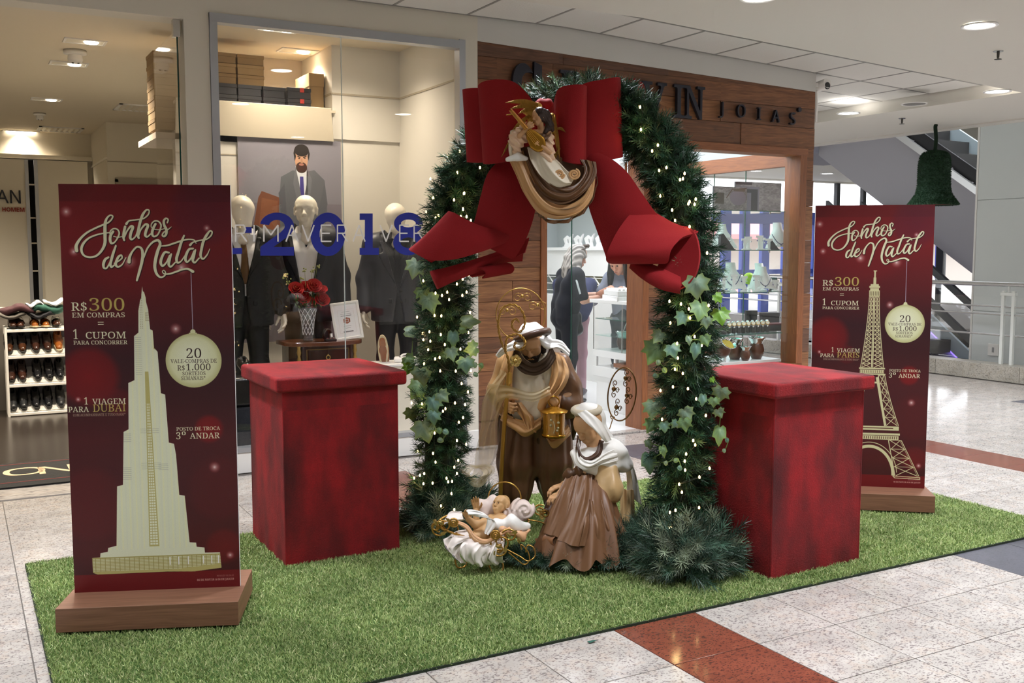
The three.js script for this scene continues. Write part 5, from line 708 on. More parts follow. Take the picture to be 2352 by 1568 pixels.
// ------------------------------------------------------------------ artificial grass mat
{
  const t = thing('grass_carpet', 'rectangular green artificial grass carpet under the Christmas display', 'carpet', [RUG.x0, 0, RUG.z1]), W = RUG.x1 - RUG.x0, D = RUG.z1 - RUG.z0;
  part('backing', span(0, W, 0.001, 0.008, -D, 0), std(0x3d5a22, 0.95), t); part('edge', [span(0, W, 0, 0.01, -0.004, 0.004), span(-0.004, 0.004, 0, 0.01, -D, 0), span(W - 0.004, W + 0.004, 0, 0.01, -D, 0), span(0, W, 0, 0.01, -D - 0.004, -D + 0.004)], std(0x1e2a18, 0.95), t);
  const g = new THREE.BufferGeometry(); g.setAttribute('position', new THREE.Float32BufferAttribute([-0.0016, 0, 0, 0.0016, 0, 0, 0.0012, 0.012, 0.002, -0.0012, 0.012, 0.002, 0.0, 0.02, 0.009], 3)); g.setIndex([0, 1, 2, 0, 2, 3, 3, 2, 4]); g.computeVertexNormals();
  const N = 330000, im = new THREE.InstancedMesh(g, std(0xffffff, 0.6), N), m = new THREE.Matrix4(), q = new THREE.Quaternion(), e = new THREE.Euler(), c = new THREE.Color();
  for (let i = 0; i < N; i++) { const x = rnd() * W, z = -rnd() * D; const n = fbm(x / 6, -z / 6, 24, 3, 91), f = fbm(x / 6, -z / 6, 96, 2, 93); e.set(rr(-0.75, 0.75), rnd() * 6.283, rr(-0.75, 0.75)); q.setFromEuler(e); const s = rr(0.75, 1.35); m.compose(V(x, 0.006, z), q, V(s * 1.05, s * 0.85, s * 0.85)); im.setMatrixAt(i, m); const k = clamp(0.55 + (n - 0.5) * 0.6 + (f - 0.5) * 0.7 + rr(-0.25, 0.25), 0, 1.3), dry = rnd() < 0.16; c.setRGB((dry ? 0.42 : 0.2) + 0.18 * k, (dry ? 0.43 : 0.28) + 0.21 * k, (dry ? 0.22 : 0.09) + 0.08 * k); im.setColorAt(i, c); }
  im.name = 'grass_blades'; im.userData.kind = 'stuff'; t.add(im);
}
// ------------------------------------------------------------------ red velvet boxes
const velvetTex = tex(512, 512, (u, v) => { const a = fbm(u, v, 4, 4, 131), b = fbm(u * 1, v * 0.35, 12, 4, 137), k = clamp(0.62 + (a - 0.5) * 0.55 + (b - 0.5) * 0.5, 0.3, 1.05), g = 0.9 + 0.2 * hash(u * 512, v * 512, 5); return [158 * k * g + 8, 12 * k * g + 3, 20 * k * g + 3]; }, true, 1);
const velvetBump = gray(256, 256, (u, v) => fbm(u, v, 64, 3, 141), 0.3);
const velvet = phys(0xffffff, 0.85, { map: velvetTex, bumpMap: velvetBump, bumpScale: 0.0015, sheen: 0.5, sheenRoughness: 0.4, sheenColor: new THREE.Color(0xc02838) });
const velvetPlain = phys(0x7d0a12, 0.85, { sheen: 0.6, sheenRoughness: 0.45, sheenColor: new THREE.Color(0xc02834), bumpMap: velvetBump, bumpScale: 0.0015 });
{
  // body of fabric over a box: rounded and a little slack
  const soft = (w, h, d, r, amp, seg = 26) => { const g = new RoundedBoxGeometry(w, h, d, 6, r), p = g.attributes.position; return g; };
  const fab = (w, h, d, amp, sd) => { const parts = []; for (let f = 0; f < 4; f++) { const along2 = f % 2 ? d : w, out = f % 2 ? w : d; const s = sheet((u, v) => { const x = (u - 0.5) * along2, y = v * h, e = Math.pow(Math.sin(Math.PI * u), 0.5), wob = amp * noise3(u * 3 + f * 7, v * 5, sd) * e + amp * 1.3 * Math.max(0, 0.12 - v) / 0.12 * Math.sin(u * 23 + f) * 0.5 * e; return V(x, y, out / 2 + wob); }, 30, 40); s.rotateY(f * Math.PI / 2); parts.push(s); } return parts; };
  const t = thing('velvet_box', 'tall red velvet covered box with lid left of the leafy arch', 'box', [1.408 + 0.318, 0.01, -4.935 - 0.325]);
  part('body', [metric(join([...fab(0.626, 0.93, 0.642, 0.006, 3), ...[[-1, -1], [1, -1], [1, 1], [-1, 1]].map(([a, b]) => cyl(0.006, 0.006, 0.93, a * 0.309, 0.465, b * 0.317, 10)), box(0.62, 0.01, 0.63, 0, 0.93, 0)]), 1, 0.1, 0.2)], velvet, t);
  part('lid', metric(box(0.708, 0.078, 0.722, 0, 0.937, 0, 0.018), 1, 0.45, 0.3), velvet, t);
  dup(t, [3.428 + 0.318, 0.01, -3.583 - 0.325], 0.02, 'tall red velvet covered box with lid right of the leafy arch');
}
// ------------------------------------------------------------------ printed standing banners on wooden bases
const SCRIPT = '69,301,15 68,280,14 84,251,11 115,221,9 152,200,8 188,184,8 211,174,7 228,158,6 233,144,6 223,140,6 209,151,8 200,171,12 197,200,14 196,240,14 194,268,13 179,300,11 153,325,9 122,331,8 98,320,9 90,297,11 98,271,11 123,245,8 156,230,7 190,222,6 218,219,5|232,214,11 221,231,12 218,254,12 223,267,10 235,264,7 253,239,7 259,219,7 251,204,6 235,201,6 221,211,5 217,224,4|234,236,4 253,240,4 270,237,4|286,192,11 280,217,12 277,239,11 280,254,8|281,239,7 296,208,7 314,189,10 320,193,12 311,219,12 307,242,11 312,250,8 328,239,6 343,205,6|292,179,11 303,166,7 331,161,6 353,158,6 373,152,6 392,133,6 394,117,6 384,115,7 368,133,11 356,162,12 346,199,12 341,231,12 345,244,8|344,234,6 357,202,7 379,180,10 387,185,11 378,211,12 374,231,11 381,238,7 398,225,6|421,179,10 409,202,12 405,225,11 411,236,8 426,231,7 441,205,7 445,182,7 434,167,6 417,166,6 404,178,5 402,193,4 416,203,4 441,205,4 461,200,4|474,173,6 478,159,6 469,153,7 459,164,10 460,185,11 468,202,12 467,225,11 457,236,8 450,231,7 455,219,6 475,205,5 491,192,3|208,331,8 194,340,11 185,360,12 186,379,9 195,382,7 211,360,7 228,320,8 242,280,8|242,278,7 231,308,11 220,343,12 215,366,11 219,376,8 233,366,6|233,359,6 255,346,6 268,333,6 265,322,7 254,327,10 242,349,11 239,366,11 247,375,8 265,366,6 285,333,4|298,353,14 301,331,12 318,300,8 338,283,8 354,290,10 360,317,13 355,352,13 343,395,12 330,437,9|363,334,7 385,285,8 411,259,9 431,254,11 439,268,12 427,303,14 416,343,14 412,378,13 421,410,11 437,423,8 454,416,6 459,401,5 451,391,4 445,397,4 452,407,5 474,408,7 506,398,8 537,387,8 560,385,9 582,397,13|442,280,5 470,277,7 507,265,8 541,254,7 569,249,6 594,254,5 600,268,3|477,310,8 460,308,10 444,334,12 439,358,12 446,371,9 462,358,7 480,323,7|487,317,8 477,349,12 475,366,11 482,375,8 504,355,6|547,232,8 534,262,11 520,306,12 510,340,12 514,356,9 527,352,6 547,326,5|586,291,8 569,294,10 554,320,12 550,343,11 556,353,8 572,340,7 590,303,7|596,298,8 587,329,12 583,346,11 590,356,8 612,335,6|573,275,11 584,264,7 606,256,6 629,252,6 648,248,6 669,230,6 673,214,6 665,210,7 650,227,11 634,256,12 623,297,12 619,326,11 628,339,8 646,323,6 661,293,3';
const TOWER = '353,463 355,487 360,491 367,517 368,537 376,572 379,618 382,663 393,669 397,750 412,768 417,862 421,962 440,969 450,1196 473,1202 481,1254 490,1446 515,1451 531,1676 561,1679 563,1699 599,1704 600,1729 670,1730 675,1805 548,1818 427,1814 283,1815 107,1816 86,1807 85,1736 121,1734 123,1714 156,1709 159,1690 197,1681 209,1398 236,1391 247,1141 270,1129 276,912 304,899 309,694 329,678 332,577 341,529 347,517 348,501';
function bannerArt(right) {
  return canvasTex(760, 1900, (c, W, H) => {
    const bg = c.createLinearGradient(0, 0, 0, H); [[0, '#5a1216'], [0.04, '#5a1216'], [0.0425, '#6e171b'], [0.12, '#74191d'], [0.3, '#54161a'], [0.42, '#35141a'], [0.52, '#3a1216'], [0.62, '#4a1418'], [0.75, '#431216'], [0.9, '#4d0e13'], [0.955, '#3f1015'], [0.957, '#6a0d13'], [1, '#640c12']].forEach(([p, k]) => bg.addColorStop(p, k)); c.fillStyle = bg; c.fillRect(0, 0, W, H);
    const spot = (x, y, r, col, a) => { const g = c.createRadialGradient(x, y, 0, x, y, r); g.addColorStop(0, `rgba(${col},${a})`); g.addColorStop(0.75, `rgba(${col},${a * 0.75})`); g.addColorStop(1, `rgba(${col},0)`); c.fillStyle = g; c.fillRect(x - r, y - r, r * 2, r * 2); };
    spot(330, 210, 330, '120,24,28', 0.55); spot(640, 120, 170, '84,26,48', 0.55); spot(102, 880, 150, '122,14,18', 0.9); spot(230, 1000, 70, '110,14,20', 0.5); spot(635, 1135, 72, '130,12,16', 0.9); spot(90, 1480, 190, '96,16,20', 0.6); spot(680, 1420, 170, '96,16,20', 0.5); spot(690, 1700, 90, '120,18,22', 0.6); spot(380, 1300, 260, '70,20,26', 0.4);
    for (const [x, y, r] of [[30, 125, 30], [56, 306, 26], [650, 197, 20], [299, 351, 38], [531, 379, 40], [497, 662, 30], [50, 985, 16], [656, 1318, 30], [717, 1745, 22]]) { const g = c.createRadialGradient(x, y, 0, x, y, r); g.addColorStop(0, 'rgba(240,225,225,0.95)'); g.addColorStop(0.25, 'rgba(205,160,155,0.75)'); g.addColorStop(1, 'rgba(160,80,80,0)'); c.fillStyle = g; c.fillRect(x - r, y - r, 2 * r, 2 * r); }
    const pale = '#dfe0bb', gold = '#b9a95c', ink = '#2b1510';
    const txt = (s, x0, x1, y, size, f, bold = false) => { c.font = (bold ? 'bold ' : '') + size + 'px serif'; c.fillStyle = f; const w = c.measureText(s).width; c.save(); c.translate(x0, y); c.scale((x1 - x0) / w, 1); c.fillText(s, 0, 0); c.restore(); };
    const ox = right ? 22 : 0, oy = right ? -34 : 0;
    // tower drawings
    if (!right) {
      const pts = TOWER.split(' ').map((p) => p.split(',').map(Number)); c.beginPath(); pts.forEach(([x, y], i) => i ? c.lineTo(x, y) : c.moveTo(x, y)); c.closePath(); c.fillStyle = '#dcdfc0'; c.fill(); c.save(); c.clip();
      for (let i = 0; i < 40; i++) { c.fillStyle = i % 2 ? 'rgba(232,228,170,0.35)' : 'rgba(205,210,190,0.25)'; c.fillRect(80 + i * 16 + (i % 3) * 3, 460, 7, 1240); }
      c.fillStyle = '#b7ae6a'; c.beginPath(); c.moveTo(352, 860); c.lineTo(368, 860); c.lineTo(392, 1690); c.lineTo(346, 1690); c.closePath(); c.fill(); c.fillStyle = '#e0e2c6'; for (let y = 1010; y < 1680; y += 13) { const k = (y - 860) / 830, a = 352 - 6 * k, b = 368 + 24 * k; for (let j = 0; j < 3; j++) c.fillRect(a + 4 + (b - a - 8) * j / 3 + 1, y, (b - a - 8) / 3 - 2, 9); c.fillRect(a - 4, y - 2, 4, 2); }
      c.fillStyle = 'rgba(150,150,140,0.55)'; for (const [x, y, w, h] of [[312, 700, 28, 180], [236, 1150, 44, 40], [236, 1310, 40, 60], [322, 1128, 84, 26], [322, 1290, 90, 34], [400, 1296, 44, 30]]) for (let k = 0; k < h; k += 9) c.fillRect(x, y + k, w, 2);
      c.fillStyle = '#b3a862'; c.fillRect(395, 680, 12, 76); c.fillStyle = '#a9a27c'; for (let k = 0; k < 4; k++) { c.fillRect(362 + k * 6, 585, 2, 40); c.fillRect(362, 585 + k * 12, 22, 2); } for (let y = 520; y < 660; y += 8) { c.fillRect(338, y, 4, 3); c.fillRect(346, y, 4, 3); }
      c.fillStyle = '#aaa160'; c.fillRect(80, 1735, 610, 90); c.fillStyle = '#d6d7b0'; for (let k = 0; k < 9; k++) c.fillRect(88, 1742 + k * 7, 590, 3.2); c.fillStyle = '#9a9150'; for (let k = 0; k < 26; k++) c.fillRect(98 + k * 22, 1738, 3, 64); c.fillStyle = '#b8af6c'; c.beginPath(); c.moveTo(86, 1806); c.quadraticCurveTo(260, 1796, 427, 1806); c.quadraticCurveTo(560, 1796, 680, 1782); c.lineTo(680, 1830); c.lineTo(86, 1830); c.fill(); c.fillStyle = '#f0f0ea'; for (const x of [436, 476, 520, 590, 628, 660]) c.fillRect(x, 1744, 5, 38); c.restore();
    } else {
      const cx = 396, L = (a, w) => { c.lineWidth = w; c.beginPath(); a.forEach(([x, y], i) => i ? c.lineTo(x, y) : c.moveTo(x, y)); c.stroke(); }, both = (a, w) => { L(a, w); L(a.map(([x, y]) => [2 * cx - x, y]), w); };
      c.strokeStyle = c.fillStyle = '#cfcb9c'; c.lineJoin = 'round'; L([[cx - 10, 436], [cx + 12, 436]], 7); L([[cx, 436], [cx, 490]], 11); L([[cx, 480], [cx, 534]], 18); c.fillRect(cx - 26, 524, 52, 12); c.fillRect(cx - 34, 536, 68, 14); c.fillRect(cx - 28, 552, 56, 14); c.fillRect(cx - 34, 566, 68, 42); c.strokeStyle = '#6d5a3c'; for (let k = -28; k < 32; k += 11) L([[cx + k, 572], [cx + k, 602]], 4); c.strokeStyle = '#cfcb9c';
      const hw = (y) => y < 1090 ? 32 + 44 * Math.pow((y - 608) / 484, 1.6) : y < 1480 ? 78 + 106 * Math.pow((y - 1090) / 390, 1.35) : 186 + (y - 1540) / 282 * 142, inn = (y) => y < 1090 ? 4 : y < 1480 ? 34 + 64 * (y - 1090) / 390 : 118 + (y - 1560) / 262 * 54;
      const leg = (y0, y1, n) => { const ys = Array.from({ length: n + 1 }, (_, i) => y0 + (y1 - y0) * i / n); for (let i = 0; i < n; i++) { const a = ys[i], b = ys[i + 1]; both([[cx + hw(a), a], [cx + hw(b), b]], 5); both([[cx + inn(a) , a], [cx + inn(b), b]], 6); both([[cx + hw(a) - 7, a], [cx + inn(b) + 7, b]], 4.5); both([[cx + inn(a) + 7, a], [cx + hw(b) - 7, b]], 4.5); both([[cx + inn(a), a], [cx + hw(a), a]], 3.5); both([[cx + hw(a) - 9, a], [cx + hw(b) - 9, b]], 2.5); } };
      leg(612, 1085, 17); c.fillRect(cx - 84, 1086, 168, 10); c.fillRect(cx - 78, 1100, 156, 24); c.fillRect(cx - 88, 1126, 176, 8); c.strokeStyle = '#5a2a22'; for (let k = -72; k < 76; k += 12) L([[cx + k, 1103], [cx + k, 1121]], 3); c.strokeStyle = '#cfcb9c';
      both([[cx + 34, 1150], [cx + 98, 1480]], 16); L([[cx - 46, 1186], [cx + 46, 1186]], 12); leg(1136, 1478, 6); c.fillRect(cx - 186, 1482, 372, 28); c.fillRect(cx - 194, 1530, 388, 14); c.fillRect(cx - 186, 1548, 372, 26); c.strokeStyle = '#5a2a22'; for (let k = -176; k < 180; k += 14) L([[cx + k, 1552], [cx + k, 1570]], 5); L([[cx - 150, 1496], [cx + 150, 1496]], 6); c.strokeStyle = '#cfcb9c'; leg(1576, 1818, 4); c.lineWidth = 20; c.beginPath(); c.ellipse(cx, 1818, 158, 196, 0, Math.PI, 2 * Math.PI); c.stroke(); c.lineWidth = 5; c.beginPath(); c.ellipse(cx, 1818, 182, 224, 0, Math.PI * 1.03, Math.PI * 1.97); c.stroke(); both([[cx + 160, 1800], [cx + 162, 1822], [cx + 332, 1826], [cx + 332, 1838], [cx + 170, 1834], [cx + 156, 1820]], 5);
    }
    // script title: strokes of varying width over a soft dark edge
    const strokes = SCRIPT.split('|').map((s) => s.split(' ').map((p) => p.split(',').map(Number)));
    for (const pass of [0, 1]) { c.fillStyle = pass ? pale : 'rgba(40,8,10,0.35)'; for (const s of strokes) { const cv = curve(s.map(([x, y, w]) => V(x + ox + (pass ? 0 : 2), y + oy + (pass ? 0 : 3), w))); const n = Math.ceil(cv.getLength() / 1.6); for (let i = 0; i <= n; i++) { const p = cv.getPoint(i / n), r = p.z / 2 + (pass ? 0.2 : 2.4); c.beginPath(); c.arc(p.x, p.y, r, 0, 7); c.fill(); } } }
    // texts
    const X = right ? (x) => 56 + (x - 33) * 1.0 : (x) => x, Y = right ? (y) => 536 + (y - 575) * 1.02 : (y) => y;
    txt('R$', X(33), X(108), Y(576), 54, pale); txt('300', X(110), X(275), Y(575), 80, gold); txt('EM COMPRAS', X(36), X(273), Y(606), 31, pale); c.fillStyle = pale; c.fillRect(X(150), Y(627), 26, 3); c.fillRect(X(150), Y(637), 26, 3); txt('1', X(36), X(64), Y(705), 64, pale); txt('CUPOM', X(92), X(275), Y(704), 44, pale); txt('PARA CONCORRER', X(38), X(278), Y(731), 25, pale);
    const Y2 = right ? (y) => y - 24 : (y) => y, X2 = right ? (x) => x + 52 : (x) => x; txt('1', X2(74), X2(96), Y2(1009), 48, pale); txt('VIAGEM', X2(112), X2(263), Y2(1009), 36, pale); txt('PARA', X2(3), X2(96), Y2(1044), 35, pale); txt(right ? 'PARIS' : 'DUBAI', X2(112), X2(262), Y2(1044), 48, gold); txt('COM ACOMPANHANTE E TUDO PAGO*', X2(24), X2(259), Y2(1064), 17, '#b6a48c');
    const Y3 = (y) => y - (right ? 30 : 0); txt('POSTO DE TROCA', 485 + ox, 686 + ox, Y3(1141), 24, pale); txt('3', 482 + ox, 506 + ox, Y3(1181), 46, pale); txt('º', 508 + ox, 530 + ox, Y3(1181), 50, pale); txt('ANDAR', 546 + ox, 683 + ox, Y3(1180), 39, pale);
    // bauble
    const bx = 574 + ox, by = 811 + (right ? -23 : 0); c.strokeStyle = '#a9a0b0'; c.lineWidth = 3.4; c.beginPath(); c.moveTo(bx - 1, 402 + oy); c.lineTo(bx, by - 140); c.stroke(); c.fillStyle = '#d3d3a4'; c.beginPath(); c.arc(bx, by - 134, 12, 0, 7); c.fill(); c.fillRect(bx - 18, by - 130, 36, 22); const g = c.createRadialGradient(bx - 10, by - 20, 30, bx, by, 127); g.addColorStop(0, '#e2e4c4'); g.addColorStop(0.75, '#d6d7ac'); g.addColorStop(1, '#b9b77e'); c.fillStyle = g; c.beginPath(); c.arc(bx, by, 127, 0, 7); c.fill();
    txt('20', bx - 36, bx + 38, by - 12, 62, ink); txt('VALE-COMPRAS DE', bx - 105, bx + 106, by + 11, 25, ink); txt('R$', bx - 76, bx - 40, by + 46, 32, ink); txt('1.000', bx - 38, bx + 78, by + 46, 44, ink); txt('SORTEIOS', bx - 54, bx + 53, by + 69, 24, ink); txt('SEMANAIS*', bx - 60, bx + 52, by + 91, 24, ink);
    txt('06 DE NOV/18 A 04 DE JAN/19', 560, 732, 1866, 15, '#cda99a', true); txt('PROMOÇÃO VÁLIDA DE', 652, 732, 1848, 11, '#a8837a');
    const img = c.getImageData(0, 0, W, H); for (let i = 0; i < img.data.length; i += 4) { const n = (hash(i, 3, 9) - 0.5) * 10; img.data[i] += n; img.data[i + 1] += n; img.data[i + 2] += n; } c.putImageData(img, 0, 0);
  });
}
const baseWood = woodTex([150, 108, 84], [112, 76, 56], 171, 0); baseWood.repeat.set(1 / 1.2, 1 / 0.3);
function banner(label, A, ang, art) {
  const t = thing('banner_stand', label, 'sign', A, -ang), w = 0.707, h = 1.773;
  part('print', new THREE.PlaneGeometry(w, h).translate(w / 2, 0.115 + h / 2, 0.0008), phys(0xffffff, 0.42, { map: art }), t); part('panel', span(0, w, 0.115, 0.115 + h, -0.018, 0), std(0xeef0f2, 0.5), t);
  part('base', metric(span(-0.02, w + 0.02, 0.012, 0.115, -0.24, 0.2, 0.002), 1, 0.2, 0.3), std(0xffffff, 0.5, { map: baseWood }), t);
  for (const [x, z] of [[0.05, 0.17], [w - 0.05, 0.17], [0.05, -0.2], [w - 0.05, -0.2]]) part('foot', cyl(0.02, 0.02, 0.012, x, 0.006, z, 12), M.black, t);
  return t;
}
{
  const A = onY(172, 1367, 0.115), B = onY(552, 1352, 0.115); banner('dark red standing banner with a cream skyscraper drawing, at the left front', [A.x, 0.012, A.z], Math.atan2(B.z - A.z, B.x - A.x), bannerArt(false));
  const R = onY(2123, 1126, 0.115), a = 39 * Math.PI / 180; banner('dark red standing banner with a lattice tower drawing, at the right back', [R.x - 0.707 * Math.cos(a), 0.012, R.z - 0.707 * Math.sin(a)], a, bannerArt(true));
}
// ---- small scraps on the floor
{ const t = thing('red_petal', 'tiny red scrap lying on the grass before the greenery', 'petal', onY(1372, 1303, 0.028)); part('petal', sheet((u, v) => V((u - 0.5) * 0.03, 0.004 + 0.006 * u * v, (v - 0.5) * 0.02), 4, 4, 0.001), std(0xc8301c, 0.7), t); }
{ const t = thing('green_scrap', 'tiny green scrap lying on the pale granite tile beside the red stripe', 'scrap', onY(1360, 1474, 0.002)); part('scrap', sheet((u, v) => V((u - 0.5) * 0.035, 0.002 + 0.006 * u * v, (v - 0.5) * 0.02), 4, 4, 0.001), std(0x2d5a4e, 0.6), t); }
// ------------------------------------------------------------------ the leafy arch: pine sprigs on a bent core, fairy lights, ivy
const AL = V(2.386, 0, -5.168), AR = V(3.24, 0, -4.043), AU = AR.clone().sub(AL).normalize(), AN = V(-AU.z, 0, AU.x);
const onArch = (x, y, out = 0) => { const d = ray(x, y), e = V(0, EYE, 0), t = AL.clone().addScaledVector(AN, out).sub(e).dot(AN) / d.dot(AN); return e.addScaledVector(d, t); };
const archPx = [[1003, 1240], [1008, 1120], [1012, 980], [1016, 840], [1022, 700], [1030, 580], [1044, 480], [1078, 398], [1138, 326], [1212, 278], [1300, 243], [1388, 240], [1455, 278], [1512, 350], [1555, 430], [1578, 525], [1584, 640], [1580, 760], [1574, 900], [1566, 1050], [1560, 1190], [1558, 1290]];
const archPts = archPx.map(([x, y]) => onArch(x, y)); archPts[0].y = 0.02; archPts[archPts.length - 1].y = 0.02;
const archCurve = curve(archPts), archR = (t) => 0.144 + 0.03 * Math.sin(t * 17) * 0.4 + (t < 0.06 || t > 0.94 ? 0.03 : 0);
const sprigGeo = (n, len, nl, w, open, sd) => { // a twig with needles
  const pos = [], s0 = seed; seed = sd; const N = V(), q = V();
  const tri = (a, b, c) => pos.push(a.x, a.y, a.z, b.x, b.y, b.z, c.x, c.y, c.z);
  for (let i = 0; i < n; i++) { const t = (i + 0.5) / n, a = i * 2.399, o = open * (1 - 0.45 * t), d = V(Math.cos(a) * Math.sin(o), Math.cos(o), Math.sin(a) * Math.sin(o)), b = V(0, t * len, 0), side = V(-Math.sin(a), 0, Math.cos(a)).multiplyScalar(w), L = nl * (0.8 + 0.4 * rnd()), e = b.clone().addScaledVector(d, L); e.y -= 0.0; tri(b.clone().add(side), b.clone().sub(side), e.clone().addScaledVector(side, -0.3)); tri(b.clone().add(side), e.clone().addScaledVector(side, -0.3), e.clone().addScaledVector(side, 0.3)); }
  tri(V(-0.0016, 0, 0), V(0.0016, 0, 0), V(0, len, 0)); seed = s0;
  const g = new THREE.BufferGeometry(); g.setAttribute('position', new THREE.Float32BufferAttribute(pos, 3)); g.computeVertexNormals(); return g;
};
const needleMat = phys(0xffffff, 0.42, { specularIntensity: 0.7 });
const sprigA = sprigGeo(32, 0.08, 0.038, 0.0019, 1.0, 11), sprigB = sprigGeo(44, 0.095, 0.046, 0.0017, 1.2, 29);
function sprigs(name, list, geo, parent, tint) {
  const im = new THREE.InstancedMesh(geo, needleMat, list.length), m = new THREE.Matrix4(), q = new THREE.Quaternion(), c = new THREE.Color();
  list.forEach(([p, d, s], i) => { q.setFromUnitVectors(V(0, 1, 0), d).multiply(new THREE.Quaternion().setFromAxisAngle(V(0, 1, 0), rnd() * 6.28)); m.compose(p, q, V(s, s, s)); im.setMatrixAt(i, m); const k = rr(0.4, 1.75), r = tint(p, rnd()); im.setColorAt(i, c.setRGB(r[0] * k, r[1] * k, r[2] * k)); });
  im.name = name; im.userData.kind = 'stuff'; parent.add(im); return im;
}
const green1 = (p, k) => k < 0.15 ? [0.075, 0.13, 0.06] : [0.022, 0.066, 0.034], green2 = (p, k) => k < 0.34 ? [0.17, 0.21, 0.14] : [0.038, 0.08, 0.052];
{
  const t = thing('leafy_arch', 'tall arch of dark green artificial pine twigs carrying the red bow', 'arch', [0, 0, 0]);
  const core = new THREE.TubeGeometry(archCurve, 120, 0.088, 12); part('core', core, std(0x0c1a10, 0.95), t);
  const list = [], N = 5200;
  for (let i = 0; i < N; i++) { const u = rnd(), c = archCurve.getPoint(u), T = archCurve.getTangent(u), B1 = AN.clone(), B2 = T.clone().cross(B1).normalize(), a = rnd() * 6.283, o = B1.clone().multiplyScalar(Math.cos(a)).addScaledVector(B2, Math.sin(a)); const R = archR(u), r0 = R * rr(0.35, 0.68), d = o.clone().multiplyScalar(rr(0.6, 1)).addScaledVector(T, rr(-0.8, 0.8)).addScaledVector(V(0, -1, 0), rr(-0.1, 0.35)).normalize(); const p = c.clone().addScaledVector(o, r0); if (p.y < 0.03) continue; list.push([p, d, rr(0.75, 1.2)]); }
  sprigs('pine_needles', list, sprigA, t, green1);
  for (const p of [archPts[0], archPts[archPts.length - 1]]) part('foot_plate', cyl(0.16, 0.17, 0.02, p.x, 0.018, p.z, 24), std(0x1a1c1a, 0.6), t);
}
// pine greenery lying on the carpet; px spine on the ground with radius and height
function garland(label, pts, n, name = 'pine_garland') {
  const t = thing(name, label, 'greenery', [0, 0.01, 0]), P = pts.map(([x, y, r, h]) => ({ p: onY(x, y, 0.02), r, h })), L = [];
  part('stem', tube(P.map((q) => q.p.clone().setY(0.02 + q.h * 0.25)), 0.012, P.length * 6, 6), std(0x2a2418, 0.9), t);
  for (let i = 0; i < n; i++) { const f = rnd() * (P.length - 1), k = Math.floor(f), w = f - k, a = P[k], b = P[Math.min(k + 1, P.length - 1)], c = a.p.clone().lerp(b.p, w), r = lerp(a.r, b.r, w), h = lerp(a.h, b.h, w); const ang = rnd() * 6.283, el = Math.acos(rr(0, 1)), o = V(Math.cos(ang) * Math.sin(el), Math.cos(el), Math.sin(ang) * Math.sin(el)), q = rr(0.35, 0.8); const p = c.clone().add(V(o.x * r * q, 0.025 + o.y * h * q * 0.9, o.z * r * q)), d = o.clone().add(V(rr(-0.5, 0.5), rr(-0.5, 0.35), rr(-0.5, 0.5))).normalize(); if (p.y < 0.06) d.y = Math.abs(d.y) * 0.5 + 0.05; if (h < 0.08) { d.y *= 0.2; p.y = Math.min(p.y, 0.05); } L.push([p, d.normalize(), h < 0.08 ? rr(0.6, 1) : rr(0.8, 1.35)]); }
  sprigs('pine_needles', L, sprigB, t, green2);
  return t;
}
garland('bushy grey green pine heap around the right foot of the arch', [[1462, 1262, 0.15, 0.18], [1520, 1295, 0.2, 0.24], [1565, 1322, 0.19, 0.22], [1620, 1300, 0.19, 0.26], [1640, 1240, 0.14, 0.28]], 1050);
garland('dark pine heap around the left foot of the arch', [[965, 1215, 0.14, 0.2], [1010, 1228, 0.17, 0.22], [1060, 1205, 0.13, 0.16], [1100, 1180, 0.09, 0.14]], 520);
garland('low pine garland lying in front of the kneeling figure', [[1175, 1288, 0.06, 0.06], [1230, 1294, 0.075, 0.06], [1300, 1300, 0.08, 0.05], [1380, 1298, 0.09, 0.06], [1450, 1285, 0.11, 0.12]], 420);
// fairy lights: bulb positions read off the photograph and set on the front of the arch
const BULBS = [[920, 580, 2.24, '117,147 180,210 213,222 240,205 250,243 290,163 320,138 350,117 340,205 318,222 85,333 175,325 210,327 358,310 113,418 149,409 207,423 349,412 117,450 153,457 228,475 142,500 277,507 308,498 361,510 178,548 201,541 121,574 204,610 284,611 362,610 314,675 347,718 110,780 280,775 332,783 231,804 218,817 322,850 300,874 57,775 175,930 290,968 338,987 88,1023 167,1034 180,1079 277,1105 297,1070 70,1161 100,1147 122,1138 118,1190 165,1187 237,1162 245,1180 265,1178 290,1137 262,1241 208,1304 277,1323'], [1450, 620, 3.136, '275,228 358,247 415,283 557,258 423,348 281,384 456,482 506,545 330,531 335,637 315,717 371,747 210,870 300,844 408,857 468,930 537,1050 222,1077 446,1230 460,1262 395,1327 385,1378 388,1443 564,1430 490,1493 345,1545'], [1400, 900, 3.136, '648,616 720,551 502,667 521,724 475,854 435,870 645,835 441,977 428,982 374,1047 600,1058 385,1130'], [1050, 0, 2.613, '1098,645 1103,780 1205,873 1170,908 1256,1008 1212,1025 1365,1043 1338,1080 1355,1075 1395,1212 1425,1228 1432,1197 1388,1225 1308,1325 1395,1362 1500,1520 1290,1262 1220,1178 608,570 640,540 137,1008 40,1163 35,1255 57,1303 82,1325'], [400, 0, 3.36, '2205,1168 2115,1213 2185,1335 1978,1383 2240,1493 2000,1530 2160,1545'], [820, 400, 2.177, '380,121 485,130 536,97 345,190 393,220 407,207 519,213 548,213 530,178']];
const frontOf = (x, y, extra = 0.03) => { const q = onArch(x, y); let best = 9, bt = 0; for (let i = 0; i <= 90; i++) { const d = archCurve.getPoint(i / 90).distanceTo(q); if (d < best) { best = d; bt = i / 90; } } const R = archR(bt) + extra, off = Math.sqrt(Math.max(0.0016, R * R - best * best)); return { p: onArch(x, y, off), t: bt }; };
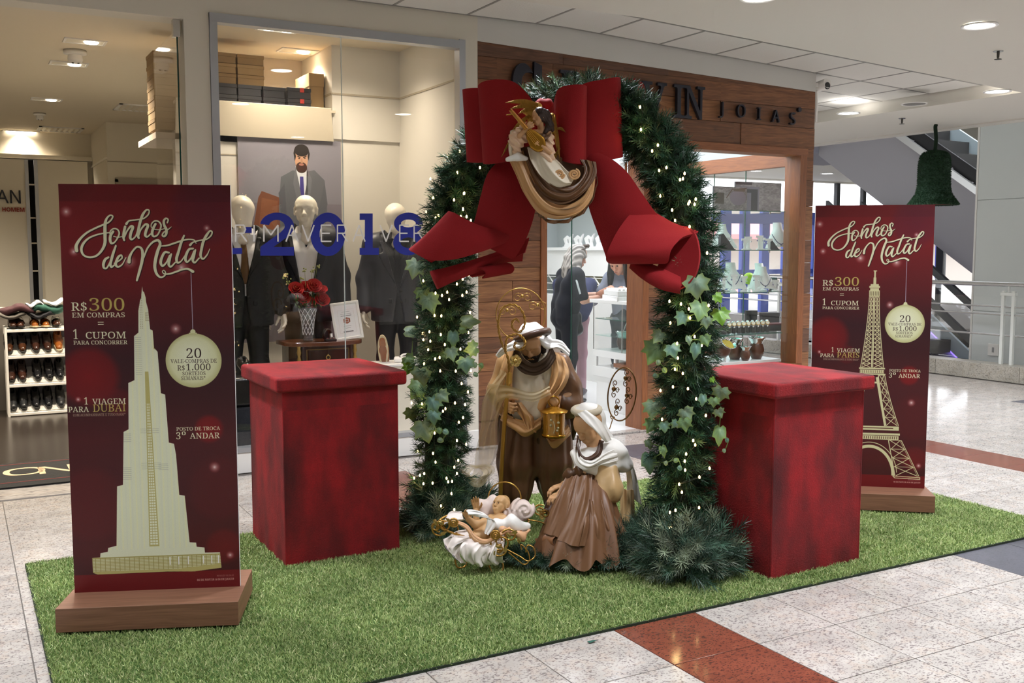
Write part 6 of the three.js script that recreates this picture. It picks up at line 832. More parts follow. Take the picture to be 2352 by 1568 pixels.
{
  const t = thing('fairy_lights', 'string of tiny warm white fairy lights wound around the leafy arch', 'string lights', [0, 0, 0]), bulbs = [];
  for (const [ox, oy, k, l] of BULBS) for (const s of l.split(' ')) { const [x, y] = s.split(',').map(Number); bulbs.push(frontOf(ox + x / k, oy + y / k, 0.028)); }
  bulbs.sort((a, b) => a.t - b.t);
  const bg = lathe([[0, 0.011], [0.004, 0.007], [0.0048, 0.002], [0.0042, -0.004], [0, -0.006]], 8), bm = glow(0xffd890, 11);
  bulbs.forEach(({ p }, i) => { const m = mesh('bulb', bg, bm, t); m.position.copy(p); m.name = i ? 'bulb_' + String(i).padStart(3, '0') : 'bulb'; });
  part('wire', new THREE.TubeGeometry(curve(bulbs.map(({ p }) => p.clone().addScaledVector(AN, -0.012))), bulbs.length * 6, 0.0016, 4), std(0x10180f, 0.7), t);
  for (let i = 4; i < bulbs.length; i += 9) { const l = new THREE.PointLight(0xffd890, 0.012); l.position.copy(bulbs[i].p).addScaledVector(AN, 0.012); l.name = 'bulb_light'; t.add(l); }
}
// ivy: lobed leaves, each its own piece
const leafShape = (kind) => { const P = kind === 'ivy' ? [[0, -0.5, 0], [0.14, -0.3], [0.24, -0.16], [0.44, -0.2], [0.36, 0.02], [0.5, 0.2], [0.32, 0.28], [0.26, 0.42], [0.1, 0.4], [0, 0.3]] : kind === 'heart' ? [[0, -0.62], [0.12, -0.4], [0.2, -0.2], [0.32, -0.16], [0.3, 0.1], [0.26, 0.32], [0.12, 0.42], [0, 0.3]] : [[0, -0.45], [0.22, -0.3], [0.34, 0], [0.28, 0.28], [0, 0.38]]; const all = [...P, ...P.slice(1, -1).reverse().map(([x, y]) => [-x, y])]; return all; };
function leafGeo(kind, sd) {
  const ol = leafShape(kind), rings = 4, cx = 0, cy = 0.2, pos = [], col = [], idx = [], n = ol.length, h = (x, y) => 0.05 * Math.cos(y * 5 + sd) - 0.16 * Math.abs(x) * (0.6 + 0.4 * Math.sin(sd)) - 0.12 * (y < 0 ? y * y * 1.6 : 0) + 0.03 * Math.sin(x * 13 + y * 7 + sd);
  const jag = (i) => 1 + 0.03 * Math.sin(i * 5.1 + sd);
  pos.push(cx, cy, h(cx, cy) + 0.0); col.push(0.36, 0.46, 0.33);
  for (let r = 1; r <= rings; r++) for (let i = 0; i < n; i++) { const k = r / rings, x = cx + (ol[i][0] * jag(i) - cx) * k, y = cy + (ol[i][1] * jag(i + 3) - cy) * k; pos.push(x, y, h(x, y)); const e = Math.pow(k, 3), v = (i % 2 ? 0.0 : 0.05) * (1 - e); col.push(0.165 + 0.05 * e + v, 0.265 + 0.03 * e + v, 0.185 - 0.09 * e + v); }
  for (let i = 0; i < n; i++) { const j = (i + 1) % n; idx.push(0, 1 + i, 1 + j); for (let r = 0; r < rings - 1; r++) { const a = 1 + r * n; idx.push(a + i, a + n + i, a + n + j, a + i, a + n + j, a + j); } }
  const g = new THREE.BufferGeometry(); g.setAttribute('position', new THREE.Float32BufferAttribute(pos, 3)); g.setAttribute('color', new THREE.Float32BufferAttribute(col, 3)); g.setIndex(idx); g.computeVertexNormals(); return g;
}
const leafSet = { ivy: [0, 1, 2, 3].map((s) => leafGeo('ivy', s * 1.7)), heart: [0, 1].map((s) => leafGeo('heart', s + 0.4)), round: [0, 1].map((s) => leafGeo('round', s + 0.9)) };
const leafMats = [phys(0xffffff, 0.5, { vertexColors: true, sheen: 0.2 }), phys(0xf0ffd8, 0.5, { vertexColors: true }), phys(0xd8f0ff, 0.5, { vertexColors: true }), phys(0xd8ff70, 0.45, { vertexColors: true })];
function ivy(label, ox, oy, k, list, groups) {
  const t = thing('ivy_garland', label, 'ivy', [0, 0, 0]); let i = 0; const stems = [];
  for (const s of list.split(' ')) { const f = s.split(','), [x, y, size, rot] = f.slice(0, 4).map(Number), kind = { r: 'round', h: 'heart' }[f[4]] ?? 'ivy', bright = f[4] === 'b'; const q = frontOf(ox + x / k, oy + y / k, 0.05), p = q.p, D = p.x * SY - p.z * CY, sz = size / k * D / 2300 * (kind === 'round' ? 1.15 : 1.12);
    const set = leafSet[kind], m = mesh('leaf', set[i % set.length], leafMats[bright ? 3 : i % 3], t); m.position.copy(p); m.scale.setScalar(sz); m.rotation.set(rr(-0.35, 0.25), VIEW + rr(-0.4, 0.4), (rot || 0) * Math.PI / 180 + rr(-0.12, 0.12), 'YXZ'); m.name = i ? 'leaf_' + String(i).padStart(3, '0') : 'leaf'; i++; stems.push(p.clone().addScaledVector(AN, -0.025)); }
  for (const gr of groups) part('stem', tube(gr.map((j) => stems[j]), 0.0025, gr.length * 6, 5), std(0x6f8a48, 0.6), t);
  return t;
}
ivy('trailing ivy with large pale green leaves on the right leg of the arch', 1450, 620, 3.136, '470,120,190,15 495,290,160,-20 365,350,115,-30 540,375,95,10 625,200,85,40,b 645,330,140,10,b 195,480,115,-40 165,590,190,-20 300,580,120,20 415,500,70,0,h 535,505,95,15 465,575,120,0,h 195,665,50,0,r 240,720,50,20,r 175,760,50,70,r 155,1000,150,-10 140,1120,120,-25 240,1130,90,0 400,1040,125,30 385,1110,110,10 315,1110,75,-30 125,1250,80,20,h 230,1300,90,10,h 130,1380,165,0,h 250,1390,45,20,r 325,1370,50,80,r 350,1425,50,40,r 645,890,135,-10 595,950,85,0 515,930,90,0,h 635,1030,90,20 635,1180,140,0,h 690,1225,42,10,r 670,1300,38,0,r 585,790,50,30,b', [[0, 1, 2, 3], [4, 5], [6, 7, 8, 12, 13, 14], [3, 9, 10, 11], [15, 16, 17, 20, 19, 18], [21, 22, 23, 24, 25, 26], [34, 27, 28, 29], [30, 31, 32, 33]]);
ivy('trailing ivy with pale green leaves on the left leg of the arch', 920, 580, 2.24, '75,80,110,-20 115,210,85,10 150,260,115,25 350,355,100,90,h 320,400,50,60,h 270,440,90,0,h 262,520,80,20 365,495,85,-70 335,575,95,10 383,578,35,0,r 415,580,35,30,r 385,627,35,60,r 55,405,90,95,h 45,555,75,40 40,600,75,-30,b 110,635,115,0 85,705,115,-30 170,780,105,20 218,740,80,50 60,830,85,20 170,845,85,0 130,915,140,10 200,915,40,0,r 232,920,40,40,r 205,965,40,70,r', [[0, 1, 2], [3, 4, 5, 6], [7, 8, 9, 10, 11], [12, 13, 14], [15, 16, 17, 18], [19, 20, 21, 22, 23, 24]]);
// ------------------------------------------------------------------ lettering on the clothes shop window: thin film pieces on the glass
{
  const ZL = WALLZ - 0.0355, q = (x, y) => { const p = onZ(x, y, ZL); return [p.x, p.y]; }, film = (s, z, m, t, name) => part(name, at(extr(s, 0.0008, 0), 0, 0, z), m, t);
  const bl = std(0x1b2a9c, 0.5), wt = std(0xf2f2f2, 0.6), o = q(500, 600);
  const t = thing('window_number', 'large blue number ending in -2018 stuck on the clothes shop window', 'lettering', [o[0], o[1], ZL]), Q = (x, y) => { const p = q(x, y); return [p[0] - o[0], p[1] - o[1]]; }, poly = (pts) => shapeOf(pts.map(([x, y]) => Q(x, y)));
  const ringS = (cx, cy, rx, ry, w) => { const N = 40, f = (k) => Array.from({ length: N }, (_, i) => Q(cx + Math.cos(i / N * 6.283) * (rx - w * k), cy + Math.sin(i / N * 6.283) * (ry - w * k))); const s = shapeOf(f(0)), h = new THREE.Path(); f(1).reverse().forEach(([x, y], i) => i ? h.lineTo(x, y) : h.moveTo(x, y)); h.closePath(); s.holes.push(h); return s; };
  film(poly([[520, 570], [556, 569], [556, 583], [520, 584]]), 0, bl, t, 'digit'); film(poly([[562, 521], [578, 521], [578, 535], [562, 535]]), 0, bl, t, 'dash');
  { const a = [], b = []; for (let i = 0; i <= 20; i++) { const g = Math.PI * (1.05 + 1.12 * i / 20); a.push([636 + Math.cos(g) * 39, 519 + Math.sin(g) * 31]); b.push([636 + Math.cos(g) * 18, 519 + Math.sin(g) * 14]); } film(poly([...a, [664, 541], [628, 567], [675, 567], [675, 587], [598, 587], [598, 567], [645, 533], ...b.reverse()]), 0, bl, t, 'digit'); }
  film(ringS(753, 538, 40, 50, 21), 0, bl, t, 'digit'); film(poly([[826, 490], [856, 490], [856, 569], [870, 569], [870, 585], [826, 585], [826, 569], [838, 569], [838, 505], [826, 505]]), 0, bl, t, 'digit');
  film(ringS(938, 513, 33, 25, 16), 0, bl, t, 'digit'); film(ringS(938, 557, 35, 29, 17), 0.0002, bl, t, 'digit');
  const w = thing('window_word', 'thin white capital letters across the blue number on the clothes shop window', 'lettering', [o[0], o[1], ZL + 0.0015]);
  const G = { R: [[0, 1, 0, 0], [0, 0, 0.75, 0], [0.75, 0, 0.9, 0.25], [0.9, 0.25, 0.75, 0.5], [0.75, 0.5, 0, 0.5], [0.45, 0.5, 1, 1]], I: [[0.5, 0, 0.5, 1]], M: [[0, 1, 0, 0], [0, 0, 0.5, 0.6], [0.5, 0.6, 1, 0], [1, 0, 1, 1]], A: [[0, 1, 0.5, 0], [0.5, 0, 1, 1], [0.22, 0.62, 0.78, 0.62]], V: [[0, 0, 0.5, 1], [0.5, 1, 1, 0]], E: [[0, 0, 0, 1], [0, 0, 1, 0], [0, 0.5, 0.85, 0.5], [0, 1, 1, 1]] };
  for (const [c, x0, x1] of [['R', 541, 566], ['I', 578, 589], ['M', 606, 638], ['A', 657, 684], ['V', 694, 721], ['E', 738, 760], ['R', 775, 797], ['A', 811, 838], ['V', 873, 900], ['E', 918, 938], ['R', 951, 973]]) {
    const y0 = 517, y1 = 554; part('letter', G[c].map(([a, b, d, e], gi) => { const A = V(...Q(lerp(x0, x1, a), lerp(y0, y1, b)), 0), B = V(...Q(lerp(x0, x1, d), lerp(y0, y1, e)), 0), L = A.distanceTo(B) + 0.004, g = box(L, 0.0105, 0.0008); g.rotateZ(Math.atan2(B.y - A.y, B.x - A.x)); return at(g, (A.x + B.x) / 2, (A.y + B.y) / 2, 0.0012 * gi); }), wt, w);
  }
}
// ------------------------------------------------------------------ things on show in the clothes window
{
  const Z = -7.62, p = (x, y, z = Z) => onZ(x, y, z), L = p(662, 788), Rr = p(838, 788), cx = (L.x + Rr.x) / 2, hw = (Rr.x - L.x) / 2, ty = L.y;
  const dark = phys(0x1f100b, 0.3, { clearcoat: 0.5 }), topM = phys(0x5a2f18, 0.3, { clearcoat: 0.4 }), brass = std(0xb89a5a, 0.35, { metalness: 0.8 });
  const t = thing('console_table', 'small dark antique table with a ring pull behind the left red box', 'table', [cx, 0.156, Z - 0.14]), H = ty - 0.156;
  const top = new THREE.Shape(); top.moveTo(-hw, -0.17); top.lineTo(hw, -0.17); top.lineTo(hw, 0.05); top.quadraticCurveTo(hw * 0.9, 0.17, 0, 0.19); top.quadraticCurveTo(-hw * 0.9, 0.17, -hw, 0.05); top.closePath(); const tg = extr(top, 0.022, 0.006); tg.rotateX(Math.PI / 2); part('tabletop', at(tg, 0, H - 0.005, 0), topM, t);
  const ap = new THREE.Shape(); const w2 = hw - 0.035; ap.moveTo(-w2, -0.15); ap.lineTo(w2, -0.15); ap.lineTo(w2, 0.03); ap.quadraticCurveTo(w2 * 0.9, 0.14, 0, 0.155); ap.quadraticCurveTo(-w2 * 0.9, 0.14, -w2, 0.03); const ag = extr(ap, 0.18, 0.001); ag.rotateX(Math.PI / 2); part('apron', at(ag, 0, H - 0.03, 0), dark, t);
  const dr = part('drawer', box(w2 * 1.05, 0.11, 0.02, 0, H - 0.12, 0.145, 0.004), dark, t); part('ring_pull', [new THREE.TorusGeometry(0.016, 0.004, 8, 20).translate(0, H - 0.125, 0.16), ball(0.008, 0, H - 0.106, 0.158, 8)], brass, dr);
  part('inlay', [span(-w2 * 0.62, w2 * 0.62, H - 0.06, H - 0.057, 0.152, 0.157), span(-w2 * 0.62, w2 * 0.62, H - 0.18, H - 0.177, 0.152, 0.157), span(-w2 * 0.62, -w2 * 0.62 + 0.003, H - 0.18, H - 0.057, 0.15, 0.157), span(w2 * 0.62 - 0.003, w2 * 0.62, H - 0.18, H - 0.057, 0.15, 0.157)], brass, t);
  for (const s of [-1, 1]) part('carved_column', lathe([[0, 0], [0.012, 0], [0.018, 0.02], [0.01, 0.04], [0.018, 0.07], [0.01, 0.1], [0.018, 0.13], [0.012, 0.16], [0.016, 0.18]]).translate(s * (w2 - 0.05), H - 0.21, 0.135), brass, t);
  for (const [x, z] of [[-w2 + 0.04, 0.02], [w2 - 0.04, 0.02], [-w2 + 0.04, -0.13], [w2 - 0.04, -0.13]]) part('leg', lathe([[0, 0], [0.012, 0], [0.014, 0.05], [0.024, H - 0.3], [0.028, H - 0.2], [0.028, H - 0.03]]).translate(x, 0, z), dark, t);
  // crystal vase with roses
  const v0 = p(708, 786, Z - 0.1), v1 = p(708, 706, Z - 0.1), vh = v1.y - ty; const va = thing('crystal_vase', 'cut crystal vase with diamond pattern on the antique table', 'vase', [v0.x, ty + 0.001, Z - 0.1]);
  part('glass', lathe([[0, 0], [0.036, 0], [0.04, 0.012], [0.034, 0.03], [0.04, vh * 0.4], [0.055, vh * 0.75], [0.075, vh], [0.07, vh], [0.05, vh * 0.75], [0.034, vh * 0.4], [0.028, 0.04], [0, 0.035]], 28), phys(0x9a9aa4, 0.05, { transmission: 0.75, thickness: 0.006, ior: 1.52 }), va);
  const cut = []; for (let i = 0; i < 10; i++) for (const d of [-1, 1]) for (let k = 0; k < 3; k++) { const A = [], y0 = 0.05 + k * vh * 0.26, y1 = y0 + vh * 0.26; for (let j = 0; j <= 5; j++) { const y = lerp(y0, y1, j / 5), a = (i + d * (j / 5 - 0.5) * 1.0) * 0.6283, r = 0.0415 + 0.034 * Math.pow(y / vh, 2.2); A.push(V(Math.cos(a) * r, y, Math.sin(a) * r)); } cut.push(tube(A, 0.0018, 6, 4)); } part('cut_pattern', cut, phys(0xf2f4f8, 0.1, { clearcoat: 1 }), va);
  const fl = thing('rose_bouquet', 'bunch of red artificial roses with pale sprays standing in the crystal vase', 'flowers', [v0.x, ty + 0.02, Z - 0.1]); const roseM = phys(0xb01018, 0.6, { sheen: 0.4, sheenColor: new THREE.Color(0xd04040) }), yb = ty + 0.02, leafM2 = std(0x4c6a34, 0.6), rg = [];
  for (let ring = 0; ring < 4; ring++) for (let i = 0; i < 3 + ring; i++) { const a0 = i / (3 + ring) * 6.283 + ring * 0.9, r = 0.008 + ring * 0.011, g = sheet((u, v) => { const a = a0 + (u - 0.5) * (2.4 - ring * 0.25), rr2 = r * (0.55 + 0.6 * v + ring * 0.06 * v), y = -0.02 + v * (0.05 - ring * 0.006) - 0.012 * Math.pow(Math.abs(u - 0.5) * 2, 2) * v; return V(Math.cos(a) * rr2, y, Math.sin(a) * rr2); }, 8, 5, 0.0012); rg.push(g); } const roseG = join(rg);
  [[680, 663], [696, 684], [703, 660], [722, 656], [735, 666], [708, 694], [740, 688]].forEach(([x, y], i) => { const c = p(x, y, Z - 0.06 - (i % 3) * 0.035), m = part('rose', roseG, roseM, fl); m.position.set(c.x - v0.x, c.y - yb, c.z - (Z - 0.1)); m.scale.setScalar(1.12); m.rotation.set(0.9, i * 1.3, rr(-0.4, 0.4)); part('stem', tube([V(0, vh * 0.3, 0), V((c.x - v0.x) * 0.4, vh * 0.9, 0.0), m.position.clone().add(V(0, -0.02, -0.01))], 0.0025, 10, 5), leafM2, fl); });
  for (let i = 0; i < 26; i++) { const a = rnd() * 6.283, r = rr(0.05, 0.11), g = leafGeo('heart', i).scale(0.03, 0.045, 0.03); g.deleteAttribute('color'); g.rotateX(rr(-1, 0.4)); g.rotateY(a); part('leaf', g.translate(Math.cos(a) * r * 1.1, vh - 0.02 + rr(0, 0.11), Math.sin(a) * r * 0.6), leafM2, fl); }
  for (const [x, y] of [[655, 634], [664, 645], [700, 622], [716, 618], [728, 612], [690, 640]]) { const c = p(x, y, Z - 0.1), e = V(c.x - v0.x, c.y - yb, 0); part('spray', [tube([V(0, vh, 0), e.clone().multiplyScalar(0.6).add(V(0, 0.05, 0)), e], 0.0018, 12, 5), ...[0, 1, 2, 3, 4].map((i) => ball(0.007, e.x + rr(-0.02, 0.02), e.y + rr(-0.03, 0.02), e.z + rr(-0.02, 0.02), 7))], std(0x9aa05a, 0.6), fl); }
  // certificate frame
  const a = p(766, 703, Z), b = p(822, 700, Z), c = p(842, 786, Z - 0.02), d = p(775, 790, Z - 0.02), fw = 0.23, fh = 0.31; const fr = thing('picture_frame', 'white carved frame with a printed certificate leaning on the antique table', 'picture frame', [(c.x + d.x) / 2 - 0.004, ty + 0.001, Z - 0.06], -0.25);
  const cert = canvasTex(256, 360, (k, W, H) => { k.fillStyle = '#f3f3f1'; k.fillRect(0, 0, W, H); k.strokeStyle = '#c9b9a8'; k.strokeRect(40, 60, W - 80, H - 110); k.fillStyle = '#8c8c8c'; for (const [x, y, w] of [[84, 80, 88], [70, 104, 116], [88, 236, 80], [96, 258, 64]]) k.fillRect(x, y, w, 3); k.fillStyle = '#444'; k.fillRect(70, 122, 116, 5); k.fillStyle = '#a2624a'; k.beginPath(); k.moveTo(92, 160); k.lineTo(128, 142); k.lineTo(166, 158); k.lineTo(164, 196); k.lineTo(128, 214); k.lineTo(92, 196); k.fill(); k.strokeStyle = '#f3f3f1'; k.lineWidth = 4; k.strokeRect(112, 164, 34, 28); k.fillStyle = '#777'; k.fillRect(76, 292, 106, 12); });
  const fm = phys(0xf0eee6, 0.5); const tilt = (g) => { g.rotateX(-0.2); g.rotateZ(0.13); return g; };
  part('frame', [tilt(span(-fw / 2, -fw / 2 + 0.022, 0, fh, 0, 0.014, 0.005)), tilt(span(fw / 2 - 0.022, fw / 2, 0, fh, 0, 0.014, 0.005)), tilt(span(-fw / 2, fw / 2, 0, 0.022, 0, 0.0145, 0.005)), tilt(span(-fw / 2, fw / 2, fh - 0.022, fh, 0, 0.0145, 0.005))], fm, fr); part('print', tilt(new THREE.PlaneGeometry(fw - 0.04, fh - 0.04).translate(0, fh / 2, 0.006)), std(0xffffff, 0.6, { map: cert }), fr); part('backing', tilt(span(-fw / 2 + 0.01, fw / 2 - 0.01, 0.01, fh - 0.01, -0.004, 0.004)), M.dark, fr);
  const be = p(752, 770, Z - 0.05), bt = thing('rolled_belt', 'rolled dark leather belt standing on the antique table before the frame', 'belt', [be.x, ty + 0.001, Z - 0.06], 0.6); part('strap', new THREE.TorusGeometry(0.042, 0.008, 8, 30).scale(1, 1, 2.2).translate(0, 0.05, 0), phys(0x1b130f, 0.35, { clearcoat: 0.4 }), bt); part('buckle', box(0.03, 0.034, 0.01, 0.03, 0.04, 0.018, 0.003), M.chrome, bt);
  const cf = thing('cufflink_tray', 'tiny dark tray of silver cufflinks on the antique table', 'tray', [p(760, 785, Z + 0.02).x, ty + 0.001, Z + 0.01]); part('tray', box(0.09, 0.02, 0.05, 0, 0.01, 0, 0.004), M.black, cf); for (const s of [-0.025, 0, 0.025]) part('cufflink', box(0.014, 0.008, 0.014, s, 0.024, 0, 0.002), M.chrome, cf);
  // cream plinth with shoes at the right, dark bag and block at the left
  const q0 = p(868, 838, -7.5), pl = thing('display_block', 'cream display block behind the right edge of the left red box', 'stand', [q0.x, 0.156, -7.72]); part('block', box(0.62, q0.y - 0.156 - 0.02, 0.3, 0.27, (q0.y - 0.176) / 2, 0.08, 0.004), std(0xe4dccb, 0.6), pl); part('top', box(0.64, 0.02, 0.32, 0.27, q0.y - 0.166, 0.08, 0.004), M.white, pl);
  const s0 = scene.children.find((o) => o.name.startsWith('shoe') && o.userData.label?.startsWith('tan')); const sh = dup(s0, [p(884, 826, -7.6).x, q0.y + 0.075, -7.64], -0.5, 'tan brown dress shoe propped toe up at the right end of the window'); delete sh.userData.group; sh.rotation.set(-1.15, -0.5, 0, 'YXZ');
  const sb = scene.children.find((o) => o.name.startsWith('shoe') && o.userData.label?.startsWith('black polished')); 
  const ws = thing('folded_shirt', 'white folded shirt on the cream block beside the arch ivy', 'clothing', [p(935, 838, -7.6).x, q0.y + 0.001, -7.62], -0.4); part('shirt', box(0.2, 0.035, 0.16, 0, 0.018, 0, 0.014), M.paper, ws); part('collar', [tube([V(-0.05, 0.04, 0.02), V(-0.02, 0.055, -0.03), V(0.03, 0.055, -0.03), V(0.055, 0.04, 0.02)], 0.009, 20, 6)], M.paper, ws);
  const g0 = p(572, 1040, -7.5), bag = thing('leather_case', 'black leather case lying on a dark navy block low in the window', 'bag', [p(566, 930, -7.55).x, p(566, 932, -7.55).y, -7.6]); part('body', box(0.42, p(566, 862, -7.55).y - p(566, 930, -7.55).y, 0.22, 0, (p(566, 862, -7.55).y - p(566, 930, -7.55).y) / 2, 0, 0.03), phys(0x101012, 0.35, { clearcoat: 0.4 }), bag); part('strap', [box(0.03, 0.02, 0.226, -0.1, 0.12, 0, 0.004), box(0.03, 0.02, 0.226, 0.1, 0.12, 0, 0.004)], M.black, bag); part('clasp', box(0.03, 0.02, 0.01, 0.1, 0.1, 0.112, 0.002), M.chrome, bag);
  const bk = thing('navy_block', 'dark navy fabric block under the leather case in the window', 'stand', [p(566, 930, -7.55).x, 0.156, -7.6]); part('block', box(0.48, p(566, 932, -7.55).y - 0.158, 0.27, 0, (p(566, 932, -7.55).y - 0.158) / 2, 0, 0.012), cloth(0x10141f), bk); part('seam', box(0.482, 0.004, 0.272, 0, 0.14, 0), M.black, bk);
  const s2 = dup(sb, [p(568, 838, -7.62).x, bag.position.y + p(566, 862, -7.55).y - p(566, 930, -7.55).y + 0.001, -7.6], 0.3, 'black polished shoe on the leather case in the window'); delete s2.userData.group;
}
// ------------------------------------------------------------------ big red velvet bow at the top of the arch
const BF = viewFrame(1245, 300, 5.08), PB = (l) => l.map(([x, y, z]) => BF.P(x, y, z ?? 0));
const bowVelvet = phys(0x8c060f, 0.9, { sheen: 0.35, sheenRoughness: 0.4, sheenColor: new THREE.Color(0xb01626), bumpMap: velvetBump, bumpScale: 0.0008 });
{
  const t = thing('velvet_bow', 'huge red velvet bow with rolled tails hanging at the top of the arch', 'bow', BF.o, VIEW);
  const rb = (name, A, B, th = 0.014, nu = 60, nv = 14, bulge = 0) => part(name, ribbon(PB(A), PB(B), th, nu, nv, bulge), bowVelvet, t);
  // loops, each a closed band: front face, outer turn, back face
  rb('loop', [[1240, 262, 0.05], [1215, 220, 0.09], [1180, 188, 0.11], [1140, 182, 0.1], [1108, 188, 0.07], [1098, 196, 0.03], [1102, 198, -0.02], [1140, 200, -0.05], [1200, 240, -0.03]], [[1240, 350, 0.05], [1215, 362, 0.09], [1180, 368, 0.11], [1145, 374, 0.1], [1118, 377, 0.07], [1110, 376, 0.03], [1112, 372, -0.02], [1140, 365, -0.05], [1200, 345, -0.03]]);
  rb('loop', [[1230, 270, -0.02], [1170, 225, -0.02], [1110, 203, -0.03], [1072, 203, -0.06], [1062, 206, -0.1], [1068, 210, -0.14], [1120, 225, -0.15], [1220, 270, -0.1]], [[1230, 345, -0.02], [1170, 362, -0.02], [1115, 372, -0.03], [1080, 373, -0.06], [1072, 372, -0.1], [1078, 370, -0.14], [1120, 360, -0.15], [1220, 340, -0.1]]);
  rb('loop', [[1255, 262, 0.05], [1275, 240, 0.113], [1288, 205, 0.169], [1312, 196, 0.216], [1332, 195, 0.21], [1341, 198, 0.17], [1338, 204, 0.12], [1310, 220, 0.0842], [1265, 255, 0.0217]], [[1255, 345, 0.05], [1272, 352, 0.11], [1286, 364, 0.166], [1308, 374, 0.212], [1330, 377, 0.21], [1339, 375, 0.17], [1336, 370, 0.12], [1310, 360, 0.0842], [1265, 340, 0.0217]]);
  rb('loop', [[1255, 270, -0.01], [1300, 225, 0.0625], [1340, 194, 0.09], [1385, 183, 0.09], [1412, 178, 0.07], [1419, 180, 0.03], [1415, 186, -0.02], [1370, 200, -0.05], [1260, 265, -0.0742]], [[1255, 345, -0.01], [1300, 356, 0.0625], [1345, 366, 0.09], [1385, 368, 0.09], [1416, 364, 0.07], [1424, 360, 0.03], [1420, 355, -0.02], [1370, 350, -0.05], [1260, 335, -0.0742]]);
  part('knot', flesh([bone(BF.P(1240, 250, 0.03), 0.045, BF.P(1245, 350, 0.03), 0.05), bone(BF.P(1255, 245, 0.02), 0.04, BF.P(1262, 345, 0.02), 0.045)], 0.011, 0.03, (X, Y, Z, D) => D + 0.004 * Math.sin(X * 120)), bowVelvet, t);
  // left tail, flap, lower flap and curl
  rb('tail', [[1215, 335, -0.02], [1160, 360, -0.01], [1122, 395, 0.02], [1104, 450, 0.04], [1090, 505, 0.03], [1075, 545, 0.0]], [[1245, 355, -0.03], [1240, 400, -0.02], [1236, 440, 0.0], [1228, 490, 0.01], [1210, 545, 0.0], [1180, 598, -0.02]], 0.014, 50, 14, 0.035);
  rb('tail_flap', [[1195, 520, -0.02], [1150, 528, 0.04], [1110, 520, 0.08], [1070, 503, 0.1], [1040, 487, 0.1], [1028, 486, 0.06], [1040, 505, 0.0], [1090, 545, -0.06]], [[1205, 540, -0.03], [1150, 562, 0.04], [1100, 580, 0.09], [1040, 596, 0.12], [985, 596, 0.13], [945, 577, 0.11], [940, 572, 0.05], [990, 600, -0.02]], 0.014, 60, 14, 0.02);
  rb('tail_flap', [[1205, 555, -0.1], [1150, 575, -0.04], [1080, 598, 0.0], [1020, 615, 0.02], [990, 622, 0.01], [988, 628, -0.04]], [[1200, 600, -0.11], [1150, 605, -0.06], [1090, 628, -0.02], [1040, 648, 0.0], [1010, 662, -0.01], [1004, 664, -0.05]], 0.014, 40, 10, 0.015);
  part('tail_curl', sheet((u, v) => { const a = -0.9 + u * 5.0, k = 1 - 0.25 * u, r = 24 * k, c = BF.P(1160 - v * 66 + 0 * u, 616 + v * 12, -0.02); const q = 0.056 * k; return c.add(V(Math.cos(a) * q * 0.9, Math.sin(a) * q * 0.62, Math.sin(a + 1.2) * q * 0.6)); }, 36, 12, 0.012), bowVelvet, t);
  rb('tail_flap', [[1215, 545, -0.05], [1212, 560, -0.06], [1207, 580, -0.06]], [[1140, 575, -0.06], [1150, 590, -0.08], [1160, 600, -0.1]], 0.012, 16, 8);
  // right tail and its open roll
  rb('tail', [[1275, 345, -0.03], [1310, 380, 0.00667], [1340, 440, 0.0867], [1360, 500, 0.11], [1378, 550, 0.11], [1395, 600, 0.108]], [[1330, 335, 0.02], [1400, 362, 0.157], [1440, 395, 0.23], [1472, 440, 0.23], [1500, 480, 0.21], [1530, 520, 0.17]], 0.014, 50, 14, 0.035);
  rb('tail_roll', [[1470, 470, 0.16], [1440, 500, 0.22], [1410, 545, 0.27], [1392, 590, 0.27], [1398, 604, 0.22], [1440, 606, 0.14]], [[1560, 520, 0.16], [1604, 531, 0.22], [1566, 546, 0.3], [1542, 574, 0.33], [1534, 602, 0.3], [1510, 606, 0.2]], 0.014, 50, 18, 0.03);
  rb('tail_roll', [[1580, 524, 0.2], [1600, 540, 0.26], [1609, 580, 0.28], [1604, 620, 0.28], [1588, 650, 0.27], [1558, 668, 0.25]], [[1515, 520, 0.17], [1520, 535, 0.18], [1518, 570, 0.18], [1515, 600, 0.18], [1505, 620, 0.18], [1480, 628, 0.18]], 0.014, 50, 16, -0.02);
  rb('tail_roll', [[1450, 596, 0.18], [1490, 608, 0.22], [1524, 622, 0.26], [1560, 640, 0.26]], [[1450, 612, 0.19], [1480, 640, 0.24], [1518, 661, 0.27], [1562, 671, 0.27]], 0.014, 40, 10, 0.02);
  rb('back_loop', [[1420, 190, -0.2], [1450, 180, -0.22], [1472, 190, -0.24], [1480, 210, -0.26]], [[1420, 240, -0.2], [1450, 235, -0.22], [1470, 240, -0.24], [1478, 245, -0.26]], 0.012, 20, 6);
}
// ------------------------------------------------------------------ angel figure with lute hanging on the bow
const satin = (c, r = 0.38) => phys(c, r, { sheen: 0.4, sheenRoughness: 0.4, sheenColor: new THREE.Color(c).lerp(new THREE.Color(1, 1, 1), 0.4) });
const SAT = { brown: satin(0x65462c), dark: satin(0x3c2816), tan: satin(0xb08a5c), gold: satin(0xc89c6a), peach: satin(0xe8c6a6), cream: satin(0xe6dcc6), white: satin(0xf0efea, 0.5), flesh: phys(0xc79a6e, 0.5), deep: satin(0x4a3020) };
const goldLeaf = std(0xc69c4c, 0.32, { metalness: 0.85, bumpMap: fine, bumpScale: 0.002 }), wire = std(0xb8924e, 0.35, { metalness: 0.85 });
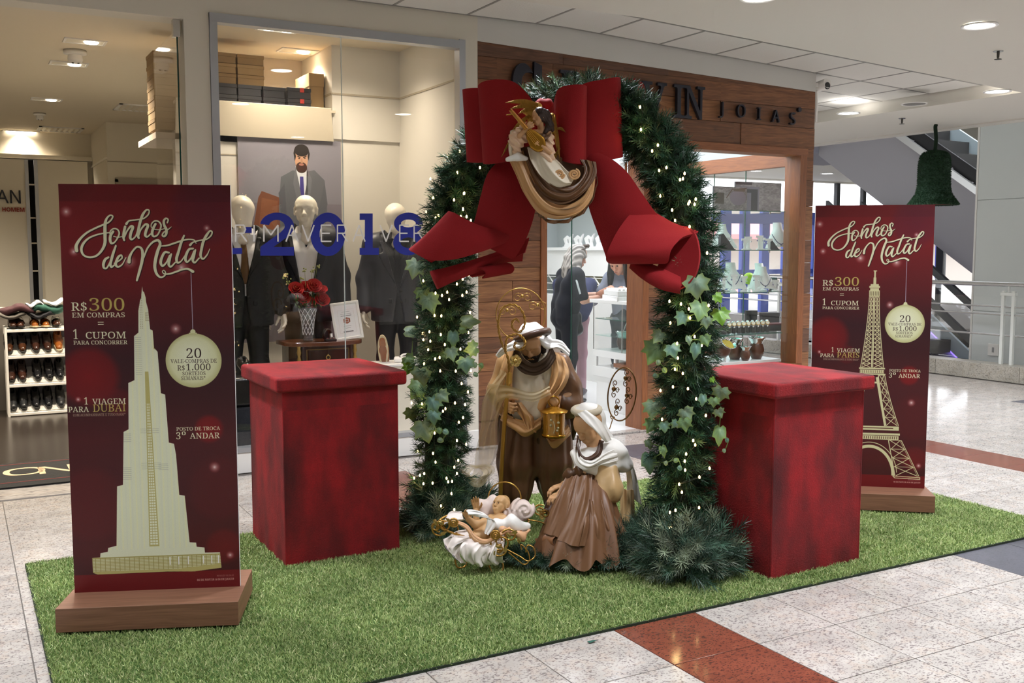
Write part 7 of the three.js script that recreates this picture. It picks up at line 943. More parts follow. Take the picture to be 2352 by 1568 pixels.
// folded cloth between two edges: n pleats of depth amp running along the cloth
const drape = (A, B, n, amp, th = 0.004, nu = 48, nv = 40, sd = 0) => { const a = curve(A), b = curve(B); return sheet((u, v) => { const p = a.getPoint(u), q = b.getPoint(u), r = p.clone().lerp(q, v); const w = Math.sin(v * Math.PI * 2 * n + sd + Math.sin(u * 3 + sd) * 1.1) + 0.35 * Math.sin(v * Math.PI * 4.6 * n + u * 5 + sd * 2); r.z += amp * w + amp * 2.2 * Math.sin(Math.PI * v); r.y += amp * 0.5 * Math.sin(u * 9 + v * 14 + sd) * Math.sin(Math.PI * u); return r; }, nu, nv, th); };
const swirl = (r0, r1, turns, rad, plane = (x, y) => V(x, y, 0), n = 26) => tube(Array.from({ length: n }, (_, i) => { const k = i / (n - 1), a = k * turns * 6.283, r = lerp(r0, r1, k); return plane(Math.cos(a) * r, Math.sin(a) * r); }), rad, n * 2, 5);
{
  const F = viewFrame(1250, 360, 4.9), P = F.P, L = (l) => l.map(([x, y, z]) => P(x, y, z ?? 0));
  const t = thing('angel_figure', 'hanging angel figure with gold wings and brown cream robes on the red bow', 'figurine', F.o, VIEW);
  const hd = P(1238, 268, 0.05), S = 0.3;
  const sh = P(1243, 312, 0.03);
  part('body', [headGeo(hd, [0.15, -0.95, 0.1], 0.34, 'face', [bone(P(1243, 296, 0.035), 0.016, P(1240, 278, 0.045), 0.016), bone(P(1225, 306, 0.035), 0.018, P(1258, 306, 0.03), 0.02), bone(sh, 0.028, P(1245, 298, 0.03), 0.018)]), ...[[P(1205, 300, 0.1), V(0.5, 0.5, 0), 1], [P(1246, 336, 0.11), V(-0.7, 0.6, 0.1), -1]].map(([w, d, s]) => handGeo(w, d, V(0, -0.2, -1), s, 0.6, 0.42, [bone(w.clone().addScaledVector(d, -0.05), 0.013, w, 0.01)]))], SAT.flesh, t);
  part('hair', flesh([[hd.x + 0.005, hd.y + 0.015, hd.z + 0.004, 0.031, hd.x + 0.012, hd.y + 0.004, hd.z - 0.004, 0.031], bone(P(1254, 262, 0.045), 0.022, P(1262, 290, 0.04), 0.018), bone(P(1262, 290, 0.04), 0.018, P(1252, 304, 0.055), 0.01), bone(P(1258, 270, 0.03), 0.02, P(1268, 298, 0.03), 0.012)], 0.0045, 0.012, (X, Y, Z, D) => D + 0.0018 * Math.sin(X * 500 + Y * 300)), std(0x2e1c12, 0.5), t);
  part('bodice', flesh([bone(P(1244, 318, 0.03), 0.035, P(1247, 348, 0.03), 0.032)], 0.006, 0.02, (X, Y, Z, D) => D + 0.002 * Math.sin(Y * 300)), SAT.brown, t);
  part('collar', drape(L([[1215, 300, 0.06], [1230, 314, 0.075], [1255, 314, 0.07], [1266, 304, 0.04]]), L([[1218, 312, 0.07], [1232, 322, 0.085], [1256, 320, 0.08], [1264, 310, 0.05]]), 1, 0.002, 0.003, 24, 10), SAT.brown, t);
  // robe sweeping down and to the right in layers
  part('robe', drape(L([[1166, 362, 0.0], [1185, 400, 0.02], [1205, 445, 0.03], [1240, 490, 0.03], [1285, 503, 0.03], [1330, 492, 0.02], [1360, 455, 0.0], [1368, 410, -0.02]]), L([[1200, 345, 0.03], [1215, 390, 0.05], [1240, 440, 0.06], [1275, 468, 0.06], [1310, 470, 0.05], [1340, 450, 0.04], [1352, 420, 0.02], [1350, 390, 0.0]]), 1.6, 0.008, 0.004, 60, 36, 1), SAT.gold, t);
  part('robe_lining', drape(L([[1200, 370, 0.02], [1222, 420, 0.05], [1255, 458, 0.06], [1300, 468, 0.06], [1345, 440, 0.04], [1370, 400, 0.01], [1368, 372, 0.0]]), L([[1225, 360, 0.05], [1250, 400, 0.08], [1280, 425, 0.09], [1312, 430, 0.08], [1335, 410, 0.05], [1342, 385, 0.03], [1330, 365, 0.02]]), 2.2, 0.007, 0.004, 60, 40, 2), SAT.brown, t);
  part('robe_lining', drape(L([[1172, 350, -0.01], [1190, 400, 0.0], [1215, 450, 0.0], [1250, 485, -0.01]]), L([[1190, 345, 0.01], [1208, 395, 0.03], [1232, 440, 0.03], [1262, 472, 0.03]]), 1.2, 0.006, 0.004, 40, 24, 3), SAT.dark, t);
  part('robe_back', drape(L([[1172, 345, -0.02], [1190, 400, -0.02], [1225, 455, -0.02], [1275, 485, -0.02], [1330, 470, -0.02], [1366, 420, -0.03]]), L([[1245, 330, 0.0], [1275, 350, 0.01], [1305, 372, 0.01], [1330, 380, 0.0], [1350, 378, -0.01], [1368, 374, -0.03]]), 1.5, 0.004, 0.004, 40, 24, 1), SAT.brown, t);
  part('skirt', drape(L([[1212, 338, 0.05], [1222, 372, 0.08], [1245, 408, 0.1], [1280, 430, 0.1], [1310, 425, 0.08]]), L([[1262, 345, 0.05], [1275, 365, 0.09], [1295, 385, 0.11], [1312, 400, 0.1], [1318, 412, 0.08]]), 1.5, 0.008, 0.005, 50, 36, 4), SAT.cream, t);
  part('rose', [swirl(0.004, 0.028, 2.2, 0.006, (x, y) => V(x, y * 0.9, 0).add(P(1318, 400, 0.11))), swirl(0.004, 0.024, 2, 0.006, (x, y) => V(x, y, 0).add(P(1285, 400, 0.12)))], SAT.gold, t);
  part('hem_ruffle', sheet((u, v) => { const p = curve(L([[1236, 490, 0.01], [1270, 506, 0.02], [1310, 500, 0.02], [1350, 470, 0.0], [1370, 420, -0.02], [1366, 372, -0.03]])).getPoint(u); return p.add(V(0.004 * Math.sin(u * 40), -0.016 * v + 0.003 * Math.sin(u * 31), 0.012 * Math.sin(u * 36 + v * 2) + 0.01)); }, 80, 5, 0.003), SAT.brown, t);
  part('sleeve', flesh([bone(P(1225, 308, 0.04), 0.02, P(1188, 318, 0.06), 0.036), bone(P(1188, 318, 0.06), 0.036, P(1196, 296, 0.08), 0.018), bone(P(1186, 330, 0.05), 0.03, P(1188, 348, 0.04), 0.018)], 0.0055, 0.02, (X, Y, Z, D) => D + 0.0055 * Math.sin(Y * 190 + X * 150 + Math.sin(Z * 90))), SAT.peach, t);
  part('sleeve', flesh([bone(P(1262, 318, 0.04), 0.022, P(1258, 358, 0.08), 0.03), bone(P(1258, 358, 0.08), 0.03, P(1246, 340, 0.1), 0.015), bone(P(1256, 368, 0.08), 0.026, P(1256, 384, 0.07), 0.012)], 0.0055, 0.02, (X, Y, Z, D) => D + 0.0055 * Math.sin(Y * 190 + X * 150 + Math.sin(Z * 90))), SAT.peach, t);
  part('sleeve_lining', drape(L([[1172, 300, 0.02], [1168, 340, 0.02], [1172, 368, 0.02]]), L([[1196, 296, 0.05], [1186, 330, 0.03], [1196, 362, 0.03]]), 1, 0.006, 0.003, 24, 12), SAT.cream, t);
  part('scarf', flesh([bone(P(1166, 366, 0.05), 0.012, P(1190, 360, 0.05), 0.018), bone(P(1190, 360, 0.05), 0.018, P(1208, 364, 0.05), 0.012)], 0.006, 0.015), SAT.white, t);
  // wings: rows of long feathers
  const feather = (a, b, w, bend = 0.01) => sheet((u, v) => { const k = Math.sin(Math.PI * Math.min(0.97, 0.18 + u * 0.8)), d = b.clone().sub(a), n = V(-d.y, d.x, 0).normalize(); return a.clone().addScaledVector(d, u).addScaledVector(n, (v - 0.5) * 2 * w * k).add(V(0, bend * Math.sin(u * 3.14), 0.004 * Math.cos((v - 0.5) * 3) + 0.002 * Math.sin(u * 60))); }, 30, 4, 0.002);
  const wg = part('wing', flesh([bone(P(1232, 250, 0.0), 0.028, P(1226, 262, 0.0), 0.03), bone(P(1226, 262, 0.0), 0.03, P(1218, 290, 0.0), 0.016), bone(P(1232, 250, 0), 0.026, P(1205, 256, 0.0), 0.014)], 0.007, 0.02, (X, Y, Z, D) => Math.max(D, Math.abs(Z) - 0.01) + 0.0015 * Math.sin(X * 260 + Y * 260)), goldLeaf, t);
  for (const [x0, y0, x1, y1, w] of [[1236, 240, 1161, 236, 0.012], [1232, 246, 1172, 250, 0.011], [1228, 252, 1190, 262, 0.01], [1216, 264, 1166, 318, 0.009], [1212, 268, 1158, 345, 0.009], [1208, 272, 1152, 360, 0.009], [1220, 266, 1176, 300, 0.009]]) part('feather', feather(P(x0, y0, 0.012), P(x1, y1, 0.015), w), goldLeaf, wg);
  const wg2 = part('wing', flesh([bone(P(1268, 268, -0.01), 0.018, P(1274, 300, -0.01), 0.016)], 0.006, 0.02, (X, Y, Z, D) => Math.max(D, Math.abs(Z + 0.01) - 0.009)), goldLeaf, t);
  for (const [x0, y0, x1, y1, w] of [[1270, 262, 1268, 335, 0.008], [1274, 272, 1278, 345, 0.008], [1276, 285, 1286, 372, 0.008], [1278, 296, 1299, 304, 0.008], [1286, 340, 1262, 392, 0.007]]) part('feather', feather(P(x0, y0, 0.0), P(x1, y1, 0.03), w), goldLeaf, wg2);
  const u = thing('lute', 'small gold lute held by the hanging angel figure', 'musical instrument', F.o, VIEW); const lb = flesh([bone(P(1216, 302, 0.1), 0.012, P(1222, 312, 0.1), 0.026), bone(P(1222, 312, 0.1), 0.026, P(1234, 328, 0.1), 0.036), bone(P(1234, 328, 0.1), 0.036, P(1238, 334, 0.1), 0.03)], 0.005, 0.02, (X, Y, Z, D) => Math.max(D, Z - 0.118, 0.083 - Z));
  const am = std(0xb8862c, 0.25, { metalness: 0.7 }); part('lute_body', lb, am, u); part('neck', [rod(P(1210, 296, 0.108), P(1172, 252, 0.115), 0.011, 8, 0.008)], std(0xb87c2c, 0.35, { metalness: 0.4 }), u); part('tuning_peg', rod(P(1180, 262, 0.112), P(1163, 264, 0.112), 0.003, 6), am, u); for (const d of [-5, -2, 1, 4]) part('string', rod(P(1174 + d * 0.3, 255, 0.126), P(1236 + d, 330 - d, 0.125), 0.0008, 4), M.gold, u);
}
// ------------------------------------------------------------------ standing robed figure with staff and lantern
const organza = std(0xd9c79c, 0.6, { transparent: true, opacity: 0.42 });
const ripple = (k, f, s = 3) => (X, Y, Z, D) => D > 0.06 ? D : D + k * Math.sin(X * f + 2.2 * Math.sin(Y * f * 0.18 + s)) + k * 0.6 * noise3(X * 22 + 9, Y * 9 + 9, Z * 22 + 9, s);
const spiralAt = (c, r0, r1, turns, a0, rad, sx = 1, dir = 1) => tube(Array.from({ length: 28 }, (_, i) => { const k = i / 27, a = a0 + dir * k * turns * 6.283, r = lerp(r0, r1, k); return V(c.x + Math.cos(a) * r * sx, c.y + Math.sin(a) * r, c.z); }), rad, 56, 5);
{
  const F = viewFrame(1235, 1195, 5.92), P = F.P, L = (l) => l.map(([x, y, z]) => P(x, y, z ?? 0)), k = 5.92 / 2300, R = (px) => px * k;
  const t = thing('nativity_figure', 'standing bearded robed figure in brown and tan with white turban, staff and lantern', 'figurine', [F.o.x, 0.015, F.o.z], VIEW); const dy = F.o.y - 0.015;
  const up = (g) => { (Array.isArray(g) ? g : [g]).forEach((q) => q.translate(0, dy, 0)); return g; };
  const hd = P(1222, 790, 0.05);
  const wrR = P(1160, 926, 0.1), wrL = P(1284, 918, 0.1);
  part('body', up([headGeo(hd, [0.55, -0.25, 0.05], R(72) / 0.235, 'face', [bone(P(1224, 835, -0.02), 0.05, P(1223, 805, 0.02), 0.05), bone(P(1190, 850, -0.02), 0.05, P(1260, 850, -0.02), 0.05), bone(P(1225, 860, -0.02), 0.09, P(1228, 980, -0.02), 0.1), bone(P(1200, 1000, -0.02), 0.07, P(1185, 1150, 0), 0.04), bone(P(1262, 1000, -0.02), 0.07, P(1264, 1140, -0.02), 0.035), bone(P(1192, 1160, 0.03), 0.03, P(1186, 1180, 0.1), 0.028), bone(P(1268, 1148, 0.02), 0.028, P(1262, 1172, 0.08), 0.026)]), handGeo(wrR, V(0.15, -0.1, 0.4), V(0.9, -0.1, -0.2), 1, 1.0, 0.8, [bone(P(1140, 905, 0.0), 0.035, wrR, 0.024)]), handGeo(wrL, V(-0.75, -0.35, 0.3), V(0, -1, -0.2), 1, 0.9, 0.8, [bone(P(1312, 905, 0.04), 0.03, wrL, 0.022)])]), SAT.flesh, t);
  part('beard', up(flesh(xf([[-0.05, -0.05, 0.05, 0.02, -0.02, -0.1, 0.08, 0.022], [0.05, -0.05, 0.05, 0.02, 0.02, -0.1, 0.08, 0.022], [0, -0.095, 0.075, 0.026, 0, -0.135, 0.085, 0.014], [-0.028, -0.055, 0.088, 0.008, 0.028, -0.055, 0.088, 0.008]], mat4(hd, [0.55, -0.25, 0.05], R(72) / 0.235)), 0.005, 0.014, (X, Y, Z, D) => D + 0.0015 * Math.sin(X * 400 + Y * 300))), std(0x1d130c, 0.6), t);
  part('hair', up(flesh(xf([[-0.075, 0.0, -0.02, 0.03, -0.07, -0.07, -0.01, 0.025], [0.075, 0.0, -0.02, 0.03, 0.07, -0.07, -0.01, 0.025], [0, 0.03, -0.06, 0.075, 0, -0.04, -0.07, 0.06]], mat4(hd, [0.55, -0.25, 0.05], R(72) / 0.235)), 0.006, 0.014)), std(0x1d130c, 0.6), t);
  part('turban', up([flesh([bone(P(1210, 770, 0.06), 0.052, P(1232, 768, 0.02), 0.052), bone(P(1215, 758, 0.04), 0.045, P(1228, 758, 0.02), 0.045)], 0.007, 0.03, ripple(0.003, 90))]), SAT.white, t);
  part('turban_band', up(tube(Array.from({ length: 14 }, (_, i) => { const a = i / 14 * 6.283, c = P(1222, 772, 0.05); return V(c.x + Math.cos(a) * R(36), c.y + Math.sin(a) * 0.018 + Math.cos(a) * 0.028, c.z + Math.sin(a) * R(36)); }), 0.021, 60, 10, true)), SAT.deep, t);
  part('veil', up([drape(L([[1196, 775, 0.08], [1172, 785, 0.1], [1150, 800, 0.09], [1138, 815, 0.06]]), L([[1210, 790, 0.12], [1190, 800, 0.14], [1165, 808, 0.12], [1145, 822, 0.08]]), 1, 0.006, 0.004, 30, 18, 1), drape(L([[1240, 768, 0.06], [1262, 778, 0.07], [1290, 785, 0.06], [1308, 805, 0.03]]), L([[1238, 782, 0.1], [1255, 800, 0.1], [1280, 800, 0.09], [1306, 818, 0.05]]), 1.2, 0.007, 0.004, 30, 18, 2), drape(L([[1190, 770, -0.04], [1170, 800, -0.06], [1165, 840, -0.07]]), L([[1262, 770, -0.05], [1285, 800, -0.06], [1295, 840, -0.07]]), 2, 0.01, 0.004, 20, 24, 3)]), SAT.white, t);
  part('tunic', up(flesh([bone(P(1200, 850, 0), 0.1, P(1205, 930, 0.02), 0.105), bone(P(1250, 850, 0), 0.1, P(1255, 930, 0.02), 0.105), bone(P(1228, 900, 0.03), 0.1, P(1228, 940, 0.03), 0.1)], 0.009, 0.05, ripple(0.004, 60))), SAT.cream, t);
  part('collar', up([0, 1, 2].map((i) => drape(L([[1186 - i * 3, 790 + i * 8, 0.09], [1200 - i * 2, 822 + i * 9, 0.13], [1226, 835 + i * 9, 0.145], [1252 + i * 2, 822 + i * 9, 0.13], [1266 + i * 4, 795 + i * 8, 0.08]]), L([[1184 - i * 3, 800 + i * 8, 0.1], [1198 - i * 2, 831 + i * 9, 0.14], [1226, 845 + i * 9, 0.155], [1254 + i * 2, 831 + i * 9, 0.14], [1270 + i * 4, 805 + i * 8, 0.09]]), 0.8, 0.003, 0.006, 30, 10, i))), std(0x4f3a26, 0.85, { bumpMap: fine, bumpScale: 0.002 }), t);
  part('coat', up([flesh([bone(P(1175, 840, -0.03), 0.085, P(1150, 900, -0.02), 0.075), bone(P(1150, 900, -0.02), 0.075, P(1152, 935, 0.04), 0.045), bone(P(1175, 840, -0.03), 0.08, P(1165, 960, -0.05), 0.07)], 0.009, 0.04, ripple(0.005, 55, 1))]), SAT.gold, t);
  part('coat_sleeve', up(flesh([bone(P(1278, 840, -0.03), 0.085, P(1302, 890, -0.02), 0.08), bone(P(1302, 890, -0.02), 0.08, P(1308, 935, 0.03), 0.07), bone(P(1308, 930, 0.03), 0.065, P(1290, 924, 0.08), 0.04)], 0.009, 0.04, ripple(0.006, 50, 5))), SAT.brown, t);
  part('coat_lapel', up([drape(L([[1196, 795, 0.08], [1180, 840, 0.11], [1176, 890, 0.12], [1185, 930, 0.12]]), L([[1160, 810, 0.03], [1148, 860, 0.07], [1146, 905, 0.08], [1160, 935, 0.09]]), 1.6, 0.009, 0.004, 40, 26, 2), drape(L([[1262, 800, 0.08], [1268, 850, 0.12], [1258, 890, 0.13], [1240, 915, 0.13]]), L([[1296, 820, 0.03], [1308, 860, 0.08], [1292, 895, 0.12], [1262, 925, 0.14]]), 2.2, 0.009, 0.004, 40, 30, 4)]), SAT.gold, t);
  part('sash', up([drape(L([[1155, 940, 0.1], [1180, 958, 0.13], [1215, 968, 0.14], [1245, 955, 0.13]]), L([[1150, 965, 0.1], [1178, 985, 0.13], [1205, 1000, 0.14], [1240, 985, 0.12]]), 1.3, 0.012, 0.005, 40, 26, 3), drape(L([[1175, 925, 0.11], [1192, 950, 0.14], [1210, 985, 0.15]]), L([[1200, 922, 0.12], [1225, 960, 0.15], [1232, 992, 0.14]]), 1.4, 0.012, 0.005, 30, 24, 1), drape(L([[1240, 960, 0.1], [1260, 985, 0.11], [1290, 990, 0.1], [1305, 975, 0.06]]), L([[1255, 1005, 0.1], [1270, 1025, 0.1], [1295, 1010, 0.1], [1310, 995, 0.06]]), 1.3, 0.012, 0.005, 30, 24, 6)]), SAT.gold, t);
  part('sash_bow', up(flesh([bone(P(1240, 935, 0.12), 0.03, P(1255, 905, 0.14), 0.024), bone(P(1255, 905, 0.14), 0.024, P(1272, 925, 0.14), 0.026), bone(P(1250, 950, 0.12), 0.026, P(1276, 945, 0.13), 0.02)], 0.007, 0.02, ripple(0.004, 90))), SAT.gold, t);
  part('coat_skirt', up([drape(L([[1150, 940, 0.02], [1142, 980, 0.0], [1146, 1040, -0.02]]), L([[1230, 950, 0.1], [1228, 990, 0.08], [1222, 1030, 0.06]]), 2, 0.01, 0.005, 24, 36, 5), drape(L([[1225, 950, 0.09], [1230, 990, 0.07], [1236, 1030, 0.05]]), L([[1322, 930, 0.0], [1328, 975, -0.02], [1318, 1010, -0.04]]), 2, 0.01, 0.005, 24, 36, 7)]), SAT.deep, t);
  part('trousers', up(flesh([bone(P(1195, 975, -0.02), R(47), P(1190, 1060, 0), R(46)), bone(P(1190, 1060, 0), R(46), P(1186, 1120, 0), R(36)), bone(P(1186, 1120, 0), R(36), P(1190, 1170, 0.01), R(18)), bone(P(1266, 975, -0.02), R(46), P(1272, 1060, -0.02), R(45)), bone(P(1272, 1060, -0.02), R(45), P(1272, 1110, -0.02), R(36)), bone(P(1272, 1110, -0.02), R(36), P(1266, 1150, 0), R(17)), bone(P(1210, 970, -0.02), R(46), P(1255, 970, -0.02), R(44))], 0.009, 0.025, (X, Y, Z, D) => D > 0.05 ? D : D + 0.0055 * Math.sin(Math.atan2(Z, X - (X > 0.02 ? 0.09 : -0.11)) * 9 + Y * 4) + 0.003 * noise3(X * 20 + 5, Y * 10 + 5, Z * 20 + 5, 4))), satin(0x64452f, 0.42), t);
  part('shoe_cloth', up(flesh([bone(P(1183, 1165, 0.03), 0.035, P(1176, 1185, 0.12), 0.028), bone(P(1266, 1150, 0.02), 0.03, P(1258, 1172, 0.1), 0.025)], 0.008, 0.02, (X, Y, Z, D) => D)), SAT.deep, t);
  part('organza_wrap', up([sheet((u, v) => { const a = curve(L([[1150, 850, 0.14], [1118, 900, 0.12], [1105, 960, 0.1], [1095, 1020, 0.08], [1090, 1080, 0.08], [1072, 1105, 0.1]])).getPoint(v), b = curve(L([[1172, 865, 0.17], [1160, 910, 0.16], [1148, 960, 0.13], [1146, 1020, 0.09], [1130, 1080, 0.08], [1120, 1110, 0.08]])).getPoint(v), p = a.lerp(b, u); p.z += 0.018 * Math.sin(u * 14 + v * 4) - 0.05 * (1 - Math.sin(Math.PI * u)); p.x += 0.008 * Math.sin(v * 15 + u * 5); return p; }, 36, 50), sheet((u, v) => { const a = curve(L([[1120, 880, 0.1], [1165, 885, 0.19], [1225, 900, 0.2], [1262, 885, 0.18]])).getPoint(u), b = curve(L([[1130, 930, 0.1], [1170, 915, 0.19], [1225, 922, 0.2], [1265, 905, 0.18]])).getPoint(u), p = a.lerp(b, v); p.z += 0.006 * Math.sin(v * 16 + u * 4); return p; }, 40, 16), sheet((u, v) => { const a = v * 6.283, c = P(1096, 1085, 0.08), q = 0.085 + 0.02 * Math.sin(a * 3) + 0.01 * Math.sin(u * 20); return V(c.x + Math.cos(a) * q * (0.4 + u * 0.6), c.y + Math.sin(a) * q * 0.7 * (0.4 + u * 0.6), c.z + 0.06 * (1 - u) * Math.cos(a * 2) + 0.03); }, 14, 40)]), organza, t);
  part('halo', up([tube(Array.from({ length: 40 }, (_, i) => { const a = i / 40 * 6.283, c = P(1196, 722, -0.1); return V(c.x + Math.cos(a) * R(56), c.y + Math.sin(a) * R(60), c.z); }), 0.0035, 120, 6, true), ...[[1200, 680, 0], [1235, 700, 0.3], [1165, 712, -0.3]].flatMap(([x, y, s]) => [spiralAt(P(x - 11, y + 3, -0.1), R(11), R(3), 1.3, 0.5, 0.002), spiralAt(P(x + 11, y + 3, -0.1), R(11), R(3), 1.3, 2.6, 0.002, 1, -1), ball(0.011, ...P(x, y, -0.1).toArray(), 8)]), rod(P(1215, 775, -0.1), P(1205, 782, -0.06), 0.003, 6), rod(P(1175, 775, -0.1), P(1190, 785, -0.06), 0.003, 6)]), wire, t);
  // the staff he holds
  const s = thing('shepherd_staff', 'gold staff with twisted wire crook held by the standing figure', 'staff', [F.o.x, 0.015, F.o.z], VIEW);
  part('shaft', up(tube(L([[1148, 1172, 0.12], [1152, 1080, 0.13], [1158, 980, 0.15], [1163, 925, 0.165], [1170, 862, 0.175]]), 0.0125, 40, 8)), goldLeaf, s);
  const tw = curve(L([[1170, 862, 0.175], [1166, 820, 0.175], [1150, 780, 0.175], [1145, 735, 0.17], [1158, 705, 0.165], [1182, 700, 0.16], [1200, 716, 0.16], [1205, 745, 0.16], [1194, 762, 0.16], [1180, 756, 0.16], [1176, 742, 0.16], [1184, 732, 0.16], [1193, 740, 0.16]]));
  const twist = (cv, ph, r, n) => { const f = cv.computeFrenetFrames(n); return tube(Array.from({ length: n + 1 }, (_, i) => { const p = cv.getPointAt(i / n), a = i * 0.55 + ph; return p.addScaledVector(f.normals[i], Math.cos(a) * r).addScaledVector(f.binormals[i], Math.sin(a) * r); }), r * 0.95, n * 3, 5); };
  part('crook', up([twist(tw, 0, 0.0042, 150), twist(tw, 3.14, 0.0042, 150)]), goldLeaf, s); const tw2 = curve(L([[1160, 805, 0.18], [1166, 775, 0.185], [1190, 768, 0.19], [1206, 785, 0.19], [1198, 803, 0.19], [1182, 798, 0.19], [1184, 785, 0.19]])); part('crook', up([twist(tw2, 0, 0.0042, 90), twist(tw2, 3.14, 0.0042, 90)]), goldLeaf, s);
  part('collar_ring', up(rod(P(1169, 880, 0.174), P(1170, 856, 0.176), 0.018, 12, 0.016)), goldLeaf, s);
  part('ornament', up([0, 1, 2, 3, 4].map((i) => { const g = leafGeo('round', i).scale(0.045, 0.045, 0.045); g.deleteAttribute('color'); g.rotateZ(i * 1.25); const c = P(1184, 828, 0.2); return g.translate(c.x + Math.cos(i * 1.25) * 0.02, c.y + Math.sin(i * 1.25) * 0.02, c.z); }).concat([ball(0.014, ...P(1184, 828, 0.205).toArray(), 8), tube(L([[1172, 842, 0.18], [1180, 832, 0.195], [1196, 822, 0.2]]), 0.004, 12, 5)])), std(0xc8ab68, 0.25, { metalness: 0.8 }), s);
  // lantern
  const ln = thing('lantern', 'small gold lantern hanging from the standing figure\'s left hand', 'lantern', [F.o.x, 0.015, F.o.z], VIEW), c = P(1272, 1002, 0.16).add(V(0, dy, 0)), am = phys(0xb07d22, 0.22, { metalness: 0.75 });
  const lz = (pts) => lathe(pts, 24).translate(c.x, c.y, c.z);
  part('glass_body', lz([[0, 0.004], [0.062, 0.004], [0.066, 0.02], [0.062, 0.04], [0.066, 0.14]]), phys(0xa97a24, 0.15, { metalness: 0.4, clearcoat: 0.5 }), ln); part('base', lz([[0, 0], [0.068, 0], [0.07, 0.012], [0.06, 0.02]]), am, ln); part('lid', lz([[0.078, 0.14], [0.08, 0.148], [0.05, 0.158], [0.02, 0.172], [0, 0.174]]), am, ln);
  part('ring', tube(Array.from({ length: 16 }, (_, i) => V(c.x + Math.cos(i / 16 * 6.283) * 0.03, c.y + 0.2 + Math.sin(i / 16 * 6.283) * 0.03, c.z)), 0.004, 48, 6, true), am, ln); part('sprig_relief', [tube([V(c.x - 0.004, c.y + 0.03, c.z + 0.068), V(c.x + 0.002, c.y + 0.06, c.z + 0.069), V(c.x - 0.006, c.y + 0.1, c.z + 0.069)], 0.003, 16, 5), ...[[0.02, 0.06], [-0.02, 0.075], [0.022, 0.09], [-0.018, 0.105], [0.016, 0.045]].map(([x, y]) => ball(0.008, c.x + x, c.y + y, c.z + 0.064, 6))], std(0xd9cfa8, 0.3, { metalness: 0.6 }), ln);
}
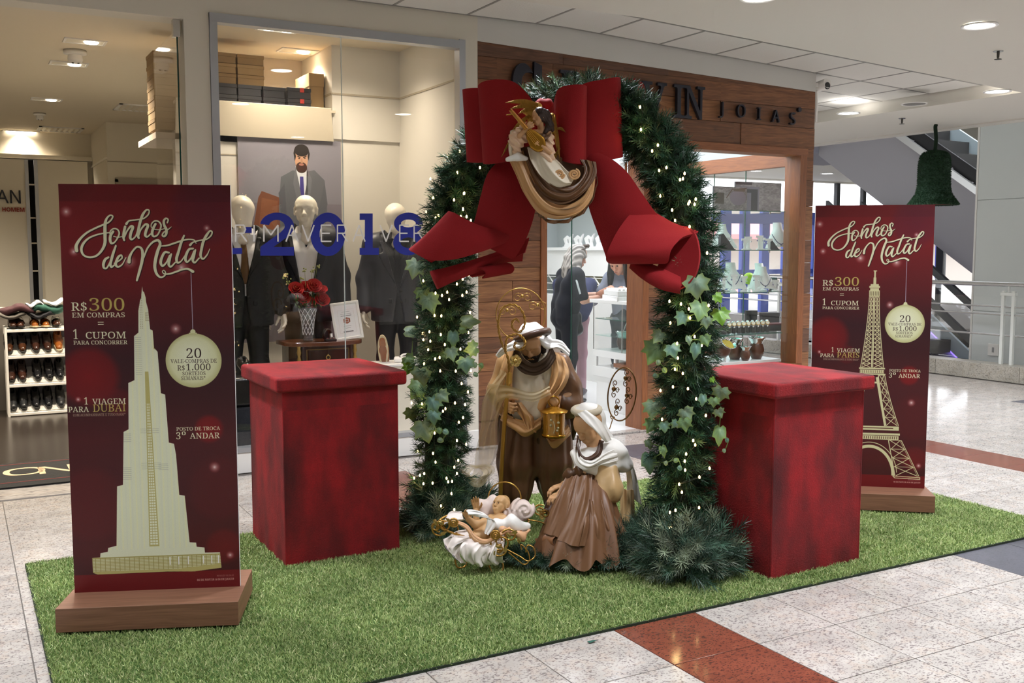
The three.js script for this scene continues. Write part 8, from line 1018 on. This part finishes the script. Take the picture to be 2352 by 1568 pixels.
// ------------------------------------------------------------------ kneeling veiled figure
{
  const F = viewFrame(1350, 1255, 5.32), P = F.P, L = (l) => l.map(([x, y, z]) => P(x, y, z ?? 0)), k = 5.32 / 2300, R = (px) => px * k;
  const t = thing('nativity_figure', 'kneeling veiled figure in white shawl and brown skirt, bowing towards the cradle', 'figurine', [F.o.x, 0.015, F.o.z], VIEW), dy = F.o.y - 0.015; const up = (g) => { (Array.isArray(g) ? g : [g]).forEach((q) => q.translate(0, dy, 0)); return g; };
  const hd = P(1352, 978, 0.02), hs = R(78) / 0.235, he = [0.6, -0.98, 0.05];
  const hand = P(1300, 1132, 0.1), hInv = mat4(hd, he, hs).invert();
  part('body', up([headGeo(hd, he, hs, 'face', [bone(P(1372, 1035, 0), 0.045, P(1360, 1000, 0.01), 0.045), bone(P(1360, 1050, 0.05), 0.05, P(1395, 1045, -0.04), 0.055), bone(P(1378, 1060, 0), 0.09, P(1390, 1120, -0.02), 0.09)]), handGeo(hand, V(-0.8, -0.15, 0.2), V(0, -1, 0), -1, 0.5, 0.75, [bone(P(1340, 1130, 0.1), 0.028, hand, 0.02)]), handGeo(P(1296, 1112, 0.02), V(-0.8, -0.25, 0.1), V(0, -1, 0), 1, 0.4, 0.7, [bone(P(1330, 1110, 0.02), 0.026, P(1296, 1112, 0.02), 0.019)])]), SAT.flesh, t);
  part('neckline', up(drape(L([[1332, 1010, 0.05], [1332, 1035, 0.09], [1345, 1050, 0.11], [1368, 1040, 0.1], [1378, 1010, 0.06]]), L([[1328, 1000, 0.03], [1325, 1040, 0.08], [1345, 1060, 0.12], [1375, 1048, 0.11], [1388, 1012, 0.05]]), 0.8, 0.004, 0.005, 30, 10)), SAT.deep, t);
  const veilM = phys(0xf2f0ea, 0.55, { sheen: 0.4, sheenColor: new THREE.Color(0xffffff), sheenRoughness: 0.5 });
  part('veil', up([flesh([bone(P(1342, 950, 0.0), R(24), P(1360, 955, -0.02), R(26)), bone(P(1358, 955, -0.02), R(28), P(1385, 1010, -0.04), R(20)), bone(P(1385, 1010, -0.04), R(20), P(1415, 1045, -0.06), R(18))], 0.007, 0.03, (X, Y, Z, D) => { const q = V(X, Y, Z).applyMatrix4(hInv); return Math.max(D + 0.0025 * Math.sin(X * 60 + Y * 90), q.z > 0.035 ? 0.08 - Math.hypot(q.x, q.y + 0.055) : -1); }), drape(L([[1326, 950, 0.08], [1345, 968, 0.12], [1372, 995, 0.13], [1390, 1015, 0.1]]), L([[1345, 940, 0.08], [1370, 958, 0.12], [1392, 985, 0.12], [1405, 1010, 0.08]]), 0.8, 0.006, 0.004, 40, 16, 2)]), veilM, t);
  part('crown_cord', up([tube(Array.from({ length: 16 }, (_, i) => { const a = i / 16 * 6.283, c = P(1347, 941, 0.01); return V(c.x + Math.cos(a) * R(29), c.y + Math.sin(a) * 0.004 - Math.sin(a) * 0.012 - Math.cos(a) * -0.004, c.z + Math.sin(a) * R(29)); }), 0.017, 64, 10, true)]), std(0xe8dcc2, 0.95, { bumpMap: fine, bumpScale: 0.004 }), t);
  part('shawl', up([flesh([bone(P(1345, 1062, 0.06), 0.055, P(1400, 1040, 0.02), 0.075), bone(P(1400, 1040, 0.0), 0.08, P(1428, 1062, -0.05), 0.06), bone(P(1345, 1062, 0.05), 0.05, P(1390, 1078, 0.05), 0.05), bone(P(1325, 1040, 0.03), 0.03, P(1348, 1068, 0.06), 0.045)], 0.008, 0.04, (X, Y, Z, D) => D > 0.05 ? D : D + 0.006 * Math.sin((Y * 0.9 + X * 0.45) * 75 + Math.sin(X * 14) * 1.5) + 0.002 * noise3(X * 30 + 5, Y * 30 + 5, Z * 30 + 5, 2)), drape(L([[1322, 1025, 0.05], [1322, 1062, 0.1], [1345, 1078, 0.13], [1380, 1068, 0.13], [1420, 1058, 0.09]]), L([[1330, 1010, 0.06], [1338, 1048, 0.11], [1360, 1058, 0.14], [1390, 1040, 0.13], [1415, 1030, 0.08]]), 2.2, 0.006, 0.004, 50, 36, 1)]), veilM, t);
  part('veil_tail', up([drape(L([[1408, 1030, -0.05], [1432, 1062, -0.08], [1440, 1100, -0.1], [1440, 1130, -0.1]]), L([[1425, 1030, -0.1], [1452, 1070, -0.12], [1466, 1115, -0.13], [1474, 1160, -0.13]]), 1.5, 0.01, 0.004, 40, 26, 4)]), veilM, t);
  part('sleeve', up(flesh([bone(P(1392, 1080, 0.06), R(26), P(1400, 1120, 0.08), R(31)), bone(P(1400, 1120, 0.08), R(31), P(1392, 1142, 0.09), R(22)), bone(P(1392, 1140, 0.1), R(18), P(1340, 1132, 0.12), R(12))], 0.008, 0.03, ripple(0.007, 70))), satin(0xc9a878, 0.4), t);
  part('skirt_panel', up(drape(L([[1425, 1120, 0.0], [1424, 1160, 0.02], [1420, 1200, 0.04], [1412, 1225, 0.05]]), L([[1455, 1125, -0.06], [1458, 1170, -0.06], [1456, 1205, -0.05], [1448, 1225, -0.04]]), 1.6, 0.01, 0.005, 30, 26, 2)), satin(0xc9a878, 0.4), t);
  // skirt spread over the floor: a folded cone of cloth
  part('skirt', up(sheet((u, v) => { const a = u * 6.2832, top = P(1358, 1092, 0.03), c = Math.cos(a), n = Math.sin(a), f = 1 + v * 0.09 * Math.sin(a * 9 + Math.sin(v * 3) * 1.2) + v * 0.05 * Math.sin(a * 17 + 1); const w = Math.pow(v, 0.8); const X = top.x - 0.045 * w + c * (0.055 + w * (c < 0 ? 0.2 : 0.155)) * f, Z = top.z + 0.1 * w + n * (0.055 + w * (n > 0 ? 0.19 : 0.14)) * f; const y = lerp(top.y, -dy + 0.05 + 0.025 * Math.sin(a * 9 + 2) * v, Math.pow(v, 1.15)) + 0.03 * Math.sin(Math.PI * v); return V(X, y, Z); }, 160, 44, 0.005, true)), satin(0x755238, 0.42), t);
  part('skirt_fold', up([drape(L([[1300, 1092, 0.06], [1282, 1130, 0.13], [1262, 1180, 0.17], [1248, 1222, 0.19]]), L([[1330, 1088, 0.1], [1322, 1130, 0.18], [1316, 1185, 0.24], [1300, 1236, 0.28]]), 1.5, 0.01, 0.005, 40, 30, 1), drape(L([[1325, 1088, 0.1], [1310, 1150, 0.2], [1296, 1200, 0.26], [1280, 1240, 0.3]]), L([[1360, 1088, 0.1], [1360, 1150, 0.22], [1352, 1205, 0.29], [1345, 1256, 0.32]]), 1.5, 0.011, 0.005, 40, 30, 3), drape(L([[1360, 1092, 0.09], [1370, 1150, 0.19], [1385, 1200, 0.24], [1400, 1240, 0.24]]), L([[1385, 1110, 0.07], [1402, 1160, 0.13], [1422, 1195, 0.14], [1440, 1220, 0.14]]), 1.6, 0.011, 0.005, 40, 30, 5), drape(L([[1340, 1140, 0.2], [1342, 1200, 0.29], [1330, 1252, 0.32]]), L([[1385, 1155, 0.18], [1402, 1215, 0.24], [1415, 1245, 0.24]]), 2, 0.011, 0.005, 30, 36, 2)]), satin(0x7a573c, 0.42), t);
  part('waist_ruffle', up(flesh([bone(P(1300, 1092, 0.05), 0.028, P(1335, 1082, 0.08), 0.03), bone(P(1335, 1082, 0.08), 0.03, P(1375, 1088, 0.06), 0.034)], 0.007, 0.02, ripple(0.007, 110))), satin(0x54371f, 0.45), t); part('waist_lining', up(drape(L([[1318, 1075, 0.06], [1332, 1078, 0.09], [1345, 1082, 0.1]]), L([[1312, 1085, 0.05], [1330, 1088, 0.09], [1348, 1092, 0.1]]), 1, 0.004, 0.004, 20, 8)), SAT.gold, t);
  part('hem', up([drape(L([[1230, 1238, 0.12], [1262, 1225, 0.18], [1290, 1212, 0.2]]), L([[1236, 1250, 0.14], [1270, 1245, 0.2], [1300, 1225, 0.22]]), 0.8, 0.006, 0.004, 26, 12), sheet((u, v) => { const a = u * 6.283 * 1.2, c = P(1284, 1244, 0.24), r = R(16) * (1 - 0.35 * u); return V(c.x + Math.cos(a) * r - v * 0.05, c.y + Math.sin(a) * r * 0.85, c.z - v * 0.04); }, 40, 5, 0.004)]), satin(0x9a6a48, 0.42), t);
  part('halo', up([tube(Array.from({ length: 40 }, (_, i) => { const a = i / 40 * 6.283, c = P(1428, 905, -0.1), x = Math.cos(a) * R(28), y = Math.sin(a) * R(61); return V(c.x + x * 0.97 + y * 0.16, c.y + y - x * 0.16, c.z + x * 1.3); }), 0.004, 120, 6, true), ...[[1437, 868], [1410, 893], [1440, 908], [1416, 935]].flatMap(([x, y]) => [spiralAt(P(x, y + 13, -0.1), R(8), R(2.5), 1.2, 1.5, 0.0025, 0.7), spiralAt(P(x + 3, y - 13, -0.1), R(8), R(2.5), 1.2, 4.5, 0.0025, 0.7, -1), spiralAt(P(x + 8, y + 3, -0.1), R(7), R(2.5), 1.2, 0, 0.0025, 0.6), ball(0.0125, ...P(x, y, -0.1).toArray(), 8)]), tube(L([[1405, 962, -0.08], [1402, 955, -0.09], [1412, 958, -0.1]]), 0.003, 10, 5), rod(P(1400, 985, -0.06), P(1408, 960, -0.09), 0.003, 6)]), std(0x7a5a30, 0.4, { metalness: 0.8 }), t);
}
// ------------------------------------------------------------------ baby, its cloths and the wire cradle
{
  const F = viewFrame(1115, 1312, 5.2), P = F.P, L = (l) => l.map(([x, y, z]) => P(x, y, z ?? 0)), k = 5.2 / 2300, R = (px) => px * k, base = [F.o.x, 0.015, F.o.z], dy = F.o.y - 0.015; const up = (g) => { (Array.isArray(g) ? g : [g]).forEach((q) => q.translate(0, dy, 0)); return g; };
  const t = thing('baby_figure', 'baby figure with raised arms lying in white cloths in the gold cradle', 'figurine', base, VIEW), hd = P(1150, 1160, 0.02), skin = phys(0xc99f6c, 0.5);
  part('body', up([headGeo(hd, [-0.5, -0.75, 0.15], R(46) / 0.235, 'face', [bone(P(1152, 1184, 0.02), 0.02, P(1148, 1200, 0.04), 0.03), bone(P(1128, 1192, 0.04), 0.026, P(1164, 1194, 0.02), 0.026), bone(P(1148, 1200, 0.05), 0.05, P(1112, 1228, 0.09), 0.05), bone(P(1128, 1194, 0.05), 0.024, P(1092, 1205, 0.1), 0.02), bone(P(1092, 1205, 0.1), 0.02, P(1076, 1192, 0.11), 0.016), bone(P(1112, 1228, 0.09), 0.042, P(1082, 1235, 0.13), 0.03)]), flesh([...handBones(P(1076, 1194, 0.11), V(-0.3, 0.9, 0.2), V(0.4, 0.1, 0.9), 1, 0.3, 0.42)], 0.0035, 0.005), handGeo(P(1094, 1172, 0.02), V(-0.1, 1, 0.1), V(0, 0, 1), 1, 0.25, 0.5, [bone(P(1094, 1195, 0.03), 0.018, P(1094, 1172, 0.02), 0.015)])]), skin, t);
  part('hair', up(flesh(xf([[0, 0.06, -0.04, 0.072, 0, 0.03, -0.05, 0.072]], mat4(hd, [-0.5, -0.75, 0.15], R(46) / 0.235)), 0.004, 0.01)), std(0xb08a52, 0.6), t); part('eyes', up([-1, 1].map((s) => ball(0.003, ...V(s * 0.031, 0.004, 0.082).applyMatrix4(mat4(hd, [-0.5, -0.75, 0.15], R(46) / 0.235)).toArray(), 8))), std(0x20140c, 0.3), t);
  part('halo', up(tube(Array.from({ length: 20 }, (_, i) => { const a = -0.25 + i / 19 * 3.6, c = P(1159, 1146, -0.05); return V(c.x + Math.cos(a) * R(38), c.y + Math.sin(a) * R(40), c.z); }), 0.0038, 60, 6)), goldLeaf, t);
  const c = thing('swaddling_cloth', 'white and peach satin cloths spilling over the gold cradle', 'cloth', base, VIEW), wm = satin(0xf0e6df, 0.45), pm = satin(0xd2a278, 0.4);
  part('white_cloth', up([drape(L([[1072, 1215, 0.12], [1035, 1225, 0.14], [1018, 1240, 0.14], [1030, 1262, 0.16]]), L([[1085, 1240, 0.16], [1062, 1258, 0.2], [1055, 1280, 0.2], [1070, 1296, 0.2]]), 1.8, 0.014, 0.005, 36, 32, 1), drape(L([[1080, 1232, 0.17], [1058, 1250, 0.21], [1060, 1275, 0.21], [1078, 1292, 0.2]]), L([[1130, 1245, 0.2], [1125, 1265, 0.23], [1118, 1285, 0.22], [1120, 1298, 0.2]]), 1.8, 0.014, 0.005, 36, 36, 2), drape(L([[1128, 1240, 0.19], [1110, 1262, 0.22], [1108, 1285, 0.22], [1125, 1297, 0.19]]), L([[1160, 1225, 0.16], [1158, 1255, 0.2], [1155, 1280, 0.18], [1160, 1288, 0.14]]), 2, 0.012, 0.005, 36, 36, 3), drape(L([[1060, 1175, 0.08], [1032, 1178, 0.08], [1020, 1195, 0.1]]), L([[1068, 1195, 0.1], [1045, 1200, 0.11], [1024, 1205, 0.12]]), 1.2, 0.01, 0.005, 24, 18, 4)]), wm, c);
  part('white_cloth_wrap', up([drape(L([[1068, 1170, 0.12], [1095, 1172, 0.14], [1118, 1188, 0.15], [1112, 1222, 0.16]]), L([[1080, 1180, 0.13], [1105, 1185, 0.16], [1140, 1200, 0.14], [1122, 1228, 0.17]]), 1, 0.008, 0.005, 32, 20, 2), flesh([bone(P(1138, 1205, 0.1), 0.025, P(1175, 1202, 0.08), 0.04), bone(P(1175, 1202, 0.08), 0.042, P(1205, 1210, 0.06), 0.03)], 0.0065, 0.02, ripple(0.006, 70))]), SAT.white, c);
  part('rose_cloth', up([flesh([bone(P(1170, 1180, 0.0), 0.045, P(1198, 1170, 0.0), 0.05), bone(P(1198, 1170, 0), 0.05, P(1214, 1172, 0.02), 0.035)], 0.0065, 0.03, (X, Y, Z, D) => { const q = P(1206, 1172, 0.05), r = Math.hypot(X - q.x, Y - q.y), a = Math.atan2(Y - q.y, X - q.x); return D + 0.007 * Math.sin(r * 230 - a * 1.5); }), flesh([bone(P(1106, 1158, -0.03), 0.03, P(1125, 1165, -0.03), 0.04), bone(P(1118, 1180, -0.02), 0.035, P(1130, 1150, -0.04), 0.03)], 0.0065, 0.025, ripple(0.005, 60))]), satin(0xdccbc2, 0.42), c);
  part('peach_band', up([drape(L([[1046, 1194, 0.16], [1072, 1205, 0.19], [1092, 1230, 0.21], [1115, 1240, 0.22], [1150, 1222, 0.19], [1170, 1210, 0.15]]), L([[1050, 1200, 0.17], [1072, 1214, 0.2], [1090, 1241, 0.22], [1115, 1249, 0.23], [1152, 1230, 0.2], [1178, 1218, 0.16]]), 0.8, 0.004, 0.005, 60, 12, 2), flesh([bone(P(1150, 1216, 0.17), 0.016, P(1200, 1232, 0.12), 0.02), bone(P(1200, 1232, 0.12), 0.02, P(1214, 1218, 0.08), 0.012)], 0.006, 0.015, ripple(0.005, 90))]), pm, c);
  const m = thing('gold_cradle', 'gold wire cradle with scrolls and small metal leaves under the baby figure', 'cradle', base, VIEW), gw = std(0xc59850, 0.3, { metalness: 0.9 });
  const fl = (y) => -dy + y;
  part('basket_frame', up([tube(L([[1005, 1205, 0.08], [1060, 1230, 0.16], [1130, 1240, 0.18], [1200, 1215, 0.08], [1210, 1190, -0.06], [1130, 1185, -0.1], [1040, 1180, -0.05]]), 0.006, 80, 6, true), ...[0.2, 0.4, 0.6, 0.8].map((q) => tube([P(lerp(1010, 1200, q), 1195, -0.06), P(lerp(1030, 1190, q), 1262, 0.02), P(lerp(1010, 1200, q), 1222, 0.15)], 0.004, 20, 5))]), gw, m);
  part('leg', up([tube([P(1050, 1262, 0.1), P(1046, 1290, 0.12), P(1052, 1303, 0.13), P(1068, 1300, 0.13), P(1072, 1290, 0.12)], 0.0045, 30, 6)]), gw, m); part('leg', up([tube([P(1148, 1280, 0.12), P(1156, 1300, 0.14), P(1150, 1314, 0.15), P(1132, 1314, 0.15), P(1123, 1298, 0.14)], 0.0045, 30, 6)]), gw, m); part('leg', up(tube([P(1180, 1200, -0.08), P(1190, 1240, -0.1), P(1195, 1262, -0.12)], 0.0045, 20, 6)), gw, m);
  const sc = []; for (const [x, y, z, r, tn, a, d] of [[1010, 1216, 0.12, 18, 1.6, 1, 1], [1020, 1208, 0.13, 14, 1.4, 3, -1], [1002, 1210, 0.12, 12, 1.3, 0, 1], [1150, 1245, 0.22, 22, 1.5, 2, 1], [1170, 1230, 0.2, 18, 1.4, 4, -1], [1145, 1262, 0.22, 16, 1.4, 0, -1], [1240, 1172, -0.02, 14, 1.4, 1, 1], [1252, 1180, -0.02, 10, 1.3, 3, -1]]) sc.push(spiralAt(P(x, y, z), R(r), R(r * 0.25), tn, a, 0.0048, 1.1, d));
  part('scroll', up(sc), gw, m);
  part('wire_loop', up([tube(L([[1165, 1262, 0.2], [1195, 1278, 0.2], [1212, 1288, 0.2], [1228, 1278, 0.19], [1226, 1258, 0.18], [1212, 1252, 0.18], [1208, 1268, 0.18]]), 0.0035, 50, 5), tube(L([[1168, 1268, 0.2], [1188, 1285, 0.2], [1205, 1296, 0.2], [1216, 1286, 0.19], [1212, 1266, 0.18], [1196, 1250, 0.18], [1198, 1262, 0.18]]), 0.0035, 50, 5), tube(L([[1212, 1193, -0.02], [1240, 1198, -0.03], [1265, 1208, -0.04]]), 0.0035, 20, 5)]), gw, m);
  const leaves = []; for (const [x, y, z, a] of [[1000, 1198, 0.14, 0.4], [1018, 1225, 0.15, 2], [1012, 1200, 0.15, 1], [1030, 1195, 0.15, 4], [1145, 1255, 0.25, 1.2], [1168, 1228, 0.23, 0.5], [1182, 1222, 0.22, 5], [1160, 1262, 0.24, 3], [1132, 1272, 0.24, 2.5], [1192, 1240, 0.2, 0.2], [1238, 1172, 0.0, 1], [1244, 1188, 0.0, 4]]) { const g = leafGeo('heart', a).scale(0.03, 0.036, 0.03); g.deleteAttribute('color'); g.rotateZ(a); const q = P(x, y, z); leaves.push(g.translate(q.x, q.y, q.z)); }
  leaves.forEach((g) => part('metal_leaf', up(g), std(0xc6a466, 0.28, { metalness: 0.8 }), m));
  for (const [x, y, z] of [[1042, 1200, 0.18], [1138, 1228, 0.24]]) { const q = P(x, y, z); part('rosette', up([new THREE.TorusGeometry(0.02, 0.005, 8, 24).translate(q.x, q.y, q.z), new THREE.TorusGeometry(0.011, 0.004, 8, 18).translate(q.x, q.y, q.z + 0.004), ball(0.006, q.x, q.y, q.z + 0.006, 8)]), gw, m); }
}
scene.traverse((o) => { if (o.isMesh) o.castShadow = o.receiveShadow = true; });
renderer.render(scene, camera);
